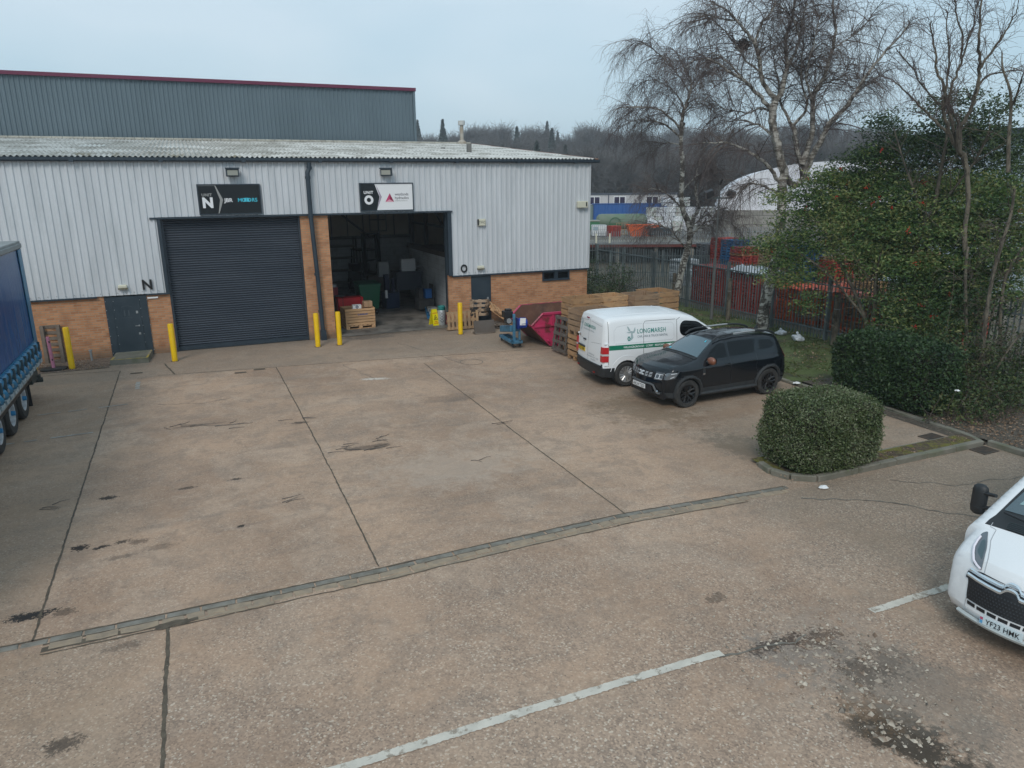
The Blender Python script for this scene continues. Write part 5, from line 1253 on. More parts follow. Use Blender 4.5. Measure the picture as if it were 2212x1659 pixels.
# wheel arch trims
for sg in (-1,1):
    for cx in (-fr,fr):
        mb=MB(); pts=[]
        for k in range(17):
            a=R(-8)+(math.pi+R(16))*k/16; pts.append(Vector(sv.side(cx+.445*math.cos(a),max(.27,ARZ+.445*math.sin(a)),sg,.0)))
        mb.tube(pts,.045,6); mb.build('arch_trim',M['dark_plastic'],suv,smooth=50)
    mb=MB(); mb.tube([sv.side(x,.31,sg,.0) for x in (-.93,-.5,0,.5,.93)],.055,6); mb.build('sill_trim',M['dark_plastic'],suv,smooth=50)
gl=M['glass']
sv.side_patch('side_window',[(.76,1.15),(.04,1.16),(.04,1.49),(.22,1.50),(.50,1.37)],gl,rnd=.04)
sv.side_patch('side_window',[(-.06,1.165),(-.86,1.18),(-.98,1.50),(-.50,1.515),(-.06,1.505)],gl,rnd=.04)
sv.side_patch('rear_quarter_window',[(-1.06,1.22),(-1.52,1.26),(-1.62,1.36),(-1.46,1.45),(-1.12,1.47)],gl,rnd=.05)
ws=sv.patch('windscreen',[(.90,1.197),(.62,1.36),(.30,1.534)],lambda u:(-.93+.05*u,.93-.05*u),M['glass_blue'],off=.006)
mb=MB(); mb.tube([sv.on([(.93,1.18),(.62,1.36)],t,.03,.02) for t in (-.85,-.4,0,.05)],.012,5); mb.tube([sv.on([(.93,1.18),(.62,1.36)],t,.03,.02) for t in (.0,.4,.8)],.012,5); mb.build('wiper',M['black'],ws)
mb=MB(); 
a=[sv.on([(.90,1.197),(.30,1.534)],t,u,.014) for t,u in ((.62,.80),(.56,.80),(.56,.90),(.62,.90))]; mb.add(a,[(0,1,2,3)]); a=[sv.on([(.90,1.197),(.30,1.534)],t,u,.014) for t,u in ((-.80,.04),(-.72,.04),(-.72,.12),(-.80,.12))]; mb.add(a,[(0,1,2,3)]); mb.build('sticker',M['sign_cyan'],ws)
sv.patch('cowl_panel',[(1.02,1.168),(.91,1.19)],lambda u:(-.93,.93),M['black_plastic'],off=.008,nu=2)
sv.patch('rear_window',[(-1.89,1.46),(-2.03,1.17)],lambda u:(-.82,.82),gl,off=.006)
# panel gaps
M['swage']=mat('shut_line_grey',(.42,.43,.44),rough=.6)
def gap(c,pts,sides=(-1,1),w=.008,mt=None):
    for sg in sides:
        mb=MB(); L=[]
        for (ax,az),(bx,bz) in zip(pts,pts[1:]):
            n=max(1,int(math.hypot(bx-ax,bz-az)/.06)); L+=[(ax+(bx-ax)*i/n,az+(bz-az)*i/n) for i in range(n)]
        L.append(pts[-1]); vs=[]
        for i,(x,z) in enumerate(L):
            a=L[max(0,i-1)]; b=L[min(len(L)-1,i+1)]; d=math.hypot(b[0]-a[0],b[1]-a[1]) or 1; nx,nz=-(b[1]-a[1])/d*w/2,(b[0]-a[0])/d*w/2
            vs+= [c.side(x+nx,z+nz,sg,.0035),c.side(x-nx,z-nz,sg,.0035)]
        mb.add(vs,[(2*i,2*i+1,2*i+3,2*i+2) for i in range(len(L)-1)]); mb.build('panel_gap',mt or M['black'],c.root)
gap(sv,[(.86,1.15),(.90,.95),(.88,.5),(.84,.38)]); gap(sv,[(-.02,1.52),(-.02,1.0),(-.04,.40)]); gap(sv,[(-.92,1.16),(-.86,.82),(-.98,.60),(-.93,.42)])
for sg in (-1,1):
    for x in (.12,-.72): mb=MB(); p=Vector(sv.side(x,1.005,sg,.0)); mb.tube([p+Vector((-.09,-sg*.005,0)),p+Vector((-.07,sg*.03,0)),p+Vector((.07,sg*.03,.005)),p+Vector((.09,-sg*.005,0))],.016,6); mb.build('door_handle',paint_blk,suv,smooth=50)
    # black wing badge behind the front arch
    mb=MB(); 
    vs=[sv.side(x,z,sg,.012) for x,z in ((.82,.98),(.90,.98),(.92,.80),(.80,.80))]+[sv.side(x,z,sg,-.004) for x,z in ((.82,.98),(.90,.98),(.92,.80),(.80,.80))]
    mb.add(vs,[(0,1,2,3),(0,4,5,1),(1,5,6,2),(2,6,7,3),(3,7,4,0)]); mb.build('wing_badge',M['black_plastic'],suv)
    mb=MB(); vs=[sv.side(x,z,sg,.015) for x,z in ((.83,.845),(.89,.845),(.89,.815),(.83,.815))]; mb.add(vs,[(0,1,2,3)]); mb.build('badge_plate',M['chrome'],suv)
copper=mat('copper_paint',(.20,.075,.042),rough=.4,coat=.2)
for sg in (-1,1):
    mb=MB(); c0=Vector(sv.side(.66,1.14,sg,.13)); prof=[(.0,-.13),(.06,-.12),(.085,-.05),(.085,.05),(.06,.11),(.0,.125)]
    mb.lathe([(a,b) for a,b in prof],(0,0,0),axis='Y',n=14); mb.xf(Matrix.Translation(c0)@Matrix.Scale(1.15,4,(0,0,1))@Matrix.Scale(.8,4,(1,0,0))); mi=mb.build('mirror',copper,suv,smooth=60)
    mb=MB(); mb.cbox((c0.x-.065,c0.y,c0.z),(.01,.20,.13)); mb.build('mirror_glass',M['glass'],mi)
    mb=MB(); p=Vector(sv.side(.72,1.12,sg,0)); mb.tube([p,c0+Vector((.0,0,-.06))],.03,6); mb.build('mirror_arm',M['black_plastic'],mi)
# grille, lights, bumper
gseg=[(2.135,.74),(2.11,.83),(2.085,.90)]
sv.patch('grille',gseg,lambda u:(-.66,.66),M['black'],off=.008)
wh=mat('pale_light_bar',(.62,.66,.70),rough=.3)
mb=MB()
def gbar(t0,t1,u0,u1,off=.016): mb.add([sv.on(gseg,t0,u0,off),sv.on(gseg,t1,u0,off),sv.on(gseg,t1,u1,off),sv.on(gseg,t0,u1,off)],[(0,1,2,3)])
for sg in (-1,1):
    for k in range(2):
        for u0 in (.18,.56): gbar(sg*(.22+.20*k),sg*(.36+.20*k),u0,u0+.06); gbar(sg*(.22+.20*k),sg*(.36+.20*k),u0+.16,u0+.22)
mb.build('grille_blocks',wh,suv,clean=False)
mb=MB()
for sg in (-1,1):
    for t0,t1,u0,u1 in ((.02,.16,.62,.80),(.02,.16,.18,.36),(.01,.06,.30,.70)): mb.add([sv.on(gseg,sg*t0,u0,.02),sv.on(gseg,sg*t1,u0,.02),sv.on(gseg,sg*t1,u1,.02),sv.on(gseg,sg*t0,u1,.02)],[(0,1,2,3)])
mb.build('emblem',wh,suv,clean=False)
hseg=[(2.14,.72),(2.11,.83),(2.08,.91)]
M['lamp_glass']=mat('lamp_glass',(.10,.115,.13),rough=.05,coat=1.0,spec=.8)
for sg in (-1,1):
    tl=(lambda u:(.68,1.0)) if sg>0 else (lambda u:(-1.0,-.68))
    h=sv.patch('headlight',hseg,tl,M['lamp_glass'],off=.012)
    s2=sv.side_patch('headlight_side',[(2.125,.74),(2.10,.88),(2.03,.93),(1.66,.955),(1.84,.80)],M['lamp_glass'],sides=(sg,),off=.01,parent=h)
    mb=MB()
    for t0,t1,u0,u1 in ((.72,.98,.14,.20),(.85,.88,.2,.70),(.72,.97,.70,.77),(.71,.73,.14,.75)): mb.add([sv.on(hseg,sg*t0,u0,.018),sv.on(hseg,sg*t1,u0,.018),sv.on(hseg,sg*t1,u1,.018),sv.on(hseg,sg*t0,u1,.018)],[(0,1,2,3)])
    for q in (((2.0,.79),(1.99,.81),(1.86,.85),(1.87,.83)),((1.98,.895),(1.98,.91),(1.76,.935),(1.77,.92))): mb.add([sv.side(x,z,sg,.016) for x,z in q],[(0,1,2,3)])
    mb.build('light_signature',wh,h,clean=False)
sv.patch('lower_grille',[(2.165,.40),(2.168,.56)],lambda u:(-.62-.08*(1-u),.62+.08*(1-u)),M['black'],off=.010)
mb=MB(); mb.tube([sv.on([(2.165,.38),(2.168,.60)],t,u,.02) for t,u in ((-.98,.0),(-.86,.05),(-.72,.9),(-.60,1.0),(-.3,1.02),(.3,1.02),(.60,1.0),(.72,.9),(.86,.05),(.98,.0))],.028,6); mb.build('bumper_trim',mat('skid_grey',(.075,.08,.085),rough=.5),suv,smooth=50)
for sg in (-1,1):
    mb=MB(); p=Vector(sv.on([(2.16,.36),(2.17,.56)],sg*.86,.3,.02)); mb.lathe([(.0,.0),(.035,.0),(.045,-.03)],(0,0,0),axis='X',n=12); mb.xf(Matrix.Translation(p+Vector((.02,0,0)))); mb.build('fog_light',M['chrome'],suv)
plate(suv,lambda a,b,d:(2.205+d,a,.515+b),'AK24 TZD',.52,.111,M['plate_white'])
# roof rails and aerial
for sg in (-1,1):
    mb=MB(); P=[]
    for x,dz in ((.36,-.01),(.22,.045),(.02,.075),(-.3,.085)): P.append(Vector((x,sg*.545,1.60+dz-(.03 if x>.3 else 0))))
    mb.tube(P,[.022,.026,.026,.024],8); mb.tube([Vector((-1.05,sg*.53,1.70)),Vector((-1.4,sg*.52,1.675)),Vector((-1.65,sg*.51,1.62)),Vector((-1.78,sg*.50,1.555))],[.024,.026,.026,.022],8)
    rl=mb.build('roof_rail',M['black_plastic'],suv,smooth=50)
    mb=MB(); mb.tube([Vector((-.3,sg*.545,1.688)),Vector((-.7,sg*.54,1.70)),Vector((-1.05,sg*.53,1.70))],.024,8); mb.build('rail_bar',M['rim'],rl,smooth=50)
mb=MB(); mb.add([(-1.52,-.015,1.62),(-1.52,.015,1.62),(-1.66,.02,1.62),(-1.66,-.02,1.62),(-1.64,0,1.74)],[(0,1,4),(1,2,4),(2,3,4),(3,0,4)]); mb.build('aerial',M['black_plastic'],suv)
for sg in (-1,1): sv.side_patch('tail_light',[(-1.98,.98),(-1.98,1.18),(-2.04,1.16),(-2.09,1.0)],mat('dark_tail_red',(.10,.01,.012),rough=.15,coat=.8),sides=(sg,),off=.008)
mb=MB(); mb.box(-1.95,1.95,-.70,.70,.24,.75); mb.build('underbody',M['black'],suv)
for x in (-fr,fr):
    for sg in (-1,1): wheel(suv,x,sg*.79,.36,.225,'six',sg,M['rim_black'])

# ---- the white hire van
ARZ=.34
van=empty('parked_van',(10.80,17.74,-.09),R(-5.5),'white panel van with a green stripe and LONGMARSH lettering parked by the stacked crates','van')
wb=2.925
vtop=[(wb+.80,.26),(wb+.88,.40),(wb+.89,.62),(wb+.84,.82),(wb+.74,.98),(wb+.35,1.16),(wb+.10,1.24),(2.40,1.62),(2.12,1.80),(1.80,1.89),(1.3,1.925),(.5,1.935),(-.3,1.92),(-.50,1.905),(-.64,1.86),(-.695,1.74),(-.74,1.35),(-.765,.95),(-.77,.60),(-.79,.595),(-.81,.50),(-.795,.30)]
vout=outline(vtop,(0,wb),.40,.26,0)
def hw_van(x,z):
    w=.945
    if z<.5: w-=.03*(.5-z)/.25
    if z>1.0: w-=.028*ss((z-1.0)/.35)
    if z>1.15: w-=.10*(max(0,z-1.15)/.75)**1.6
    if x>wb-.2: w-=.26*((x-wb+.2)/1.1)**2
    if x<-.55: w-=.05*((-x-.55)/.3)
    return w
vn=Car(van,vout,range(len(vtop)),hw_van,rnd_r=.12,crown=.035,bow=(.22,0,.05,0),bowlen=.8)
def fm_van(x,t,z):
    if x<-.40 and z<.56: return 1
    if x<-.745 and z<.62: return 1
    if math.hypot(x-wb,z-ARZ)<.40 or (z<.42 and .4<x<wb-.3 and z<.34): return 1
    return 0
vn.body([M['white_paint'],M['black_plastic']],face_mat=fm_van)
vn.side_patch('front_door_window',[(1.74,1.29),(2.70,1.27),(2.56,1.44),(2.20,1.68),(1.76,1.73),(1.64,1.62),(1.63,1.40)],gl,rnd=.10)
vn.patch('windscreen',[(wb+.08,1.25),(2.40,1.62),(2.16,1.77)],lambda u:(-.90,.90),M['glass_blue'],off=.006)
gap(vn,[(1.54,.32),(1.54,1.76),(1.65,1.82)],w=.01); gap(vn,[(.50,.36),(.50,1.70),(.56,1.78),(1.50,1.78)],w=.010)
gap(vn,[(-.60,.60),(-.60,1.82)],w=.012); gap(vn,[(-.42,1.24),(-.42,1.56),(-.32,1.67),(.0,1.71),(.46,1.72)],w=.006,mt=M['swage']) ; gap(vn,[(.56,1.72),(1.38,1.70),(1.45,1.63),(1.45,1.27),(1.38,1.22),(-.38,1.21)],w=.006,mt=M['swage'])
mb=MB()
vn.side_patch('green_stripe',[(-.59,1.045),(2.8,1.04),(2.8,1.16),(-.59,1.175)],M['sign_green'],off=.0045,th=0,step=.1)
def vs_txt(x0,z0,sg=-1,off=.0075): return lambda a,b_: vn.side(x0+a,z0+b_,sg,off)
mb=MB(); text_on(mb,'WELLINGBOROUGH · CORBY · BEDFORD · M.KEYNES',.072,vs_txt(-.12,1.08),.001,'LEFT',1.0,sx=.94); mb.build('stripe_lettering',M['white'],van,clean=False)
mb=MB(); text_on(mb,'LONGMARSH',.175,vs_txt(.30,1.46),.002,'LEFT',1.08,sx=.80); mb.build('side_lettering',M['teal'],van,clean=False)
mb=MB(); text_on(mb,'CAR, VAN & TRUCK RENTAL',.085,vs_txt(.31,1.345),.001,'LEFT',1.0,sx=.86); mb.build('side_lettering_small',M['grey_text'],van,clean=False)
BIRD=[[(0,.26),(.05,.12),(.12,.10),(.10,.18),(.03,.27)],[(.10,.12),(.22,.10),(.29,.24),(.30,.12),(.26,.05),(.16,.03)],[(.14,.04),(.19,.04),(.22,-.10),(.17,-.16),(.10,-.20),(.13,-.08)],[(-.04,.08),(.06,.05),(.13,.05),(.13,.09)]]
bird_m=mat('pale_bird_print',(.34,.43,.44),rough=.4)
mb=MB()
for pg in BIRD: mb.add([vn.side(.0+x*.85,1.44+z*.85,-1,.0075) for x,z in pg],[tuple(range(len(pg)))])
mb.build('bird_emblem',bird_m,van,clean=False)
mb=MB(); 
for k in range(6): a=k*1.05; x=.05+.03*math.cos(a); z=1.33+.05*math.sin(a); mb.add([vn.side(x+dx,z+dz,-1,.0085) for dx,dz in ((-.02,-.012),(.018,-.02),(.02,.016),(-.012,.02))],[(0,1,2,3)])
mb.build('leaf_emblem',M['teal'],van,clean=False)
# rear doors
rs=[(-.77,.62),(-.765,.95),(-.74,1.35),(-.695,1.74),(-.66,1.84)]
def rear(y,z,off=.006):
    for (ax,az),(bx,bz) in zip(rs,rs[1:]):
        if az<=z<=bz or (bx,bz)==rs[-1]:
            k=(z-az)/(bz-az); x=ax+(bx-ax)*k; break
    h=vn.half(x,z); t=max(-1,min(1,y/h)); p=vn.warp(x,t,z); return (p[0]-off,y,p[2])
mb=MB(); zs=np.linspace(.62,1.80,24); vs=[]
for z in zs: vs+=[rear(-.005,z,.005),rear(.005,z,.005)]
mb.add(vs,[(2*i,2*i+1,2*i+3,2*i+2) for i in range(23)])
for sg in (-1,1):
    pts=[(sg*.10,1.18),(sg*.10,1.70),(sg*.70,1.66),(sg*.76,1.20),(sg*.10,1.10)]
    vs=[]
    for (ax,az),(bx,bz) in zip(pts,pts[1:]):
        n=10
        for i in range(n): vs.append((ax+(bx-ax)*i/n,az+(bz-az)*i/n))
    q=[rear(a,b,.0045) for a,b in vs]+[rear(a,b+.007,.0045) for a,b in vs]; n=len(vs)
    mb.add(q,[(i,i+1,n+i+1,n+i) for i in range(n-1)])
mb.build('door_gap',mat('shut_line',(.25,.26,.27),rough=.6),van,clean=False)
rt=lambda y0,z0:(lambda a,b_: rear(y0-a,z0+b_,.009))
# seen from behind, text runs towards -y
mb=MB(); text_on(mb,'LONGMARSH',.135,rt(.44,1.50),.001,'LEFT',1.08,sx=.95); mb.build('rear_lettering',M['teal'],van,clean=False)
mb=MB(); text_on(mb,'CAR, VAN & TRUCK RENTAL',.06,rt(.43,1.41),.0,'LEFT',1.0); text_on(mb,'SOWDEN ROAD',.05,rt(-.25,.80),.0,'CENTER'); text_on(mb,'WELLINGBROOK EAST, CORBY',.05,rt(-.32,.735),.0,'CENTER'); text_on(mb,'01536 402301',.05,rt(-.36,.67),.0,'CENTER'); mb.build('rear_lettering_small',M['grey_text'],van,clean=False)
mb=MB()
for pg in BIRD: mb.add([rear(.68-x*.6,1.51+z*.8,.009) for x,z in pg],[tuple(range(len(pg)))])
mb.build('bird_emblem',bird_m,van,clean=False)
for sg in (-1,1):
    mb=MB(); 
    for i,(z0,z1) in enumerate(((.72,.89),(.895,.945),(.95,1.13))):
        vs=[]; ys=[(sg*.80),(sg*.90)]
        A=[rear(sg*.78,z,.02) for z in (z0,z1)]; B=[rear(sg*.905,z,.018) for z in (z0,z1)]; D=[vn.side(-.60,z,sg,.016) for z in (z0,z1)]; 
        mb.add([A[0],B[0],B[1],A[1]],[(0,1,2,3)],1 if i==1 else 0); mb.add([B[0],D[0],D[1],B[1]],[(0,1,2,3)],1 if i==1 else 0)
        A2=[rear(sg*.78,z,-.0) for z in (z0,z1)]; D2=[vn.side(-.60,z,sg,-.002) for z in (z0,z1)]
        mb.add([A[0],A[1],A2[1],A2[0]],[(0,1,2,3)]); mb.add([D[0],D[1],D2[1],D2[0]],[(0,1,2,3)]); mb.add([A[1],B[1],D[1],A2[1]],[(0,1,2,3)])
    mb.build('tail_light',[mat('tail_red',(.45,.008,.015),rough=.2,coat=.6),mat('tail_clear',(.5,.5,.5),rough=.2)],van)
    for z in (.63,1.22): mb=MB(); p=Vector(vn.side(-.66,z,sg,.0)); mb.cbox(p,(.13,.04,.05)); mb.build('door_hinge',M['white_paint'],van,bevel=.01)
mb=MB(); p=rear(.16,1.76,.01); mb.cbox(p,(.03,.16,.035)); mb.build('high_brake_light',mat('brake_red',(.25,.01,.05),rough=.25),van,bevel=.008)
mb=MB(); p=rear(.22,1.14,.02); mb.cbox(p,(.05,.16,.04)); mb.build('door_handle',M['black_plastic'],van,bevel=.015)
mb=MB(); p=rear(.62,1.22,.01); mb.cbox(p,(.01,.07,.09)); mb.build('badge',M['chrome'],van,bevel=.01)
plate(van,lambda a,b,d:(rear(.40,.85,.02)[0]-d,.42-a,.86+b),'KL22 WPK',.46,.11,M['plate_yellow'])
mb=MB(); p=rear(.40,.95,.02); mb.cbox((p[0],.42,.955),(.06,.44,.05)); mb.build('plate_lamp_bar',M['black_plastic'],van,bevel=.015)
mb=MB()
for y in (-.55,.55): mb.cbox((-.815,y,.38),(.02,.09,.03))
mb.build('reflector',mat('reflector_red',(.3,.01,.01),rough=.2),van)
mb=MB(); P=[]
for t in np.linspace(-1,1,15): P.append(vn.warp(-.795,t,.585))
mb.tube(P,.03,6); mb.build('bumper_lip',M['black_plastic'],van,smooth=50)
mb=MB(); p=Vector(vn.side(1.38,1.10,-1,.0)); mb.tube([p+Vector((-.12,.005,0)),p+Vector((-.09,-.035,0)),p+Vector((.09,-.035,0)),p+Vector((.12,.005,0))],.018,6); mb.build('door_handle',M['white_paint'],van,smooth=50)
mb=MB(); p=Vector(vn.side(1.38,1.07,-1,.003)); mb.cbox(p,(.20,.006,.025)); mb.build('handle_recess',M['black'],van)
mb=MB()   # swage over the rear wheel
for sg in (-1,1):
    pts=[Vector(vn.side(.53*math.cos(a),ARZ+.53*math.sin(a),sg,-.008)) for a in np.linspace(R(12),R(168),22)]; mb.tube(pts,.014,6)
mb.build('arch_swage',M['white_paint'],van,smooth=60)
mb=MB()
for x in (-.35,.45,1.25): mb.add([(x-.01,-.70,vn.warp(x,.85,1.905)[2]+.004),(x+.01,-.70,vn.warp(x,.85,1.905)[2]+.004),(x+.01,.70,vn.warp(x,.85,1.905)[2]+.004),(x-.01,.70,vn.warp(x,.85,1.905)[2]+.004)],[])
for sg in (-1,1): mb.tube([vn.warp(x,sg*.80,z) for x,z in ((-.56,1.885),(-.3,1.92),(.5,1.935),(1.3,1.925),(1.8,1.885))],.008,4)
mb.tube([vn.warp(1.52,t,1.912) for t in (-.85,-.5,0,.5,.85)],.010,4); mb.tube([vn.warp(.30,t,1.933) for t in (-.8,-.4,0,.4,.8)],.006,4)
mb.build('roof_seam',M['white_paint'],van,smooth=60)
mb=MB()
for sg in (-1,1): c0=Vector(vn.side(2.62,1.28,sg,.14)); mb.cbox(c0,(.12,.20,.26))
mb.build('mirror',M['black_plastic'],van,bevel=.04)
mb=MB(); mb.box(-.6,wb+.6,-.72,.72,.22,.7); mb.build('underbody',M['black'],van)
for x in (0,wb):
    for sg in (-1,1): wheel(van,x,sg*.85,.34,.215,'fan',sg,M['rim'])
# ---- the white coachbuilt motor caravan at the right edge
ARZ=.36
mh=empty('motor_caravan',(9.18,4.76,-.06),math.pi+R(8),'white motor caravan with chrome chevron grille and plate YF23 HMK at the right edge','motor caravan')
mtop=[(.98,.30),(1.06,.36),(1.10,.46),(1.085,.60),(1.04,.80),(.98,.93),(.93,1.03),(.88,1.10),(.72,1.18),(.42,1.30),(.20,1.40),(.08,1.45),(-.40,1.74),(-.95,2.03),(-1.2,2.16),(-1.6,2.28),(-2.2,2.32),(-2.25,.30)]
mout=outline(mtop,(0.02,),.42,.27,0)
def hw_mh(x,z):
    w=1.0
    if z>1.15: w-=.24*max(0,z-1.15)
    if x>.2: w-=.20*((x-.2)/.9)**2.0
    if z<.45: w-=.05*(.45-z)/.15
    if z>.9 and x>.3: w-=.10*ss((z-.9)/.35)
    return w
mc=Car(mh,mout,range(len(mtop)-1),hw_mh,rnd_r=.13,crown=.03,bow=(.17,0,0,0),bowlen=1.0)
mc.body([M['white_paint'],M['black_plastic']],face_mat=lambda x,t,z:0)
mc.patch('windscreen_surround',[(.26,1.372),(.08,1.45),(-.40,1.74),(-.95,2.03),(-1.15,2.14)],lambda u:(-.93,.93),M['black_plastic'],off=.005,nu=14)
wsm=mc.patch('windscreen',[(-.05,1.53),(-.40,1.74),(-.95,2.03),(-1.08,2.10)],lambda u:(-.86,.86),M['glass_blue'],off=.012,nu=10)
mb=MB(); seg=[(-.03,1.555),(-.30,1.80)]
mb.tube([mc.on([(.2,1.40),(-.3,1.80)],t,.12+.22*k,.035) for k,t in ((0,.15),(.35,-.2),(.8,-.72))],.016,6); mb.tube([mc.on([(.2,1.40),(-.3,1.80)],t,.15+.2*k,.035) for k,t in ((0,-.35),(.5,.2),(.8,.6))],.014,6); mb.build('wiper',M['black'],wsm)
mb=MB()
for k in range(5): mb.tube([mc.on([(.26,1.372),(.08,1.46)],t,.12+.16*k,.018) for t in (.62,.45,.30)],.008,4); mb.tube([mc.on([(.26,1.372),(.08,1.46)],t,.12+.16*k,.018) for t in (-.62,-.45,-.30)],.008,4)
mb.build('cowl_vents',mat('vent_grey',(.03,.04,.045),rough=.4),mh)
# seen through the screen: silver blind and dash stand just inside the glass as folds on it
bl2=mat('screen_blind',(.22,.33,.34),rough=.4); mb=MB()
S2=[(-.05,1.53),(-.40,1.74),(-.95,2.03),(-1.08,2.10)]
for a,b,c,d in (((.83,.30),(.80,.36),(.50,.98),(.56,.98)),((.40,.30),(.30,.28),(.20,.90),(.30,.95)),((.74,.14),(.50,.16),(.44,.34),(.70,.36))):
    mb.add([mc.on(S2,-p[0],p[1],.0165) for p in (a,b,c,d)],[(0,1,2,3)])
mb.build('folded_blind',bl2,wsm,clean=False)
# bonnet shut lines
def mline(seg,pts,w=.012,off=.001,mt='swage',name='panel_gap',thick=0):
    mb=MB(); vs=[]; L=[]
    for (t0,u0),(t1,u1) in zip(pts,pts[1:]):
        for i in range(16): L.append((t0+(t1-t0)*i/16,u0+(u1-u0)*i/16))
    L.append(pts[-1]); mb.tube([mc.on(seg,t,u,off) for t,u in L],w/2,4); return mb.build(name,M[mt],mh)
bonnet=[(.985,.92),(.93,1.03),(.88,1.10),(.72,1.18),(.42,1.30),(.20,1.40)]
for sg in (-1,1): mline(bonnet,[(sg*.52,.02),(sg*.62,.30),(sg*.78,.62),(sg*.86,1.0)],w=.012)
mline(bonnet,[(-.52,.03),(0,.03),(.52,.03)],w=.02)
# grille
gs=[(1.088,.58),(1.04,.80),(1.02,.85)]
mc.patch('grille',gs,lambda u:(-.74-.05*u,.74+.05*u),M['black'],off=.010,nu=6,nt=20)
mb=MB()
for i in range(6):
    for j in range(26):
        t=-.72+j*.0576+(.028 if i%2 else 0); u=.08+i*.15
        if abs(t)>.72: continue
        mb.add([mc.on(gs,t-.02,u,.0125),mc.on(gs,t,u-.05,.016),mc.on(gs,t+.02,u,.0125),mc.on(gs,t,u+.05,.0125)],[(0,1,2,3)])
mb.build('grille_mesh',mat('grille_texture',(.025,.027,.03),rough=.35),mh,clean=False)
cs=[(1.03,.83),(1.0,.89),(.975,.94),(.93,1.03)]
mb=MB()
def band(u0,u1,pts,off):
    vs=[]
    for t,du in pts: vs+=[mc.on(cs,t,u0+du,off),mc.on(cs,t,u1+du,off),mc.on(cs,t,(u0+u1)/2+du,off+.022)]
    n=len(pts)
    mb.add(vs,[(3*i,3*i+3,3*i+5,3*i+2) for i in range(n-1)]+[(3*i+2,3*i+5,3*i+4,3*i+1) for i in range(n-1)])
bp=[(-.80,.10),(-.6,.05),(-.4,.02),(-.2,.0),(-.15,.02),(-.09,.24),(-.05,.30),(0,.32),(.05,.30),(.09,.24),(.15,.02),(.2,.0),(.4,.02),(.6,.05),(.80,.10)]
band(.02,.22,bp,.012); band(.34,.54,bp,.012)
mb.build('chrome_chevrons',mat('satin_chrome',(.70,.76,.80),rough=.18,metal=.7),mh,smooth=30)
mc.patch('grille_gap',[(1.03,.83),(.99,.91)],lambda u:(-.82,.82),M['black'],off=.006,nu=4,nt=20)
# lower intake slots and plate
for k in range(7):
    t=-.63+k*.21; mb=MB(); sl=[(1.095,.505),(1.088,.56)]
    vs=[mc.on(sl,t-.085,.1,.006),mc.on(sl,t+.085,.1,.006),mc.on(sl,t+.085,.95,.006),mc.on(sl,t-.085,.95,.006)]; mb.add(vs,[(0,1,2,3)]); mb.build('intake_slot',M['black'],mh)
mline([(1.085,.60),(1.09,.30)],[(-.74,.0),(-.70,.5),(-.70,.9)],w=.010); mline([(1.085,.60),(1.09,.30)],[(.74,.0),(.70,.5),(.70,.9)],w=.010)
mb=MB(); mb.tube([mc.on([(1.09,.40),(1.06,.34)],t,.5,.03) for t in np.linspace(-.86,.86,15)],.028,6); mb.tube([mc.on([(1.09,.40),(1.06,.34)],t,.9,.02) for t in np.linspace(-.84,.84,15)],.03,6); mb.build('bumper_step',mat('bumper_silver',(.45,.49,.49),rough=.4),mh,smooth=50)
plate(mh,lambda a,b,d:(1.125+d-.06*((a)/.9)**2,a,.437+b),'YF23 HMK',.52,.111,M['plate_pale'],blue=True)
# headlights run up the wings
bseg=[(.985,.92),(.93,1.03),(.88,1.10),(.72,1.18),(.42,1.30),(.20,1.40)]
for sg in (-1,1):
    lt=mc.poly_patch('headlight',bseg,[(sg*a,b) for a,b in ((.60,.06),(.80,.10),(.99,.34),(1.0,.72),(.93,.80),(.84,.62),(.74,.42))],M['lamp_glass'],off=.010)
    mb=MB(); mb.tube([mc.on(bseg,sg*t,u,.022) for t,u in ((.63,.085),(.72,.11),(.82,.15),(.91,.24),(.965,.36),(.98,.50),(.975,.62))],.016,6); mb.build('light_bar',mat('daylight_strip',(.78,.74,.80),rough=.2),lt,smooth=50)
    mc.poly_patch('lens_shade',bseg,[(sg*a,b) for a,b in ((.70,.20),(.86,.30),(.92,.55),(.87,.60),(.77,.42))],mat('lamp_inner',(.05,.08,.09),rough=.1,coat=.8),off=.014,parent=lt)
mc.poly_patch('grille_gap',bseg,[(-.80,.0),(-.60,.055),(0,.04),(.60,.055),(.80,.0)],M['black'],off=.006)
# long-arm mirror
for sg in (-1,1):
    base=Vector(mc.side(-.25,1.50,sg,.0)); c0=Vector((-.36,sg*1.17,1.46))
    mb=MB(); mb.tube([base+Vector((-.02,0,.12)),c0+Vector((0,0,.10))],.028,8); mb.tube([base+Vector((-.02,0,-.08)),c0+Vector((0,0,-.14))],.028,8)
    ar=mb.build('mirror',M['black_plastic'],mh,smooth=50)
    mb=MB(); mb.lathe([(.0,-.24),(.06,-.235),(.095,-.20),(.105,-.13),(.105,.13),(.095,.19),(.06,.225),(.0,.23)],n=20); mb.xf(Matrix.Translation(c0)@Matrix.Scale(.72,4,(1,0,0))@Matrix.Scale(1.05,4,(0,1,0))); mb.build('mirror_housing',M['black_plastic'],ar,smooth=60)
    mb=MB(); mb.lathe([(.106,-.12),(.108,-.115),(.106,-.11)],n=20); mb.lathe([(.106,.13),(.108,.135),(.106,.14)],n=20); mb.xf(Matrix.Translation(c0)@Matrix.Scale(.74,4,(1,0,0))@Matrix.Scale(1.06,4,(0,1,0))); mb.build('mirror_ridges',M['dark_plastic'],ar)
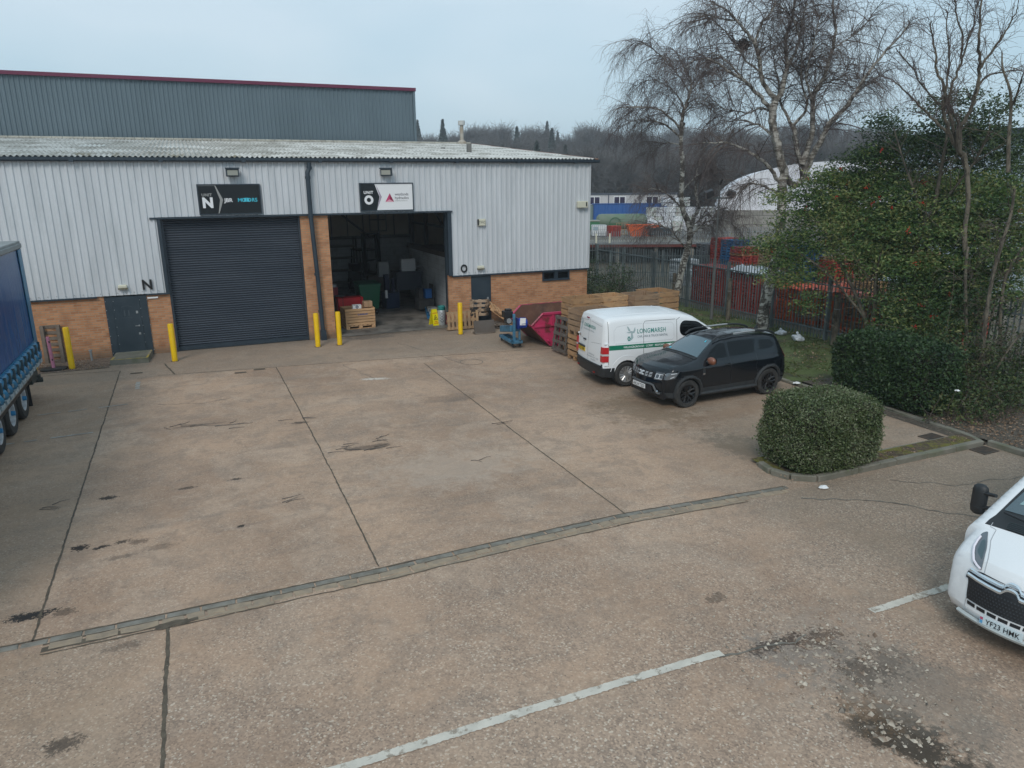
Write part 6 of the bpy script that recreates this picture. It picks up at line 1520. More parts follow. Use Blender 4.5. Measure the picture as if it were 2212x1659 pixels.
for sg in (1,): mc.side_patch('cab_door_window',[(-.02,1.50),(-.9,1.50),(-.95,2.05),(-.62,2.05),(-.1,1.62)],gl,sides=(sg,),rnd=.05); gap(mc,[(.0,1.45),(-.02,.5)],sides=(sg,)); 
mb=MB(); mb.prism([(-6.0,.45),(-2.2,.45),(-2.2,2.30),(-2.9,2.75),(-6.0,2.8)],-1.10,1.10,'XZ'); mb.build('living_quarters',M['white_paint'],mh,bevel=.06)
mb=MB(); mb.box(-6,.7,-.8,.8,.25,.7); mb.build('underbody',M['black'],mh)
for x in (.02,-3.8):
    for sg in (-1,1): wheel(mh,x,sg*.90,.36,.22,'fan',sg,M['rim'])

mh.scale=(.9,.9,.9)
# ---- the curtain-sided trailer at the left edge
TX=-4.02
tr=empty('lorry_trailer',(-5.30,22.6,0),0,'blue curtain sided lorry trailer with white wheels at the left edge','trailer')
Ot=(-5.30,22.6,0); TL=13.6
cur=mat('blue_curtain',(.012,.055,.17),rough=.38,coat=.25,var=(.02,.10,.27),vscale=.35,stretch=(1,.3,1),dirt=(.035,.15,.30),dscale=.5,damt=.5,dlo=.48,dhi=.6)
pale=mat('curtain_hem_blue',(.008,.16,.33),rough=.4,var=(.02,.18,.30),vscale=4,dirt=(.04,.09,.12),dscale=6,damt=.6)
zb,zt_=1.52,3.86
for sg in (1,-1):
    x0=TX if sg>0 else -2*5.30-TX
    mb=MB(); vs=[]; ny=260; nz_=10; Y0=22.6-.12
    for i in range(ny+1):
        y=Y0-(TL-.3)*i/ny
        for k in range(nz_+1):
            z=zb+(zt_-zb)*k/nz_; amp=.016*(1-k/nz_)**.7+.003
            vs.append((x0-sg*.02+sg*amp*math.sin(y*46+2*noise.noise(Vector((y*2,0,0)))),y,z))
    mb.add(vs,[(i*(nz_+1)+k,i*(nz_+1)+k+1,(i+1)*(nz_+1)+k+1,(i+1)*(nz_+1)+k) for i in range(ny) for k in range(nz_)])
    cu=mb.build('curtain',cur,tr,origin=Ot,smooth=50)
    # paler rear edge strip
    mb=MB(); mb.box(min(x0,x0+sg*.012),max(x0,x0+sg*.012),22.12,22.5,zb-.35,zt_); mb.box(min(x0,x0+sg*.01),max(x0,x0+sg*.01),Y0-TL+.3,22.12,1.34,1.53); mb.box(min(x0,x0+sg*.01),max(x0,x0+sg*.01),Y0-TL+.3,22.12,1.06,1.12)
    mb.build('curtain_edge',pale,cu,origin=Ot)
    mb=MB()  # folded hem between the straps
    for k in range(29):
        y=22.05-k*.45; xx=x0
        mb.tube([(xx+sg*.02,y-.03,1.44),(xx+sg*.03,y-.22,1.41),(xx+sg*.02,y-.42,1.44)],[.07,.09,.07],8)
        mb.tube([(xx+sg*.015,y-.03,1.22),(xx+sg*.06,y-.22,1.18),(xx+sg*.015,y-.42,1.22)],[.08,.12,.08],8)
    mb.build('curtain_folds',pale,cu,origin=Ot,smooth=60)
    mb=MB(); mc2=MB(); md2=MB()
    for k in range(29):
        y=22.05-k*.45; mb.box(min(x0+sg*.07,x0+sg*.125),max(x0+sg*.07,x0+sg*.125),y-.025,y+.025,1.0,1.50)
        md2.box(min(x0+sg*.10,x0+sg*.145),max(x0+sg*.10,x0+sg*.145),y-.38,y-.08,1.00,1.09)
        mc2.box(min(x0+sg*.118,x0+sg*.14),max(x0+sg*.118,x0+sg*.14),y-.035,y+.035,1.18,1.26)
    mb.build('strap',mat('dirty_strap',(.045,.075,.09),rough=.8),cu,origin=Ot); mc2.build('buckle',M['steel'],cu,origin=Ot); md2.build('strap_end',mat('strap_print',(.42,.45,.46),rough=.7,var=(.12,.2,.25),vscale=14),cu,origin=Ot)
mb=MB(); mb.box(-6.58,TX+.005,22.6-TL,22.6,zt_,zt_+.20); mb.box(TX-.005,TX+.03,22.6-TL,22.6,zt_+.02,zt_+.14); mb.build('roof',mat('trailer_roof',(.27,.29,.29),rough=.55,var=(.2,.21,.21),vscale=1.5),tr,origin=Ot,bevel=.015)
mb=MB(); mb.box(TX-.10,TX+.0,22.50,22.6,1.0,zt_); mb.box(-6.58,-6.48,22.50,22.6,1.0,zt_); mb.box(-6.5,TX-.1,22.56,22.6,1.0,zt_); mb.build('rear_frame',M['steel'],tr,origin=Ot)
mb=MB(); mb.box(-6.55,TX-.03,22.6-TL,22.55,.98,1.10); mb.build('deck',M['wood_dark'],tr,origin=Ot)
mb=MB(); mb.box(TX-.10,TX+.0,22.6-TL,21.35,.80,1.0); mb.box(-6.6,-6.5,22.6-TL,21.35,.80,1.0); mb.build('side_rave',mat('dirty_aluminium',(.23,.22,.205),rough=.6,var=(.3,.29,.27),vscale=4),tr,origin=Ot,bevel=.01)
mb=MB(); mb.box(TX-.16,TX-.04,22.6-TL,21.3,.68,.80); mb.box(-5.8,-5.6,22.6-TL,22.3,.6,1.0); mb.box(-5.0,-4.8,22.6-TL,22.3,.6,1.0); mb.build('chassis',M['black'],tr,origin=Ot)
mb=MB(); mb.box(-6.4,TX-.02,22.2,22.32,.42,.58); mb.box(-6.4,TX-.0,22.34,22.42,.36,.48); mb.box(TX-.25,TX-.08,21.5,22.3,.50,.80); mb.build('underrun_bar',mat('dark_chassis_green',(.035,.045,.043),rough=.6),tr,origin=Ot)
mb=MB(); mb.box(TX-.35,TX-.03,20.80,20.83,.12,.85); mb.build('mud_flap',M['black'],tr,origin=Ot)
for yy in (17.55,18.87,20.19):
    for sg in (1,-1):
        wh=wheel(tr,0,0,.49,.36,'truck',1,M['rim_white'],tyre_r=.29); wh.location=((TX-.24-Ot[0]) if sg>0 else -(TX-.24-Ot[0]),yy-22.6,.49); wh.rotation_euler=(0,0,R(-90)*sg)
        mb=MB(); mb.lathe([(.0,.23),(.05,.23),(.06,.15)],axis='Y',n=10); mb.build('hub',mat('hub_blue',(.02,.2,.42),rough=.4),wh)
mb=MB(); mb.box(-5.9,-4.7,17.45,17.6,.4,.55); mb.box(-5.9,-4.7,18.8,18.95,.4,.55); mb.box(-5.9,-4.7,20.1,20.25,.4,.55); mb.box(-5.6,-5.0,22.6-TL,21.8,.5,.75); mb.box(-5.7,-5.5,10.2,10.4,0,.7); mb.box(-5.1,-4.9,10.2,10.4,0,.7); mb.build('axles',M['black'],tr,origin=Ot)
# limbs of the trees: points and end radii, in metres
BIRCH_A=[
([(19.33,26.66,-0.03),(19.44,26.61,0.64),(19.52,26.58,1.37),(19.67,26.51,2.2),(19.81,26.45,2.85),(19.82,26.45,3.32),(19.7,26.5,3.75),(19.5,26.58,4.18),(19.4,26.63,4.76),(19.39,26.63,5.43),(19.37,26.64,6.27),(19.29,26.67,6.71),(19.28,26.68,7.37),(19.34,26.65,7.75)],0.17,0.075),
([(19.28,26.68,7.1),(19.19,26.63,7.6),(19.23,26.54,8.13),(19.28,26.43,8.46),(19.35,26.32,8.84),(19.3,26.26,9.31),(19.03,26.3,9.68),(18.78,26.32,10.09),(18.53,26.35,10.41)],0.085,0.02),
([(19.83,26.44,3.2),(19.99,26.52,3.83),(20.24,26.55,4.29),(20.2,26.72,4.97),(20.26,26.84,5.66),(20.49,26.88,6.28),(20.73,26.92,6.85)],0.1,0.02),
([(19.25,26.69,7.4),(18.93,26.67,7.74),(18.5,26.7,8.03),(18.08,26.73,8.24),(17.57,26.79,8.3),(16.98,26.89,8.29),(16.53,26.93,8.28),(16.18,26.93,8.13)],0.05,0.012),
([(19.21,26.71,7.2),(18.8,27.01,7.61),(18.43,27.31,7.8),(18.01,27.62,7.89),(17.64,27.91,7.85),(17.27,28.2,7.61)],0.045,0.012),
([(19.53,26.57,8.87),(19.09,26.69,9.45),(18.6,26.84,10.01),(18.18,26.95,10.34),(17.76,27.06,10.63),(17.39,27.15,10.74),(17.08,27.22,10.69),(16.87,27.24,10.4),(16.71,27.24,10.07)],0.03,0.006),
([(19.47,26.6,8.68),(20.1,26.87,9.41),(20.68,27.16,9.87),(21.17,27.5,10.23)],0.03,0.01),
([(19.77,26.47,2.44),(19.23,26.48,3.04),(18.72,26.49,3.46),(18.11,26.53,3.65),(17.58,26.54,3.5)],0.04,0.01),
([(19.76,26.47,3.02),(20.11,26.08,3.61),(20.44,25.69,3.85),(20.83,25.28,3.8),(21.13,24.9,3.36)],0.05,0.01),
([(19.82,26.45,3.49),(20.59,26.55,3.93),(21.28,26.69,4.14),(22.03,26.8,4.24)],0.04,0.01),
([(19.57,26.55,4.07),(19.04,26.65,4.65),(18.52,26.73,4.99),(18.02,26.81,5.11),(17.58,26.87,5.0)],0.04,0.01),
([(19.42,26.62,4.98),(19.93,26.58,5.49),(20.5,26.52,5.82),(21.03,26.47,5.93)],0.03,0.01),
([(19.34,26.65,8.09),(19.45,26.24,8.4),(19.61,25.81,8.51),(19.69,25.41,8.38)],0.03,0.01),
([(19.3,26.67,6.85),(19.06,27.14,6.97),(18.86,27.59,6.89),(18.57,28.08,6.54)],0.03,0.01),
([(19.37,26.64,8.29),(19.21,26.97,8.8),(18.99,27.33,9.18),(18.69,27.72,9.45),(18.43,28.09,9.49),(18.08,28.5,9.32)],0.035,0.01),
]
BIRCH_B=[
([(19.2,20.91,0.01),(19.18,20.92,0.69),(19.24,20.89,1.4),(19.33,20.85,2.01),(19.44,20.8,2.61),(19.49,20.78,3.39),(19.49,20.78,4.26),(19.46,20.8,4.93)],0.23,0.15),
([(19.47,20.79,4.96),(19.42,20.81,5.35),(19.48,20.79,5.61),(19.29,20.87,6.16),(19.11,20.94,6.79),(18.94,21.02,7.42),(18.95,21.01,7.83),(18.98,21.0,8.05)],0.17,0.12),
([(18.98,21.0,8.05),(18.74,21.02,8.29),(18.42,21.07,8.66),(18.25,21.05,9.05),(18.12,21.02,9.47),(17.93,21.02,9.8),(17.71,21.03,10.02),(17.36,21.09,10.31),(16.99,21.16,10.62),(16.7,21.2,10.81),(16.26,21.3,10.98)],0.095,0.02),
([(17.93,21.02,9.82),(18.13,21.04,10.32),(18.43,21.02,10.68),(18.66,21.03,11.0),(18.82,21.07,11.4)],0.05,0.015),
([(18.98,21.0,8.05),(19.17,20.98,8.24),(19.28,20.99,8.65),(19.38,21.01,9.02),(19.43,21.05,9.22),(19.38,21.13,9.67),(19.4,21.18,10.12),(19.53,21.19,10.56),(19.65,21.2,10.96),(19.67,21.25,11.59)],0.1,0.03),
([(19.49,21.11,9.22),(19.57,20.88,9.57),(19.53,20.7,10.01),(19.28,20.61,10.3),(18.96,20.55,10.59),(18.38,20.61,10.97)],0.06,0.015),
([(19.56,20.75,10.02),(19.44,20.53,10.55),(19.33,20.31,11.14)],0.045,0.02),
([(18.87,21.05,7.75),(18.59,20.99,7.94),(18.13,21.01,8.28),(17.6,21.06,8.67),(17.1,21.11,8.86),(16.59,21.15,9.11),(16.1,21.18,9.23),(15.7,21.18,9.19),(15.31,21.17,8.92)],0.075,0.012),
([(17.53,20.97,8.65),(17.35,21.16,8.94),(17.16,21.35,9.19),(16.94,21.55,9.44),(16.65,21.79,9.54)],0.04,0.01),
([(19.31,20.86,5.4),(18.76,20.88,5.91),(18.32,20.85,6.16),(17.68,20.91,6.44),(17.14,20.92,6.62),(16.39,21.03,6.64),(15.65,21.13,6.57)],0.07,0.01),
([(19.03,20.98,6.86),(18.81,21.27,7.18),(18.64,21.54,7.32),(18.34,21.86,7.47),(17.97,22.22,7.42),(17.65,22.56,7.29)],0.05,0.01),
([(19.55,20.86,5.57),(19.86,20.82,5.28),(20.17,20.78,5.28),(20.38,20.78,5.69),(20.19,20.95,6.26),(20.09,21.08,6.9),(20.06,21.19,7.25)],0.12,0.085),
([(20.06,21.19,7.25),(19.92,21.42,7.64),(19.81,21.65,8.12),(19.81,21.82,8.77),(19.76,22.02,9.33),(19.59,22.26,10.27)],0.06,0.012),
([(20.08,21.18,7.29),(20.32,21.0,7.66),(20.32,20.93,8.11),(20.02,20.99,8.8),(19.95,20.95,9.48),(19.9,20.9,10.14),(19.63,20.94,10.83)],0.06,0.012),
([(20.24,20.78,5.95),(20.37,20.72,6.46),(20.45,20.67,7.05),(20.41,20.68,7.51),(20.37,20.69,8.13),(20.46,20.64,8.45),(20.66,20.55,8.86),(20.75,20.5,9.34),(20.81,20.46,9.85),(20.82,20.44,10.36),(20.68,20.5,10.98),(20.67,20.49,11.44)],0.11,0.03),
([(20.34,20.63,8.04),(19.99,20.57,8.47),(19.75,20.45,8.8),(19.69,20.26,9.48),(19.63,20.07,10.1),(19.58,19.87,10.62)],0.045,0.01),
([(20.33,20.74,5.61),(20.45,20.58,6.16),(20.66,20.36,6.87),(20.74,20.21,7.28),(20.97,19.99,7.63),(21.23,19.76,8.15),(21.4,19.57,8.61),(21.54,19.39,8.99),(21.78,19.16,9.47),(22.02,18.94,9.84),(22.22,18.73,10.23)],0.12,0.02),
([(21.11,19.65,8.11),(21.58,19.81,8.45),(22.23,19.89,8.68),(22.91,19.96,9.05)],0.04,0.01),
([(20.91,20.39,9.8),(21.54,20.48,10.1),(22.17,20.57,10.43),(22.71,20.7,10.93)],0.03,0.01),
([(18.8,21.08,7.71),(18.67,21.44,7.82),(18.55,21.8,7.68),(18.4,22.17,7.79),(18.08,22.61,7.9),(17.91,22.99,8.19)],0.04,0.01),
([(18.18,21.02,8.96),(17.97,21.44,9.32),(17.73,21.87,9.97),(17.58,22.26,10.42),(17.36,22.68,10.68),(17.15,23.1,10.65)],0.035,0.01),
([(17.18,21.13,10.46),(16.94,21.47,10.54),(16.69,21.83,10.7),(16.45,22.18,10.71),(16.36,22.46,10.53)],0.03,0.01),
([(19.47,20.79,4.84),(18.8,20.75,5.13),(18.05,20.75,5.32),(17.55,20.64,5.14),(17.11,20.5,4.87)],0.05,0.01),
([(20.44,20.59,8.49),(21.15,20.75,8.74),(21.88,20.91,8.96),(22.39,21.17,9.43)],0.03,0.01),
([(19.46,21.02,9.26),(20.1,21.21,9.16),(20.81,21.38,9.46),(21.53,21.54,9.69)],0.03,0.01),
]
TREE_E=[
([(19.65,12.98,-0.11),(19.66,13.03,0.55),(19.66,13.08,1.36),(19.45,13.22,2.48),(19.17,13.4,3.26),(19.05,13.51,4.03),(19.08,13.55,4.78),(18.94,13.61,5.54)],0.075,0.055),
([(18.94,13.61,5.54),(18.76,13.65,5.99),(18.6,13.68,6.12),(18.49,13.69,6.6),(18.61,13.6,6.93),(18.7,13.53,7.42),(18.67,13.51,8.06),(18.55,13.52,8.53),(18.46,13.53,9.15),(18.4,13.51,9.73)],0.075,0.02),
([(18.66,13.73,6.13),(18.26,13.81,6.63),(18.0,13.83,7.09),(17.89,13.78,7.58),(17.56,13.83,7.99),(17.41,13.8,8.35),(17.21,13.8,8.81),(17.06,13.77,9.1)],0.05,0.012),
([(18.63,13.74,6.16),(18.44,13.87,6.78),(18.31,13.97,7.38),(18.45,13.96,7.95),(18.57,13.96,8.34),(18.54,14.01,8.93),(18.41,14.12,9.35),(18.32,14.2,9.84)],0.045,0.015),
([(18.45,13.82,6.43),(17.8,13.88,6.86),(17.27,13.89,7.14),(16.78,13.89,7.42),(16.26,13.89,7.68)],0.04,0.012),
([(18.56,13.44,8.02),(18.65,13.24,8.44),(18.71,13.05,8.78),(18.69,12.9,9.03),(18.65,12.75,9.3)],0.035,0.012),
([(17.86,13.75,7.41),(17.92,13.79,8.06),(17.9,13.88,8.71),(17.79,13.99,9.47)],0.03,0.012),
([(18.71,13.71,6.09),(18.64,13.9,6.95),(18.09,14.3,7.47),(17.59,14.68,8.29),(17.35,14.95,8.68)],0.035,0.012),
([(18.57,13.44,7.4),(18.86,13.46,7.87),(19.44,13.35,8.01),(19.95,13.28,8.09)],0.03,0.012),
([(18.58,13.98,8.35),(18.82,14.02,8.79),(19.0,14.09,9.3),(19.18,14.16,9.8)],0.025,0.01),
]
TREE_G=[
([(18.7,12.22,0.59),(18.6,12.26,1.9),(18.6,12.26,3.02),(18.68,12.22,3.82),(18.77,12.18,4.53),(18.77,12.19,5.16)],0.055,0.03),
([(18.76,12.41,5.55),(18.65,12.46,6.36),(18.59,12.48,7.0),(18.49,12.52,7.46),(18.26,12.62,7.93),(18.19,12.65,8.29)],0.05,0.015),
([(18.59,12.48,7.0),(18.35,12.2,7.42),(18.05,11.95,7.83)],0.03,0.012),
([(20.02,12.52,0.33),(19.76,12.63,1.75),(19.72,12.65,2.92),(20.02,12.52,3.67)],0.05,0.03),
([(18.47,11.77,0.48),(18.6,11.55,1.28),(18.71,11.34,1.75)],0.03,0.02),
([(19.05,12.94,0.95),(18.78,13.11,2.92),(18.79,13.16,3.68)],0.05,0.03),
]
COTO=[(17.29,19.33,3.36,0.54,0.34,0.55),(17.7,18.72,3.51,0.83,0.57,0.55),(17.46,18.17,2.75,0.71,0.66,0.55),(16.96,18.17,2.41,0.32,0.26,0.55),(18.25,18.48,4.24,1.06,0.51,0.55),(18.02,19.02,4.84,0.95,0.31,0.55),(18.74,18.49,5.1,0.84,0.4,0.55),(18.86,18.0,5.53,0.82,0.33,1.0),(19.18,17.65,4.82,1.12,0.59,1.0),(19.03,17.06,4.13,1.23,0.55,1.0),(18.3,17.37,3.46,0.65,0.4,0.6),(19.54,17.16,5.31,0.81,0.51,1.0),(19.53,16.84,6.05,0.72,0.52,1.0),(19.33,16.06,4.71,0.98,0.63,1.0),(19.1,15.29,3.95,1.08,0.54,1.0),(18.93,16.01,3.37,1.11,0.62,1.0),(18.51,16.63,3.23,0.85,0.27,0.6),(19.61,15.06,4.72,0.94,0.54,1.0),(19.34,14.31,3.99,1.04,0.46,1.0),(19.86,14.09,4.49,0.78,0.52,1.0),(20.14,13.53,4.75,0.89,0.46,1.0),(20.48,13.17,4.26,0.76,0.45,1.0),(18.88,14.95,2.93,1.19,0.53,1.0),(19.28,14.12,3.12,1.03,0.52,1.0),(19.76,13.58,3.52,0.89,0.53,1.0),(18.88,14.51,2.05,1.17,0.49,0.8),(19.26,13.69,2.27,0.76,0.53,0.8),(19.06,13.56,1.52,0.88,0.4,0.8),(18.38,14.29,1.26,0.89,0.38,0.8),(19.74,13.27,2.55,0.5,0.5,0.8),(20.11,12.89,3.31,0.56,0.49,1.0),(19.56,17.7,5.24,0.9,0.53,1.0),(19.88,16.47,5.44,0.86,0.43,1.0),(20.23,15.78,5.23,0.98,0.49,1.0),(20.65,15.05,5.23,0.96,0.48,1.0),(20.54,14.01,5.23,0.79,0.46,1.0),(20.78,13.37,4.98,0.64,0.51,1.0),(19.74,15.23,4.19,1.23,0.68,1.0),(20.25,14.14,3.97,1.05,0.59,1.0),(20.9,13.31,3.49,0.64,0.64,1.0),(20.09,13.44,2.89,0.76,0.57,1.0),(19.49,14.03,2.47,1.03,0.58,0.8),(18.37,16.91,3.63,1.0,0.39,0.6),(19.18,16.34,4.16,1.27,0.64,1.0),(18.45,17.75,3.83,0.89,0.59,0.55),(18.88,14.73,1.48,1.18,0.53,0.8),(19.75,13.7,1.84,0.64,0.51,0.8),(17.99,18.38,3.22,0.9,0.75,0.55),(18.95,17.97,4.67,1.05,0.53,1.0),(20.29,12.59,2.34,0.49,0.49,0.8),(19.39,16.03,3.07,1.26,0.63,1.0),(19.77,15.0,2.6,1.22,0.61,0.8),(17.41,17.1,1.71,0.37,0.42,0.6),(17.22,18.06,2.26,0.32,0.32,0.6),(17.45,17.52,2.45,0.43,0.29,0.6),(18.41,16.46,2.66,0.56,0.25,0.6),(18.92,15.8,2.0,0.41,0.34,0.6),(18.23,17.19,2.66,0.43,0.17,0.6)]
UPPER=[(19.88,15.93,6.54,0.49,0.56),(20.37,15.72,7.05,0.49,0.39),(20.59,15.3,6.13,0.69,0.56),(19.58,16.39,6.56,0.4,0.43),(21.05,14.88,5.87,0.62,0.55),(20.15,15.81,5.89,0.84,0.49),(20.95,14.38,6.47,0.4,0.4),(21.03,13.8,5.84,0.39,0.39),(20.56,15.09,6.76,0.41,0.36),(19.22,16.76,6.71,0.23,0.32),(20.83,14.76,6.86,0.27,0.3)]

UPPER+=[(20.47,15.68,6.28,0.98,0.56),(19.9,16.25,5.97,0.71,0.43),(21.06,14.66,6.11,0.82,0.55),(21.35,14.1,6.34,0.54,0.54),(20.83,15.19,7.02,0.62,0.42),(21.07,13.78,5.59,0.53,0.46),(19.56,16.61,7.09,0.36,0.29),(20.45,15.57,7.54,0.42,0.31),(21.13,14.63,7.23,0.48,0.3),(19.38,17.13,6.06,0.58,0.37)]

UPPER+=[(19.01,16.63,7.08,0.5,0.36),(19.65,16.14,6.55,0.71,0.42),(19.2,16.99,6.19,0.65,0.43),(19.98,15.78,7.42,0.49,0.31),(20.74,15.23,7.64,0.49,0.31),(21.35,14.53,7.35,0.55,0.34),(20.64,15.28,6.64,0.83,0.49),(21.21,14.59,6.74,0.61,0.41),(21.31,13.9,6.09,0.53,0.46),(19.06,17.7,5.94,0.52,0.33)]
# ------------------------------------------------------------------ vegetation
def fibres_mesh(name, P, Rr, mt, parent, origin=(0,0,0), sides=3):
    """P: (n,k,3) polylines, Rr: (n,k) radii -> thin prisms"""
    P=np.asarray(P,dtype=np.float64)-np.array(origin); Rr=np.asarray(Rr); n,k,_=P.shape
    T=np.zeros_like(P); T[:,1:-1]=P[:,2:]-P[:,:-2]; T[:,0]=P[:,1]-P[:,0]; T[:,-1]=P[:,-1]-P[:,-2]
    T/=np.linalg.norm(T,axis=2,keepdims=True)+1e-9
    up=np.tile(np.array([.31,.52,.79]),(n,k,1)); U=np.cross(T,up); U/=np.linalg.norm(U,axis=2,keepdims=True)+1e-9; V=np.cross(T,U)
    vs=[]
    for s_ in range(sides):
        a=2*math.pi*s_/sides; vs.append(P+(U*math.cos(a)+V*math.sin(a))*Rr[:,:,None])
    V3=np.stack(vs,axis=2).reshape(-1,3)       # n,k,sides
    idx=np.arange(n*k*sides).reshape(n,k,sides)
    a=idx[:,:-1,:]; b=np.roll(idx,-1,axis=2)[:,:-1,:]; c=np.roll(idx,-1,axis=2)[:,1:,:]; d=idx[:,1:,:]
    F=np.stack([a,b,c,d],axis=-1).reshape(-1,4)
    return fast_mesh(name,V3,F,mt,parent)
def fast_mesh(name,V,F,mt,parent,smooth=False):
    me=bpy.data.meshes.new(name); nv=len(V); nf,k=F.shape
    me.vertices.add(nv); me.vertices.foreach_set('co',np.ascontiguousarray(V,dtype=np.float32).ravel())
    me.loops.add(nf*k); me.loops.foreach_set('vertex_index',np.ascontiguousarray(F,dtype=np.int32).ravel())
    me.polygons.add(nf); me.polygons.foreach_set('loop_start',np.arange(0,nf*k,k,dtype=np.int32))
    me.update(calc_edges=True); me.validate()
    return link_mesh(name,me,parent,[mt])
def unit(v): return v/(np.linalg.norm(v,axis=-1,keepdims=True)+1e-9)
def grow(limbs, seed, per_m=6, slen=(.7,1.9), tw=10, tlen=(.4,1.0), droop=1.0, up=.25, start=.2, sr=(.011,.004), trr=(.0045,.0022), skip=1, wobble=.25):
    rg=np.random.default_rng(seed); S=[]; SR=[]; T=[]; TR=[]
    for li,(pts,r0,r1) in enumerate(limbs):
        p=np.array(pts); seg=np.linalg.norm(np.diff(p,axis=0),axis=1); L=seg.sum(); cum=np.r_[0,np.cumsum(seg)]
        if li<skip: continue
        n=int(L*per_m); 
        for d in L*(start+(1-start)*rg.random(n)):
            i=min(len(seg)-1,np.searchsorted(cum,d)-1 if d>0 else 0); i=max(0,i); k=(d-cum[i])/seg[i]; base=p[i]+(p[i+1]-p[i])*k; tan=unit(p[i+1]-p[i])
            dirv=unit(tan*.7+unit(rg.normal(size=3))*.85+np.array([0,0,up])); ln=rg.uniform(*slen)*(1-.45*d/L); k7=7; q=[base]; dd=dirv
            for s_ in range(k7-1):
                dd=unit(dd+rg.normal(size=3)*wobble*.5+np.array([0,0,-.13*droop])); q.append(q[-1]+dd*ln/(k7-1))
            q=np.array(q); S.append(q); SR.append(np.linspace(sr[0]*(.6+.5*ln),sr[1],k7))
            for t in range(tw):
                j=rg.integers(1,k7); b0=q[j]; dd=unit((q[j]-q[j-1])/np.linalg.norm(q[j]-q[j-1])*.7+rg.normal(size=3)*.55); tl=rg.uniform(*tlen); w=[b0]
                for s_ in range(4):
                    dd=unit(dd+rg.normal(size=3)*wobble+np.array([0,0,-.30*droop])); w.append(w[-1]+dd*tl/4)
                T.append(w); TR.append(np.linspace(trr[0],trr[1],5))
    return np.array(S),np.array(SR),np.array(T),np.array(TR)
def smooth_pts(pts,n=3):
    P=[Vector(p) for p in pts]; out=[]
    for i in range(len(P)-1):
        p0=P[max(0,i-1)];p1=P[i];p2=P[i+1];p3=P[min(len(P)-1,i+2)]
        for k in range(n):
            t=k/n; out.append(.5*((2*p1)+(-p0+p2)*t+(2*p0-5*p1+4*p2-p3)*t*t+(-p0+3*p1-3*p2+p3)*t**3))
    out.append(P[-1]); return out
def bark(name,light,dark,scale=3,white=.5,band=6):
    m=bpy.data.materials.new(name); m.use_nodes=True; nt=m.node_tree; b=nt.nodes['Principled BSDF']; b.inputs['Roughness'].default_value=.85; n=N(nt)
    t=nt.nodes.new('ShaderNodeTexCoord'); P=t.outputs['Object']
    f=n.rng(n.noise(n.scale(P,(1.0,1.0,band)),scale,5,.7),white-.05,white+.05)
    g2=n.rng(n.noise(n.scale(P,(3,3,1)),2.0,5,.7),white-.02,white+.10)
    col=n.mix(f,light,dark); col=n.mix(g2,col,tuple(c*.55 for c in dark))
    nt.links.new(col,b.inputs['Base Color']); bp=nt.nodes.new('ShaderNodeBump'); bp.inputs['Strength'].default_value=.7; bp.inputs['Distance'].default_value=.03; nt.links.new(n.noise(P,14,5,.7),bp.inputs['Height']); nt.links.new(bp.outputs[0],b.inputs['Normal'])
    return m
M['birch_bark']=bark('birch_bark',(.50,.48,.43),(.10,.085,.07),2.6,.50,2.5)
M['birch_limb']=bark('birch_limb_bark',(.40,.375,.335),(.14,.12,.10),2.2,.52,4)
M['brown_bark']=bark('brown_bark',(.16,.135,.10),(.09,.075,.055),3,.5,.6)
M['twig']=mat('twig',(.11,.085,.085),rough=.8,var=(.12,.09,.075),vscale=.6)
M['twig_brown']=mat('brown_twig',(.13,.10,.07),rough=.8,var=(.09,.07,.06),vscale=1)
def tree(name,base,limbs,label,ntrunk,trunk_m,limb_m,twig_m,seed,cat='tree',**kw):
    o=empty(name,base,0,label,cat)
    rr=random.Random(seed)
    mb=MB()
    for pts,r0,r1 in limbs[:ntrunk]:
        sp=smooth_pts(pts,3); n=len(sp); mb.tube(sp,[ (r0+(r1-r0)*i/(n-1))*(1+.06*rr.uniform(-1,1)) for i in range(n)],10)
    tk=mb.build('trunk',trunk_m,o,origin=base,smooth=60)
    cr=None; mb=MB()
    for pts,r0,r1 in limbs[ntrunk:]:
        sp=smooth_pts(pts,4); n=len(sp); j=[Vector((rr.uniform(-1,1),rr.uniform(-1,1),rr.uniform(-1,1)))*.025 for _ in sp]; j[0]=Vector()
        mb.tube([a+b_ for a,b_ in zip(sp,j)],[r0+(r1-r0)*i/(n-1) for i in range(n)],6)
    if mb.v: mb.build('limbs',limb_m,tk,origin=base,smooth=60)
    S,SR,T,TR=grow(limbs,seed,**kw)
    c=fibres_mesh('crown',S,SR,twig_m,o,origin=base)
    fibres_mesh('twigs',T,TR,twig_m,c,origin=base)
    return o
tree('birch_tree',(19.33,26.66,-.05),BIRCH_A,'slim weeping birch with leaning pale trunk rising behind the van and crates',1,M['birch_bark'],M['birch_limb'],M['twig'],11,per_m=15,trr=(.0038,.002),slen=(.6,2.4),tw=15,tlen=(.35,1.1),droop=1.5,up=.35,skip=1)
tree('birch_tree',(19.20,20.95,-.05),BIRCH_B,'tall many stemmed birch with white scarred trunk behind the black car',1,M['birch_bark'],M['birch_limb'],M['twig'],12,per_m=12.5,trr=(.0038,.002),slen=(.7,2.9),tw=15,tlen=(.35,1.0),droop=1.25,up=.3,skip=2)
tree('bare_tree',(19.65,12.98,-.1),TREE_E,'bare multi stemmed tree with upright branches at the upper right',1,M['brown_bark'],M['brown_bark'],M['twig'],13,per_m=7.0,slen=(.5,1.3),tw=6,tlen=(.3,.7),droop=.3,up=.6,skip=1)
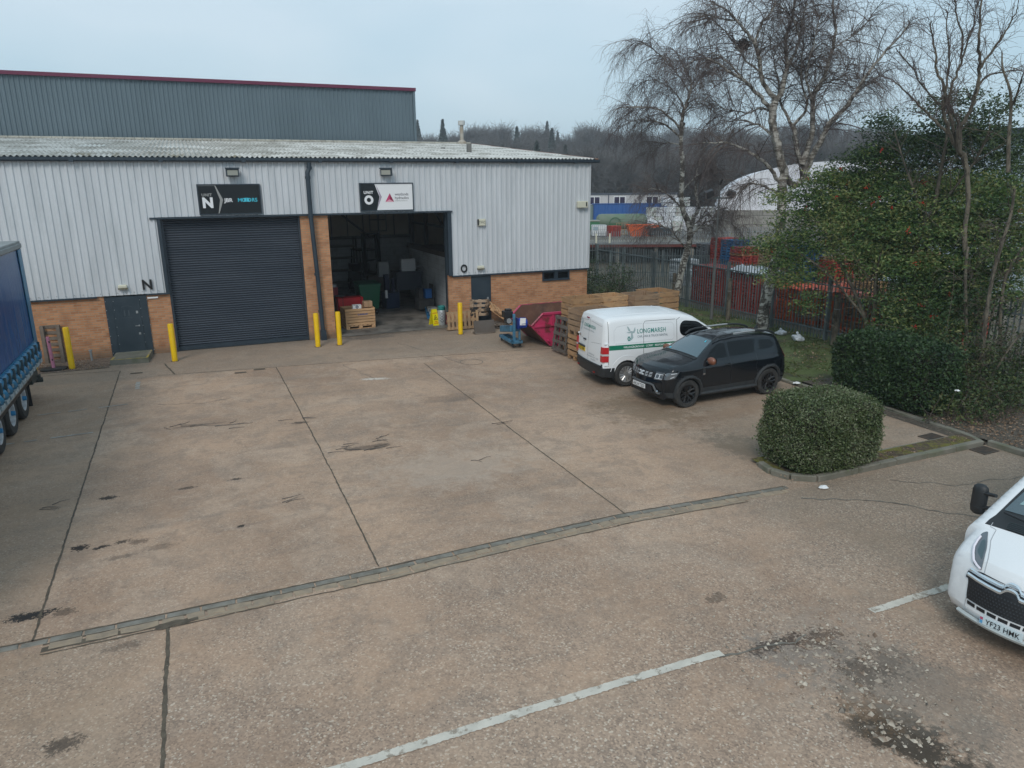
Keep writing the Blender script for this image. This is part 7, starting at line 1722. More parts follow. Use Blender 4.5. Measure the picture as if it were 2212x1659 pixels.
for q_,(ids,lab) in enumerate((((0,),'thin bare tree leaning right in front of the undergrowth at the right edge'),((1,2),'slender bare tree with twiggy top at the upper right corner'),((3,),'straight thin bare stem nearest the right edge of the picture'),((4,),'short bare sapling leaning low over the fallen leaves'),((5,),'straight grey stem rising through the middle of the berry tree'))):
    L_=[TREE_G[k] for k in ids]; tree('bare_tree',L_[0][0][0],L_,lab,1,M['brown_bark'],M['brown_bark'],M['twig_brown'],14+q_,per_m=4,slen=(.5,1.4),tw=6,tlen=(.3,.8),droop=.7,up=.3,skip=0)
# the nest
rg=np.random.default_rng(5); c0=np.array([20.20-1.73,21.05-.33,0])
def nest(loc,r,label,name='nest'):
    n=260; a=rg.normal(size=(n,3)); a/=np.linalg.norm(a,axis=1)[:,None]; st=a*r*rg.random((n,1))**.4*np.array([1,1,.8]); dr=unit(rg.normal(size=(n,3))*np.array([1,1,.4]))*r*.8
    P=np.stack([st-dr*.5,st,st+dr*.5],axis=1); o=fibres_mesh(name,P,np.full((n,3),.010),M['twig_dark'],None); o.location=loc; tag(o,label,'nest'); return o
M['twig_dark']=mat('nest_sticks',(.03,.026,.02),rough=.9)

def leaf_arrays(C0,size,rg,asp=.45,flat=.6,droop=.3,nrm=None):
    """one folded leaf (two triangles) at each centre"""
    n=len(C0)
    d=rg.normal(size=(n,3)); d[:,2]=d[:,2]*(1-flat)-droop; d=unit(d)
    u=rg.normal(size=(n,3)); u[:,2]*=(1-flat)
    if nrm is not None: d=unit(d+nrm*.35)
    w=unit(np.cross(d,unit(u))); nn=np.cross(d,w)
    s=size*(.6+.8*rg.random((n,1)))
    a=C0-d*s*.5; b=C0+d*s*.5; l=C0+w*s*asp*.5+nn*s*.10; r=C0-w*s*asp*.5+nn*s*.10
    V=np.stack([a,l,b,r],axis=1).reshape(-1,3); i=np.arange(n)*4
    return V,np.stack([i,i+1,i+2,i+3],axis=1)
def blob_points(blobs,dens,rg,clump=.16,per=14,depth=.9,flatz=.6):
    out=[]
    for bl_ in blobs:
        x,y,z,rx,rz=bl_[:5]; n=int(dens*rx*rz*10*(bl_[5] if len(bl_)>5 else 1)); a=rg.normal(size=(n,3)); a=unit(a)*rg.random((n,1))**.45
        c=a*np.array([rx,rx*depth,rz])+np.array([x,y,z])
        q=c[:,None,:]+rg.normal(size=(n,per,3))*clump*np.array([1.3,1.3,flatz]); out.append(q.reshape(-1,3))
    return np.concatenate(out)
M['coto_leaf']=leafmat('long_leaves',[(.022,.052,.018),(.045,.095,.028),(.085,.150,.042),(.14,.21,.062),(.26,.27,.10)],sc=1.0,transl=.28)
M['dark_leaf']=leafmat('dark_evergreen_leaves',[(.018,.038,.018),(.034,.064,.027),(.055,.092,.035),(.08,.115,.045)],sc=1.1,transl=.15)
M['berry']=mat('red_berries',(.50,.02,.012),rough=.4)
rg=np.random.default_rng(21)
bc=(18.6,15.6,-.05)
co=empty('berry_tree',bc,0,'broad green evergreen tree with red berries spreading over the fence','tree')
O3=np.array(bc)
stems=[([(18.6,15.6,-.1),(18.7,15.7,1.2),(18.9,16.0,2.6),(19.1,16.6,4.2)],.09,.04),([(18.7,15.5,-.1),(18.5,15.9,1.4),(18.3,16.7,2.8),(18.2,17.6,4.0),(18.1,18.4,4.4)],.07,.02),([(18.6,15.6,.4),(18.9,15.2,2.0),(18.9,14.8,3.6),(18.7,14.3,4.6)],.06,.02),([(18.5,15.9,1.4),(18.0,17.0,2.6),(17.6,18.2,3.3),(17.4,18.9,3.4)],.04,.012),([(18.7,15.7,1.2),(18.2,15.4,2.6),(17.8,15.0,3.4)],.05,.015),([(18.9,16.0,2.6),(18.9,17.2,3.9),(18.8,18.0,4.9)],.04,.012),([(18.9,15.2,2.0),(19.2,14.2,2.6),(19.3,13.4,3.2)],.04,.012),([(19.0,16.2,3.2),(19.2,16.8,4.6),(19.2,17.2,5.6)],.03,.01)]
mb=MB()
for pts,r0,r1 in stems: sp=smooth_pts(pts,4); mb.tube(sp,[r0+(r1-r0)*i/(len(sp)-1) for i in range(len(sp))],7)
tk=mb.build('trunk',M['brown_bark'],co,origin=bc,smooth=60)
S,SR,T,TR=grow(stems,31,per_m=9,slen=(.5,1.5),tw=5,tlen=(.2,.6),droop=.5,up=.2,start=.25,skip=0)
pts=blob_points(COTO,24,rg,clump=.19,per=24,flatz=.28)
pts=pts[rg.random(len(pts))<.9]; V,F=leaf_arrays(pts,.10,rg,asp=.36,flat=.55,droop=.35)
crn=fast_mesh('crown',V-O3,F,M['coto_leaf'],co)
fibres_mesh('twigs',S,SR,M['twig_brown'],crn,origin=bc)
sel=pts[rg.integers(0,len(pts),110)]; bp_=(sel[:,None,:]+rg.normal(size=(110,10,3))*.04).reshape(-1,3)
def octa(Pc,r):
    n=len(Pc); o=np.array([[1,0,0],[0,1,0],[-1,0,0],[0,-1,0],[0,0,1],[0,0,-1]])*r; V=(Pc[:,None,:]+o[None]).reshape(-1,3); i=(np.arange(n)*6)[:,None]
    f=np.array([[0,1,4],[1,2,4],[2,3,4],[3,0,4],[1,0,5],[2,1,5],[3,2,5],[0,3,5]]); return V,(i[:,None,:]+f[None]).reshape(-1,3)
V,F=octa(bp_-np.array([.03,.05,.03]),.02); fast_mesh('berries',V-O3,F,M['berry'],crn)
# looser dark evergreen higher on the right
uc=(19.9,15.6,-.05); O4=np.array(uc)
up=empty('evergreen_tree',uc,0,'loose dark evergreen growing up among the bare branches at the upper right','tree')
st2=[([(19.9,15.6,-.1),(19.7,15.2,2.5),(19.3,14.7,4.6),(19.0,14.4,6.2),(18.9,14.3,7.2)],.09,.02),([(19.5,14.9,4.0),(18.8,15.3,5.6),(18.4,15.6,6.8)],.04,.012),([(19.4,14.8,4.4),(19.4,13.8,5.8),(19.3,13.4,6.6)],.04,.012)]
mb=MB()
for p,r0,r1 in st2: sp=smooth_pts(p,4); mb.tube(sp,[r0+(r1-r0)*i/(len(sp)-1) for i in range(len(sp))],7)
mb.build('trunk',M['brown_bark'],up,origin=uc,smooth=60)
S,SR,T,TR=grow(st2,33,per_m=9,slen=(.6,1.8),tw=5,tlen=(.3,.7),droop=.4,up=.3,skip=0)
pu=blob_points(UPPER,15,rg,clump=.17,per=16,flatz=.35); V,F=leaf_arrays(pu,.10,rg,asp=.36,flat=.45,droop=.25)
crn=fast_mesh('crown',V-O4,F,M['dark_leaf'],up); fibres_mesh('twigs',S,SR,M['twig_brown'],crn,origin=uc)

# clipped hedges: a solid dark core under a skin of small leaves
def hedge(name,loc,dims,label,leaf_m,nleaf,lsize,seed,rz=0,taper=.9,round_=.35,noise_a=.06,lean=0):
    rg=np.random.default_rng(seed); o=empty(name,loc,rz,label,'hedge'); a,b,h=dims
    def surf(n):
        # points on a rounded box: sample a superellipsoid by direction
        d=unit(rg.normal(size=(n*2,3))); d=d[d[:,2]>-.75][:n]
        e=6.0; q=(np.abs(d[:,0]/(a/2))**e+np.abs(d[:,1]/(b/2))**e+np.abs(d[:,2]/(h/2))**e)**(-1/e); return d*q[:,None],d
    P_,d=surf(nleaf)
    # reweight so that flat faces are covered evenly
    z=P_[:,2]/h+.5; k=1-(1-taper)*np.abs(z-.45)*1.2; P_[:,0]*=k; P_[:,1]*=k
    nv=np.array([noise.noise(Vector(p)*2.2)+.5*noise.noise(Vector(p)*6) for p in P_]); P_=P_*(1+noise_a*nv)[:,None]
    P_[:,2]+=h/2; P_+=rg.normal(size=P_.shape)*.02; P_*=(1-.07*rg.random((len(P_),1)))
    keep=P_[:,2]>.0; P_=P_[keep]; d=d[keep]
    V,F=leaf_arrays(P_,lsize,rg,asp=.5,flat=.1,droop=0,nrm=d*1.2)
    ns=int(nleaf*.012); idx=rg.integers(0,len(P_),ns); w_=[]
    for q_ in idx:
        p=P_[q_]; dd=unit(d[q_]*1.0+rg.normal(size=3)*.35+np.array([0,0,.35])); L_=rg.uniform(.05,.15); w_.append([p*.97,p+dd*L_*.5,p+dd*L_])
    w_=np.array(w_); fibres_mesh('stray_shoots',w_,np.full((ns,3),.0035),M['twig_brown'],o)
    P2=(w_[:,1:,:]+rg.normal(size=(ns,2,3))*.012).reshape(-1,3); P2=np.concatenate([P2,P2+rg.normal(size=P2.shape)*.02]); V2,F2=leaf_arrays(P2,lsize*1.1,rg,asp=.5,flat=.1,droop=0); V=np.concatenate([V,V2]); F=np.concatenate([F,F2+len(V)-len(V2)])
    core=MB(); vs=[];fs=[]; nu,nv2=26,14
    for j in range(nv2+1):
        th=math.pi*j/nv2
        for i in range(nu):
            ph=2*math.pi*i/nu; dd=np.array([math.sin(th)*math.cos(ph),math.sin(th)*math.sin(ph),math.cos(th)]); e=6.0
            q=(abs(dd[0]/(a/2))**e+abs(dd[1]/(b/2))**e+abs(dd[2]/(h/2))**e)**(-1/e); p=dd*q*.90; zz=p[2]/h+.5; kk=1-(1-taper)*abs(zz-.45)*1.2
            vs.append((p[0]*kk,p[1]*kk,max(0.01,p[2]+h/2)))
    for j in range(nv2):
        for i in range(nu): fs.append((j*nu+i,j*nu+(i+1)%nu,(j+1)*nu+(i+1)%nu,(j+1)*nu+i))
    core.add(vs,fs); core.build('dark_core',M['hedge_core'],o,smooth=60)
    fast_mesh('leaves',V,F,leaf_m,o); return o
M['hedge_core']=mat('hedge_inside',(.018,.02,.012),rough=.95,var=(.035,.03,.018),vscale=9)
M['hedge_leaf']=leafmat('small_hedge_leaves',[(.022,.034,.012),(.048,.075,.024),(.085,.12,.042),(.13,.165,.075),(.20,.22,.13)],sc=1.6,transl=.12)
M['hedge_leaf2']=leafmat('big_hedge_leaves',[(.010,.024,.010),(.020,.046,.016),(.035,.07,.022),(.05,.09,.03)],sc=1.5,transl=.12)
hedge('hedge',(11.12,10.27,-.10),(2.12,1.52,1.46),'low round clipped hedge standing at the tip of the mossy strip',M['hedge_leaf'],52000,.045,41,rz=R(-2),noise_a=.05)
hedge('hedge',(16.05,12.7,-.05),(1.4,3.0,1.66),'large dark square hedge under the berry tree',M['hedge_leaf2'],42000,.075,42,taper=.97,noise_a=.10)
M['under_leaf']=leafmat('undergrowth_leaves',[(.016,.034,.012),(.035,.062,.020),(.06,.09,.03),(.11,.12,.04)],sc=1.3,transl=.15)
# undergrowth at the right
rg=np.random.default_rng(51)
def thicket(name,loc,blobs,label,cat,leafm,dens,ls,seed,stems_n=120,clump=.12,per=10):
    rg=np.random.default_rng(seed); o=empty(name,loc,0,label,cat); O_=np.array(loc)
    pts=blob_points(blobs,dens,rg,clump=clump,per=per,depth=1.0); pts=pts[pts[:,2]>-.05]
    V,F=leaf_arrays(pts,ls,rg,asp=.5,flat=.3,droop=.15); fast_mesh('leaves',V-O_,F,leafm,o)
    P_=[];Rr=[]
    for k in range(stems_n):
        bx=blobs[rg.integers(0,len(blobs))]; p=np.array([bx[0]+rg.normal()*bx[3]*.6,bx[1]+rg.normal()*bx[3]*.6,-.08]); d=unit(rg.normal(size=3)*np.array([.5,.5,.2])+np.array([0,0,1.0])); L=rg.uniform(.6,1.5)*(bx[2]+bx[4]); w=[p]
        for s_ in range(6): d=unit(d+rg.normal(size=3)*.25+np.array([0,0,-.12])); w.append(w[-1]+d*L/6)
        P_.append(w);Rr.append(np.linspace(.012,.004,7))
    fibres_mesh('stems',np.array(P_),np.array(Rr),M['twig_brown'],o,origin=loc); return o
thicket('undergrowth',(17.6,10.9,-.08),[(15.9,10.95,.25,.75,.4),(16.5,10.7,.2,.6,.35),(17.6,11.4,.3,.9,.5),(18.6,11.3,.35,.9,.5),(19.4,10.6,.4,.9,.6),(18.3,12.3,.8,1.0,.7),(19.8,11.8,.8,1.1,.8),(20.6,10.4,.6,1.1,.7),(17.4,12.6,.8,.7,.9),(17.2,11.6,.5,.8,.6),(16.9,10.9,.35,.7,.45),(18.0,10.6,.4,.8,.5),(19.0,12.2,.9,.9,.9)],'low tangled undergrowth of leaves and stems right of the large dark hedge','undergrowth',M['under_leaf'],20,.075,61,stems_n=200)
thicket('ivy_bush',(18.9,13.4,0),[(18.4,13.2,1.6,.6,.9),(19.0,12.9,2.2,.5,.9),(19.4,13.6,1.2,.8,.9),(19.9,12.8,1.8,.5,.8),(18.2,14.4,2.0,.7,.7)],'dark ivy clad stems behind the large hedge','bush',M['hedge_leaf2'],12,.08,62,stems_n=60)
thicket('evergreen_bush',(18.3,31.0,-.05),[(17.2,30.0,.7,.9,.8),(18.3,29.8,.9,.8,.9),(16.4,30.6,.8,.8,.9),(19.0,30.6,.7,.8,.8),(17.6,31.6,1.1,1.2,1.0),(16.0,31.6,1.0,.8,1.0)],'dark bushes between the end of the unit and the fence behind the crates','bush',M['dark_leaf'],13,.08,63,stems_n=200)
# fallen leaves and litter
def scatter(name,n,box,mt,sz,seed,label,cat=None,z=-.05,kind='stuff'):
    rg=np.random.default_rng(seed); x=rg.uniform(box[0],box[1],n); y=rg.uniform(box[2],box[3],n); k=np.array([noise.noise(Vector((a*.9,b_*.9,seed)))>-.15 for a,b_ in zip(x,y)]); x=x[k];y=y[k]
    P_=np.stack([x,y,np.full(len(x),z)],axis=1); V,F=leaf_arrays(P_,sz,rg,asp=.6,flat=.85,droop=0); V[:,2]=np.maximum(V[:,2],z-.01)
    o=fast_mesh(name,V,F,mt,None); return tag(o,label,None,None,kind)
M['dead_leaf']=leafmat('dead_leaves',[(.20,.12,.07),(.30,.19,.12),(.40,.29,.21),(.16,.10,.07)],sc=3,transl=.1)
scatter('fallen_leaves',3200,(15.4,21,8.4,11.2),M['dead_leaf'],.055,71,None,z=-.03)
scatter('fallen_leaves',1200,(15.5,20.4,14.8,26),M['dead_leaf'],.06,72,None,z=.03)
scatter('fallen_leaves',900,(-5.6,-2.7,25.0,26.5),M['dead_leaf'],.05,73,None,z=.04)
scatter('fallen_leaves',260,(9.8,15.1,9.66,10.1),M['dead_leaf'],.04,74,None,z=-.03)
scatter('grass_tufts',9000,(15.4,20.4,14.6,26),leafmat('grass_blades',[(.04,.06,.015),(.07,.10,.025),(.12,.12,.05)],sc=1,transl=.2),.07,75,None,z=.015)
def bag(x,y,z,s,label,seed,col=(.62,.66,.70)):
    o=empty('rubbish_bag',(x,y,z),seed,label,'bag'); bm=bmesh.new(); bmesh.ops.create_icosphere(bm,subdivisions=3,radius=1)
    for v in bm.verts:
        d=v.co.copy(); k=1+.35*noise.noise(d*1.3+Vector((seed,0,0)))+.16*noise.noise(d*4+Vector((seed,2,0))); v.co=Vector((d.x*s*k,d.y*s*.8*k,max(0,(d.z+.55)*s*.55*k)))
    me=bpy.data.meshes.new('bag_body'); bm.to_mesh(me); bm.free(); link_mesh('bag_body',me,o,[mat('thin_white_plastic',col,rough=.35,var=tuple(c*.7 for c in col),vscale=9)],smooth=25)
    mb=MB(); mb.tube([(0,0,s*.8),(.03,.02,s*1.0),(.08,.0,s*1.05)],[.02,.03,.05],6); mb.build('knot',mat('plastic_knot',col,rough=.4),o)
bag(19.15,19.1,.0,.24,'crumpled white plastic bag lying on the grass right of the scarred birch',1.3)
bag(19.35,20.1,.0,.20,'white plastic sheet bunched at the foot of the scarred birch',2.6)
bag(19.55,21.4,.0,.22,'grey plastic bag behind the foot of the scarred birch',3.9,(.5,.52,.55))
mb=MB(); rr=random.Random(9)
def bit(x,y,z,s,label,cat='litter'):
    bm=bmesh.new(); bmesh.ops.create_icosphere(bm,subdivisions=2,radius=s)
    for v in bm.verts: v.co=Vector((v.co.x*1.4,v.co.y,max(0,v.co.z*.5)))*(1+.5*noise.noise(v.co*30))
    me=bpy.data.meshes.new('litter'); bm.to_mesh(me); bm.free(); o=link_mesh('litter',me,None,[M['white']],loc=(x,y,z)); tag(o,label,cat)
bit(10.28,9.28,-.10,.07,'crumpled clear wrapper on the concrete below the round hedge')
bit(15.05,14.9,-.04,.08,'small white scrap on the grass behind the black car')
bit(16.1,11.0,.62,.05,'pale scrap of paper caught on the low leaves beside the large hedge')
# ------------------------------------------------------------------ palisade fences
M['pal']=mat('palisade_grey',(.165,.195,.20),rough=.5,metal=.2,var=(.085,.11,.115),vscale=2)
def palisade(name,A,B,label,h=2.3,z=-.05,sp=.155,pm='pal',bay=2.75,w=.052,post=True):
    A=Vector((*A,0));B=Vector((*B,0)); L=(B-A).length; d=(B-A).normalized(); ang=math.atan2(d.y,d.x)
    o=empty(name,(A.x,A.y,z),ang,label,'fence')
    n=max(1,round(L/bay)); b=L/n; rr=random.Random(len(label))
    for i in range(n):
        mb=MB(); x=i*b+.09
        while x<(i+1)*b-.05:
            t=rr.uniform(-.008,.008); q=w/2
            # W-shaped pale with a split, pointed head
            vs=[];
            for zz in (.05,h-.12): vs+=[(x-q+t,.03,zz),(x-q*.45+t,.012,zz),(x+t,.028,zz),(x+q*.45+t,.012,zz),(x+q+t,.03,zz)]
            vs+=[(x-q*.8+t,.03,h-.03),(x-q*.15+t,.02,h),(x+q*.15+t,.02,h),(x+q*.8+t,.03,h-.03)]
            mb.add(vs,[(0,1,6,5),(1,2,7,6),(2,3,8,7),(3,4,9,8),(5,6,11,10),(6,7,11),(7,8,12),(8,9,13,12)]); x+=sp
        mb.build('pales',M[pm],o,clean=False)
    for i in range(n):
        mb=MB()
        for zz in (.35,h-.42): mb.box(i*b,(i+1)*b,.032,.075,zz,zz+.045)
        mb.build('rail',M[pm],o)
    if post:
        for i in range(n+1): mb=MB(); mb.box(i*b-.045,i*b+.045,.04,.13,-.2,h-.08); mb.build('fence_post',M[pm],o)
    return o
palisade('palisade_fence',(20.15,8.2),(20.05,34.6),'long grey steel palisade fence running behind the birch trunks and berry tree',h=2.35)
palisade('palisade_fence',(20.05,34.8),(15.0,37.6),'grey palisade fence closing the gap at the far end of the silver unit',h=2.3)
def wpost(x,y,h,label,r=.085):
    o=empty('timber_post',(x,y,-.05),0,label,'post','old timber posts along the palisade fence'); mb=MB(); mb.lathe([(r,-.1),(r*1.02,h*.5),(r*.92,h-.04),(r*.6,h)],n=12); mb.build('post',M['brown_bark'],o,smooth=50)
    mb=MB(); mb.lathe([(r*1.04,h*.7),(r*1.04,h*.7+.02)],n=12); mb.build('wire_band',M['steel'],o)
wpost(19.45,23.2,1.75,'brown timber post just left of the red pallets by the lamp column')
wpost(19.75,27.3,1.5,'brown timber post close behind the leaning birch trunk')
wpost(19.55,17.9,1.85,'brown timber post left of the green sign on the fence',.10)
o=empty('fence_sign',(20.02,17.40,1.50),0,'small green and white assembly point sign fixed to the palisade fence','sign')
mb=MB(); mb.box(-.012,.0,-.11,.11,-.15,.15); mb.build('sign_panel',M['white'],o)
mb=MB(); mb.box(-.014,-.0121,-.10,.10,-.14,.14); mb.build('green_field',M['sign_green'],o)
mb=MB()
for a in (45,135,225,315):
    c,s_=math.cos(R(a)),math.sin(R(a)); mb.add([(-.0155,c*.03-s_*.012,.03+s_*.03+c*.012),(-.0155,c*.03+s_*.012,.03+s_*.03-c*.012),(-.0155,c*.075,.03+s_*.075)],[(0,1,2)])
for y in (-.02,.0,.02): mb.box(-.0156,-.0145,y-.006,y+.006,.0,.05)
mb.box(-.0156,-.0145,-.07,.07,-.10,-.085); mb.build('pictogram',M['white'],o,clean=False)
# lamp column with two floodlights
o=empty('lamp_column',(19.0,23.65,-.05),R(-23),'slim grey lighting column carrying two floodlights between the birches','lamp column')
mb=MB(); mb.tube([(0,0,-.1),(0,0,2.2),(0,0,2.22),(0,0,5.5)],[.065,.06,.04,.03],10); mb.build('column',mat('column_grey',(.12,.12,.115),rough=.6),o,smooth=40)
mb=MB(); mb.box(-.5,.5,-.03,.03,4.78,4.84); mb.build('cross_arm',M['pal'],o)
for sx in (-1,1): mb=MB(); mb.cbox((sx*.42,-.1,4.98),(.30,.22,.24),ry=sx*.35,rx=.3); mb.cbox((sx*.42,0,4.86),(.05,.05,.12)); mb.build('floodlight_head',mat('lamp_head',(.05,.05,.055),rough=.4),o)
mb=MB(); mb.tube([(0,0,5.3),(.06,-.04,5.55)],.05,8); mb.build('sensor',M['black'],o)

# ------------------------------------------------------------------ the pallet yard beyond the fence
def bpallet_mesh(nm,mt,L=1.2,Wd=1.0):
    mb=MB()
    for k in range(5): x=-L/2+(L-.14)*k/4; mb.box(x,x+.14,-Wd/2,Wd/2,.105,.142)
    for y in (-Wd/2,-.06,Wd/2-.12):
        mb.box(-L/2,L/2,y,y+.12,.085,.104); mb.box(-L/2,L/2,-Wd/2 if y<-.1 else y,y+.12,0,.03)
        for x in (-L/2,-.07,L/2-.14): mb.box(x,x+.14,y+.002,y+.118,.031,.084)
    for x in (-L/2,L/2-.03): mb.box(x,x+.03,-Wd/2,Wd/2,.0,.035); mb.box(x,x+.03,-Wd/2,Wd/2,.09,.145)
    return mb.build(nm,mt,None)
PM={}
for k,c1,c2 in (('red',(.46,.05,.03),(.32,.04,.03)),('orange',(.62,.10,.02),(.45,.08,.02)),('blue',(.012,.11,.26),(.02,.08,.18)),('brown',(.42,.20,.09),(.30,.15,.08)),('tan',(.48,.33,.17),(.38,.25,.13)),('grey',(.10,.11,.125),(.08,.085,.09)),('white',(.62,.64,.65),(.5,.52,.54))):
    PM[k]=bpallet_mesh('%s_pallet'%k,mat('%s_pallet_paint'%k,c1,rough=.7,var=c2,vscale=1.5,dirt=(.05,.04,.035),dscale=4,damt=.4),1.2,1.0)
used_p={}
rr=random.Random(17)
WHERE={}
def pstack(kind,x,y,n,rz,desc,z=-.1,mix=None):
    for i in range(n):
        k=kind if mix is None or rr.random()>.35 else mix
        src=PM[k]
        if not used_p.get(k): o=src; used_p[k]=1
        else: o=src.copy(); C.objects.link(o)
        o.location=(x+rr.uniform(-.02,.02),y+rr.uniform(-.02,.02),z+.146*i); o.rotation_euler=(0,0,rz+rr.uniform(-.025,.025))
        pos='topmost' if i==n-1 else ('bottom' if i==0 else 'one inner')
        tag(o,'%s %s pallet of the stack %s'%(pos,k,desc),'pallet','%s pallets stacked beyond the fence'%k)
H9=math.pi/2
pstack('red',22.0,27.75,12,0,'just right of the leaning birch trunk')
pstack('red',22.0,26.65,12,0,'second of the red row behind the fence')
pstack('red',22.05,25.55,12,0,'third of the red row behind the lamp column')
pstack('red',22.0,24.45,11,H9,'at the right end of the red row')
pstack('orange',22.2,22.4,9,0,'right of the scarred birch trunk')
pstack('orange',22.2,21.3,9,0,'second right of the scarred birch',mix='brown')
pstack('orange',22.3,20.1,10,0,'third right of the scarred birch',mix='brown')
pstack('orange',22.2,19.0,10,0,'left of the green fence sign',mix='brown')
pstack('orange',22.3,17.9,10,0,'behind the green fence sign',mix='brown')
pstack('red',22.4,16.7,11,0,'right of the green fence sign',mix='brown')
pstack('red',22.4,15.5,9,0,'half hidden by the large hedge',mix='brown')
pstack('blue',27.0,26.9,17,.1,'tall and blue above the orange stacks')
pstack('tan',26.9,28.9,15,0,'plain wood beside the tall blue stack')
pstack('red',27.6,25.6,14,0,'beside the tall blue stack',mix='brown')
pstack('blue',28.0,33.2,16,.05,'dark blue right of the lamp column',mix='blue')
pstack('red',28.4,34.6,16,0,'behind the lamp column')
pstack('grey',28.6,36.2,13,0,'dark grey left of the lamp column')
pstack('red',27.6,31.9,14,0,'between the two blue stacks',mix='brown')
pstack('tan',29.5,25.2,17,.1,'plain wood seen through the berry tree')
pstack('tan',30.5,23.5,16,0,'second plain wood stack seen through the berry tree')
pstack('white',25.2,34.0,9,.1,'white and low left of the red row')
pstack('white',25.0,32.4,6,.0,'white and lowest behind the leaning birch')
pstack('grey',24.6,30.6,6,.0,'dark grey and low beside the red row')
for k in PM:
    if not used_p.get(k): bpy.data.objects.remove(PM[k])
def sheetpile(x,y,z,dx,dy,label,col,seed,name='plastic_sheeting'):
    mb=MB(); nx,ny=14,10; vs=[]
    for j in range(ny+1):
        for i in range(nx+1):
            a=i/nx-.5;b_=j/ny-.5; e=1-max(abs(a),abs(b_))*2; vs.append((a*dx,b_*dy,.04+.22*min(1,e*3)*(.6+noise.noise(Vector((a*3+seed,b_*3,0))))+.12*noise.noise(Vector((a*9+seed,b_*9,1)))))
    vs=[(p[0],p[1],max(p[2],0)) for p in vs]; vs+=[(p[0],p[1],0) for p in vs]; n=(nx+1)*(ny+1); fs=[]
    for j in range(ny):
        for i in range(nx): a=j*(nx+1)+i; fs.append((a,a+1,a+nx+2,a+nx+1)); fs.append((n+a,n+a+nx+1,n+a+nx+2,n+a+1))
    mb.add(vs,fs); o=mb.build(name,mat(name+str(seed),col,rough=.4,var=tuple(c*.6 for c in col),vscale=3),None,smooth=40); o.location=(x,y,z); tag(o,label,'sheeting')
sheetpile(22.1,24.8,1.62,1.6,2.0,'white crumpled sheet on the right end of the red pallet row',(.65,.67,.70),1)
sheetpile(22.2,22.2,1.24,1.2,1.2,'bright orange bag heap on the pallets right of the scarred birch',(.85,.10,.02),2)
sheetpile(22.3,20.6,1.34,1.2,1.3,'bright orange sheeting on the middle of the orange stacks',(.85,.11,.02),3)
sheetpile(22.3,18.3,1.38,1.2,2.0,'bright orange red sheeting above the green fence sign',(.80,.10,.03),4)
sheetpile(24.2,18.6,1.75,1.4,3.0,'pale sheeting behind the orange stacks',(.6,.62,.66),5)
# parked white vans beyond the fence
def simple_van(x,y,rz,label,col=(.66,.68,.70),z=-.1):
    o=empty('van_beyond_fence',(x,y,z),rz,label,'van'); pm=mat('far_van_paint',col,rough=.3,coat=.3)
    mb=MB(); pr=[(-2.4,.35),(-2.45,1.0),(-2.35,1.7),(-2.2,1.85),(1.0,1.9),(1.35,1.8),(1.95,1.15),(2.5,.95),(2.55,.4)]
    mb.prism(pr,-.88,.88,'XZ'); mb.build('body',pm,o,bevel=.08)
    mb=MB(); mb.prism([(1.05,1.25),(1.75,1.2),(1.38,1.66),(1.05,1.68)],-.89,.89,'XZ'); mb.build('side_window',M['glass'],o)
    mb=MB(); mb.add([(1.42,-.72,1.74),(1.42,.72,1.74),(1.96,.75,1.17),(1.96,-.75,1.17)],[(0,1,2,3)]); mb.xf(Matrix.Translation((.02,0,.02))); mb.build('windscreen',M['glass'],o)
    for xx in (-1.5,1.6):
        for sg in (-1,1): mb=MB(); mb.lathe([(.0,-.1),(.33,-.1),(.33,.1),(.0,.1)],(xx,sg*.82,.33),axis='Y',n=18); mb.build('wheel',M['tyre'],o)
# raised deck with its own palisade
F0=Vector((math.sin(_psi),math.cos(_psi),0)); R0=Vector((math.cos(_psi),-math.sin(_psi),0))
def BG(s_,D,z=0): p=F0*D+R0*s_; return (p.x,p.y,z)
PSI=-_psi
gz0=-.18
o=empty('loading_deck',BG(10.0,50,gz0),PSI-R(2),'raised concrete deck with pale edge and dark space below it','deck')
mb=MB(); mb.box(-6,4.6,-.1,2.5,1.42,1.62); mb.build('slab',M['kerb_dark'],o); mb=MB(); mb.box(-6,4.6,-.16,-.1,1.52,1.66); mb.build('pale_edge',M['steel'],o)
mb=MB(); mb.box(-6,4.5,-.14,-.06,1.33,1.50); mb.build('red_band',mat('rust_red_band',(.12,.03,.025),rough=.8),o)
for x in (-5.5,-2.8,-.2,2.2,4.4): mb=MB(); mb.box(x-.12,x+.12,.0,.24,0,1.42); mb.build('column',M['kerb_dark'],o)
mb=MB(); mb.box(-6,4.6,2.3,2.5,0,1.42); mb.build('void_backing',M['black'],o)  # black backing paints in the shade of the void below the deck
f=palisade('palisade_fence',BG(4.0,49.9)[:2],BG(14.6,49.5)[:2],'pale thin palisade railing along the edge of the raised deck',h=.78,z=1.46,sp=.15,pm='steel',w=.05,post=False)
f2=palisade('palisade_fence',BG(13.4,58)[:2],BG(27,60)[:2],'distant palisade fence in front of the concrete wall of the white tent',h=2.1,z=gz0,pm='steel',w=.06)
for s_ in (5.7,6.6): 
    o=empty('pale_post',BG(s_,49.7,1.45),PSI,'cream post standing %s on the raised deck railing'%('left' if s_<6 else 'right'),'post'); mb=MB(); mb.box(-.05,.05,-.04,.04,0,.62); mb.build('post',M['beige'],o); mb=MB(); mb.box(-.06,.06,-.05,.05,.60,.63); mb.build('cap',M['beige'],o)
palisade('palisade_fence',BG(5.9,44)[:2],BG(12.0,43.2)[:2],'dark palisade panel standing below the raised deck',h=1.75,z=gz0,pm='pal')
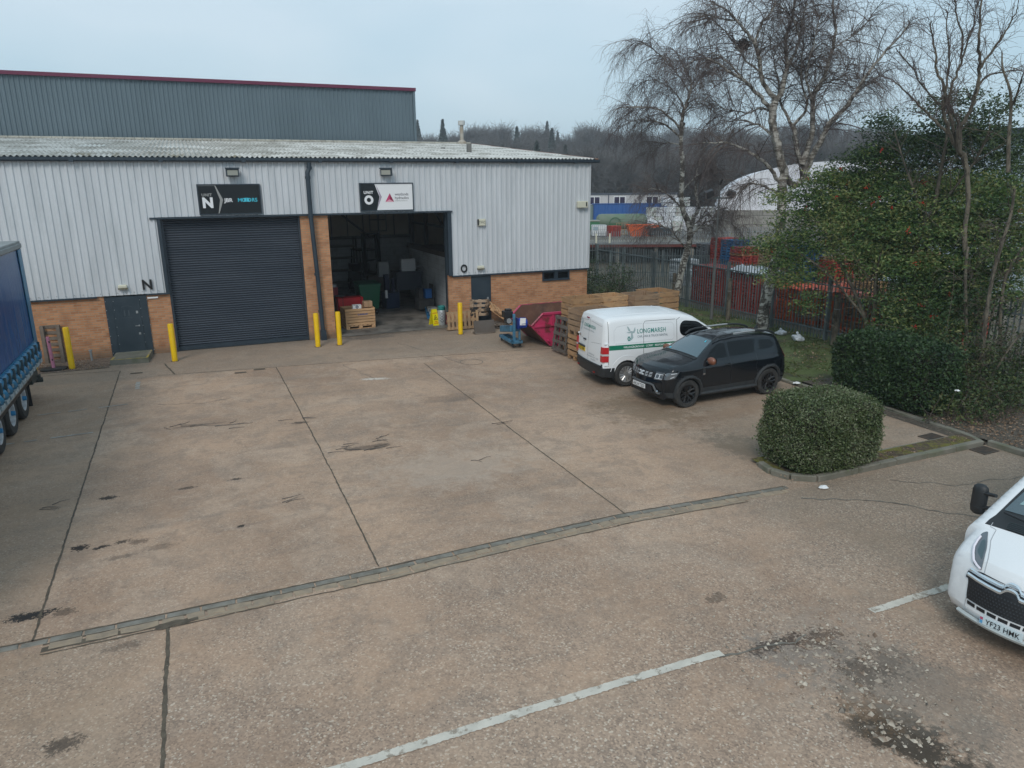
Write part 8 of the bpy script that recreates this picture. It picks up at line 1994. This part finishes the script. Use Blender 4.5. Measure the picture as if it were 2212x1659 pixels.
# things in the yard behind
o=empty('bulk_container',BG(9.2,78,gz0),PSI,'white plastic bulk liquid tote in a wire cage beyond the raised deck','container')
mb=MB(); mb.box(-.75,.75,-.5,.5,.16,1.26); mb.build('bottle',mat('tote_white',(.68,.70,.71),rough=.4),o,bevel=.05); mb=MB(); mb.box(-.75,.75,-.5,.5,0,.15); mb.build('pallet_base',M['black'],o)
mb=MB()
for k in range(8): x=-.76+k*.217; mb.box(x-.014,x+.014,-.53,-.505,.15,1.28)
for zz in (.4,.8,1.26): mb.box(-.77,.77,-.535,-.51,zz,zz+.02)
mb.build('cage',M['steel'],o); mb=MB(); mb.box(-.65,-.15,-.545,-.535,.75,1.1); mb.build('panel',mat('tote_label',(.3,.38,.42),rough=.5),o)
for i in range(8):
    o=PM['red'].copy(); C.objects.link(o); x=BG(10.65,77.5)[0]; y=BG(10.65,77.5)[1]; o.location=(x,y,gz0+.15*i); o.rotation_euler=(0,0,PSI+.5); tag(o,'%s red pallet in the stack beside the white liquid tote'%('topmost' if i==7 else 'bottom' if i==0 else 'one inner'),'pallet','red pallets beside the white liquid tote')
o=empty('orange_skip',BG(13.6,78,gz0),PSI,'bright orange open skip with a dark hopper beside it beyond the deck','skip')
mb=MB(); mb.add([(-1.1,-.8,.1),(1.3,-.8,.1),(1.3,.8,.1),(-1.1,.8,.1),(-1.5,-.9,1.25),(1.9,-.9,1.25),(1.9,.9,1.25),(-1.5,.9,1.25)],[(0,3,2,1),(0,1,5,4),(1,2,6,5),(2,3,7,6),(3,0,4,7)]); mb.build('hull',mat('skip_orange',(.80,.13,.015),rough=.5),o)
mb=MB(); mb.box(-1.5,1.9,-.95,-.88,1.18,1.30); mb.box(-.1,.0,-.95,-.85,.2,1.2); mb.build('rim',mat('skip_orange_dark',(.65,.10,.012),rough=.5),o)
mb=MB(); mb.box(.6,3.0,-1.6,-.7,.25,1.0); mb.build('dark_hopper',mat('dark_hopper',(.02,.035,.045),rough=.5),o,bevel=.05)
o=empty('wire_stillage',BG(11.9,80,gz0),PSI,'tan wire stillage left of the orange skip','stillage')
mb=MB()
for k in range(5): x=-.6+k*.3; mb.box(x-.025,x+.025,-.03,.03,0,1.35)
for zz in (.05,.65,1.3): mb.box(-.62,.62,-.03,.03,zz,zz+.05)
mb.build('mesh_side',M['wood'],o); mb=MB(); mb.box(-.6,.6,-.03,1.0,.1,.16); mb.build('floor',M['wood'],o)
o=empty('storage_tank',BG(13.6,92,gz0),PSI,'long dull green cylindrical tank lying in front of the blue container','tank')
mb=MB(); mb.lathe([(.0,-3.1),(.6,-3.05),(.9,-2.8),(.95,-2.4),(.95,2.4),(.9,2.8),(.6,3.05),(.0,3.1)],(0,0,.85),axis='X',n=24); mb.build('tank_shell',mat('tank_green',(.10,.16,.10),rough=.7,var=(.16,.18,.14),vscale=.7),o,smooth=40)
mb=MB(); annulus(mb,-.9,.7,.72,.62,-.99,0,0,180); mb.box(-1.62,-.18,-1.0,-.96,.0,.7); mb.build('arched_frame',mat('tank_dark_green',(.03,.11,.045),rough=.6),o,clean=False)
o=empty('green_container',BG(9.7,90,gz0),PSI,'green skip container at the end of the silver unit beyond the deck','container'); mb=MB(); mb.box(-2.2,.9,-1,1,.1,1.05); mb.build('container_body',mat('skip_green',(.03,.15,.06),rough=.6),o,bevel=.03); mb=MB(); mb.box(-2.25,.95,-1.05,1.05,1.05,1.15); mb.build('rim',mat('skip_rim',(.25,.26,.22),rough=.7),o)
def ccont(s0,s1,D,z0,z1,col,label,name='shipping_container'):
    o=empty(name,BG((s0+s1)/2,D,gz0+z0),PSI,label,'container'); L=(s1-s0)/2; H_=z1-z0; mb=MB(); n=int((s1-s0)/.25); vs=[];P_=[]
    for k in range(n+1):
        x=-L+2*L*k/n; P_.append((x,-.0 if k%2 else -.05))
    for x,y in P_: vs+=[(x,y-1.2,.05),(x,y-1.2,H_)]
    mb.add(vs,[(2*i,2*i+2,2*i+3,2*i+1) for i in range(n)]); mb.box(-L,L,-1.15,1.2,.05,H_-.01); mb.build('corrugated_walls',mat('container_paint_%d'%int(D+s0),col,rough=.5),o,clean=False)
    mb=MB(); mb.box(-L-.02,L+.02,-1.27,-1.21,H_-.12,H_+.02); mb.box(-L-.02,L+.02,-1.27,-1.21,.0,.12); mb.box(-L-.03,-L+.08,-1.28,-1.2,0,H_+.02); mb.box(L-.08,L+.03,-1.28,-1.2,0,H_+.02); mb.build('frame',mat('container_frame_%d'%int(D+s0),tuple(c*.7 for c in col),rough=.5),o); return o
ccont(12.0,22.6,110,.15,2.55,(.012,.085,.30),'long bright blue shipping container beyond the deck')
ccont(8.5,11.9,110,.15,2.4,(.16,.21,.20),'grey green container at the left end of the blue one')
# site cabins
o=empty('site_cabins',BG(16.0,124,gz0),PSI,'row of pale site cabins with dark flat roof above the blue container','building')
mb=MB(); mb.box(-8.5,11.0,-1.5,1.5,0,3.55); mb.build('wall',mat('cabin_wall',(.52,.50,.50),rough=.7,var=(.45,.43,.43),vscale=.5),o)
mb=MB(); mb.box(-8.6,11.1,-1.6,1.6,3.55,3.78); mb.build('roof',mat('cabin_roof',(.06,.07,.09),rough=.7),o)
mb=MB()
for x in (-5.0,-.1,5.0): mb.box(x-.07,x+.07,-1.58,-1.5,1.6,3.6)
mb.build('cabin_joints',mat('cabin_joint',(.05,.06,.10),rough=.7),o)
for x,wd in ((-6.8,1.0),(-2.4,1.7),(1.7,1.7),(7.0,1.8)):
    mb=MB(); mb.box(x-wd/2-.1,x+wd/2+.1,-1.56,-1.5,2.0,3.3); wn=mb.build('window',M['white'],o)
    mb=MB(); mb.box(x-wd/2,x-.06,-1.58,-1.56,2.1,3.2); mb.box(x+.06,x+wd/2,-1.58,-1.56,2.1,3.2); mb.build('pane',mat('cabin_pane',(.03,.02,.05),rough=.1),wn)
mb=MB(); mb.box(-8.6,-7.9,-1.62,-1.55,1.7,3.1); mb.build('green_board',M['sign_green'],o)
# baled plastic, wrapped white
bm_=[mat('bale_%s'%k,c,rough=.5,var=v,vscale=3.5,dirt=d,dscale=5,damt=.8) for k,c,v,d in (('white',(.85,.87,.90),(.60,.63,.66),(.25,.25,.27)),('mixed',(.65,.67,.66),(.42,.36,.34),(.15,.40,.22)),('pale',(.78,.80,.83),(.48,.50,.56),(.30,.24,.24)))]
bi=0
for (s0,D,z,n_) in ((18.4,100,gz0,7),(18.7,100,gz0+1.15,7),(21.5,104,gz0+2.3,3),(26.2,100,gz0,3),(26.4,100,gz0+1.15,3),(17.0,88,gz0,4)):
    for k in range(n_):
        s_=s0+k*1.25; o=empty('plastic_bale',BG(s_,D+.2*math.sin(k*2.1),z),PSI+.1*math.sin(k*5.0),'wrapped %s plastic bale in the bale wall beyond the deck'%('white','grey and green','pale')[bi%3],'bale','wrapped plastic bales beyond the deck')
        bm=bmesh.new(); bmesh.ops.create_cube(bm,size=1); bmesh.ops.subdivide_edges(bm,edges=bm.edges[:],cuts=4,use_grid_fill=True)
        for v in bm.verts: q=v.co.copy(); k2=noise.noise(q*4+Vector((bi,0,0))); v.co=Vector((q.x*1.2,q.y*1.1,(q.z+.5)*1.12))+q.normalized()*.10*k2
        me=bpy.data.meshes.new('bale_body'); bm.to_mesh(me); bm.free(); link_mesh('bale_body',me,o,[bm_[bi%3]],smooth=30); mb=MB(); mb.box(-.62,.62,-.62,-.60,.5,.53); mb.build('band',M['steel'],o); bi+=1
# white fabric building on a block wall
_c=Vector(BG(19.6,72,gz0))+Vector((math.cos(PSI-R(15)),math.sin(PSI-R(15)),0))*12.0
o=empty('fabric_building',_c,PSI-R(15),'big white arched fabric building on a grey block wall behind the birches','building')
a_=12.0; rise=4.35; zb_=2.9; n=40; prof=[]
for k in range(n+1):
    t=-1+2*k/n; prof.append((a_*t if abs(t)<1 else a_*t, zb_+rise*(1-abs(t)**2.6)**(1/2.0)))
mb=MB(); vs=[(x,0,z) for x,z in prof]+[(x,22,z) for x,z in prof]; m_=n+1
mb.add(vs,[(i,i+1,m_+i+1,m_+i) for i in range(n)]+[tuple(range(n,-1,-1)),tuple(m_+i for i in range(m_))])
mb.build('fabric_shell',mat('white_fabric',(.74,.73,.76),rough=.6,var=(.64,.63,.67),vscale=.5,stretch=(1,1,.3)),o,clean=True,smooth=30)
mb=MB()
for k in range(1,8): x=-a_+k*3.0; mb.box(x-.02,x+.02,-.03,.0,zb_,zb_+rise*(1-abs(x/a_)**2.6)**.5-.1)
mb.build('panel_seams',mat('fabric_seam',(.55,.55,.57),rough=.6),o)
mb=MB(); mb.box(-a_,a_,-.3,22.3,0,zb_); mb.build('block_wall',brick_mat('concrete_blocks',(.30,.28,.25),(.235,.22,.195),(.15,.14,.125),1.6,.8,.04),o)
# pale industrial shed at the far right
o=empty('pale_shed',(36.0,30.0,gz0),0,'large pale blue grey shed with dark roof edge seen through the trees at right','building')
O5=(36.0,30.0,gz0)
mb=MB(); n=110; vs=[]
for k in range(n+1): y=-20+20*k/n; x=-.04 if k%2 else 0; vs+=[(x,y-0,0),(x,y,7.5)]
mb.add(vs,[(2*i,2*i+2,2*i+3,2*i+1) for i in range(n)]); mb.box(.02,24,-20,0,0,7.4); mb.build('wall',mat('shed_cladding',(.46,.53,.58),rough=.5,var=(.40,.47,.52),vscale=.4),o,clean=False)
mb=MB(); mb.box(-.35,24.3,-20.3,.3,7.5,7.85); mb.build('roof',mat('shed_roof',(.05,.065,.075),rough=.6),o)
# the wooded hill
def hillz(D): return -.2+11.5*ss((D-165)/110)
mb=MB(); vs=[];fs=[]; ND,NS=26,50
for j in range(ND+1):
    D=132+j*9
    for i in range(NS+1): s_=-170+i*11.0; p=BG(s_,D); vs.append((p[0],p[1],hillz(D)+1.5*noise.noise(Vector((s_*.03,D*.03,0)))))
for j in range(ND):
    for i in range(NS): a=j*(NS+1)+i; fs.append((a,a+1,a+NS+2,a+NS+1))
mb.add(vs,fs); tag(mb.build('hill',mat('woodland_floor',(.055,.05,.045),rough=.95,var=(.04,.045,.03),vscale=.1),None,smooth=60),kind='structure')
M['far_twig']=mat('far_twigs',(.135,.125,.12),rough=.9); M['far_conifer']=mat('far_conifer',(.055,.075,.065),rough=.9)
def proto_bare(seed,h,w_):
    rg=np.random.default_rng(seed); base=(0,0,0); o=empty('bare_woodland_tree',(0,0,0),0,'x','tree')
    T_=[];Rr=[]
    tr_=np.array([[0,0,0],[.1,0,h*.2],[0,.1,h*.4],[.1,0,h*.62]]); fibres_mesh('trunk',tr_[None],np.array([[.28,.22,.16,.08]]),M['far_twig'],o,sides=6)
    for k in range(620):
        z=h*rg.uniform(.28,.62); d=unit(rg.normal(size=3)*np.array([1,1,.35])+np.array([0,0,.75])); L=h*rg.uniform(.2,.45)*(w_); q=[np.array([0,0,z])]
        for s_ in range(5): d=unit(d+rg.normal(size=3)*.22+np.array([0,0,.12])); q.append(q[-1]+d*L/5)
        T_.append(q); Rr.append(np.linspace(.06,.02,6))
        for t in range(5):
            j=rg.integers(2,6); b=q[j]; dd=unit(rg.normal(size=3)+d*.9); q2=[b]
            for s_ in range(5): dd=unit(dd+rg.normal(size=3)*.2); q2.append(q2[-1]+dd*rg.uniform(.12,.3)*h*.12)
            T_.append(q2); Rr.append(np.linspace(.035,.018,6))
    fibres_mesh('crown',np.array(T_),np.array(Rr),M['far_twig'],o); return o
def proto_con(seed,h):
    rg=np.random.default_rng(seed); o=empty('conifer_tree',(0,0,0),0,'x','tree')
    fibres_mesh('trunk',np.array([[[0,0,0],[0,0,h*.5],[0,0,h]]]),np.array([[.25,.14,.03]]),M['far_twig'],o,sides=6)
    n=3600; zz=rg.random(n)**1.25; z=h*(.12+.88*zz); r=h*.25*(1-zz)**1.15*rg.uniform(.2,1,n)+.03; a=rg.random(n)*2*math.pi
    P_=np.stack([r*np.cos(a),r*np.sin(a),z-.25*r],axis=1); nrm=np.stack([np.cos(a),np.sin(a),np.full(n,-.25)],axis=1)
    V,F=leaf_arrays(P_,.75,rg,asp=.38,flat=.2,droop=.25,nrm=nrm*2); fast_mesh('crown',V,F,M['far_conifer'],o); return o
def dup2(o,loc,rz,sc,label,group):
    c=o.copy(); C.objects.link(c); c.location=loc; c.rotation_euler=(0,0,rz); c.scale=(sc,sc,sc); tag(c,label,'tree',group)
    for k in list(o.children): d=k.copy(); C.objects.link(d); d.parent=c
    return c
protos=[proto_bare(81,14,1.0),proto_bare(82,13,.85),proto_con(83,15),proto_con(84,13),proto_bare(85,12,1.15)]
first=set(); rr=random.Random(23); cnt=0
for j,D in enumerate((138,148,159,171,184,198,213,229,246,262)):
    s0,s1=-.16*D,.50*D; n=int((s1-s0)/(5.4+.35*j))
    for i in range(n):
        s_=s0+(s1-s0)*(i+rr.uniform(.1,.9))/n; DD=D+rr.uniform(-4,4)
        if s_/DD<-.14 and DD<150: continue
        if -60<s_<-.135*DD: continue
        pi=rr.choices((0,1,2,3,4),(4,4,.7,.6,4) if j<7 else (3,3,.6,.5,3))[0]; p=BG(s_,DD,hillz(DD)-.3)
        q_=s_/DD; wh='above the roof of the silver unit' if q_<.09 else ('left of the slim weeping birch' if q_<.20 else ('behind the slim weeping birch' if q_<.29 else ('behind the many stemmed birch' if q_<.41 else 'behind the berry tree'))); row=('front row' if j<3 else 'middle rows' if j<7 else 'skyline'); con=pi in (2,3); label='dark pointed woodland conifer, %s, %s'%(row,wh) if con else 'bare woodland tree, %s, %s'%(row,wh); grp='conifers on the wooded hill' if con else 'bare trees on the wooded hill'
        sc=rr.uniform(.78,1.12)*(1.0 if j<7 else 1.05)
        if pi not in first:
            first.add(pi); o=protos[pi]; o.location=p; o.rotation_euler=(0,0,rr.uniform(0,6)); o.scale=(sc,)*3; tag(o,label,'tree',grp)
        else: dup2(protos[pi],p,rr.uniform(0,6.28),sc,label,grp)
        cnt+=1
print('woodland trees',cnt)
mb=MB()   # undergrowth filling the wood
rg=np.random.default_rng(91); n=16000; D=rg.uniform(134,270,n); s_=rg.uniform(-.18,.52,n)*D; z=np.array([hillz(d) for d in D])+rg.random(n)*4.5
P_=np.array([F0*float(d)+R0*float(a) for d,a in zip(D,s_)]); P_[:,2]=z; V,F=leaf_arrays(P_,2.0,rg,asp=.16,flat=.2,droop=-.6)
tag(fast_mesh('woodland_undergrowth',V,F,mat('wood_brush',(.055,.05,.045),rough=.95,var=(.04,.05,.035),vscale=.1),None),kind='stuff')
nest((18.45,22.2,9.95),.27,'dark birds nest of sticks in the upper left limbs of the tall birch')
# haze in the damp winter air
mb=MB(); mb.box(-180,330,-60,420,-1.5,36); hz=mb.build('haze',[],None); hm=bpy.data.materials.new('haze'); hm.use_nodes=True; nt=hm.node_tree
nt.nodes.remove(nt.nodes['Principled BSDF']); pv=nt.nodes.new('ShaderNodeVolumePrincipled'); pv.inputs['Density'].default_value=.0009; pv.inputs['Color'].default_value=(.86,.90,.95,1); pv.inputs['Anisotropy'].default_value=.2
nt.links.new(pv.outputs[0],nt.nodes['Material Output'].inputs['Volume']); hz.data.materials.append(hm); tag(hz,kind='stuff')
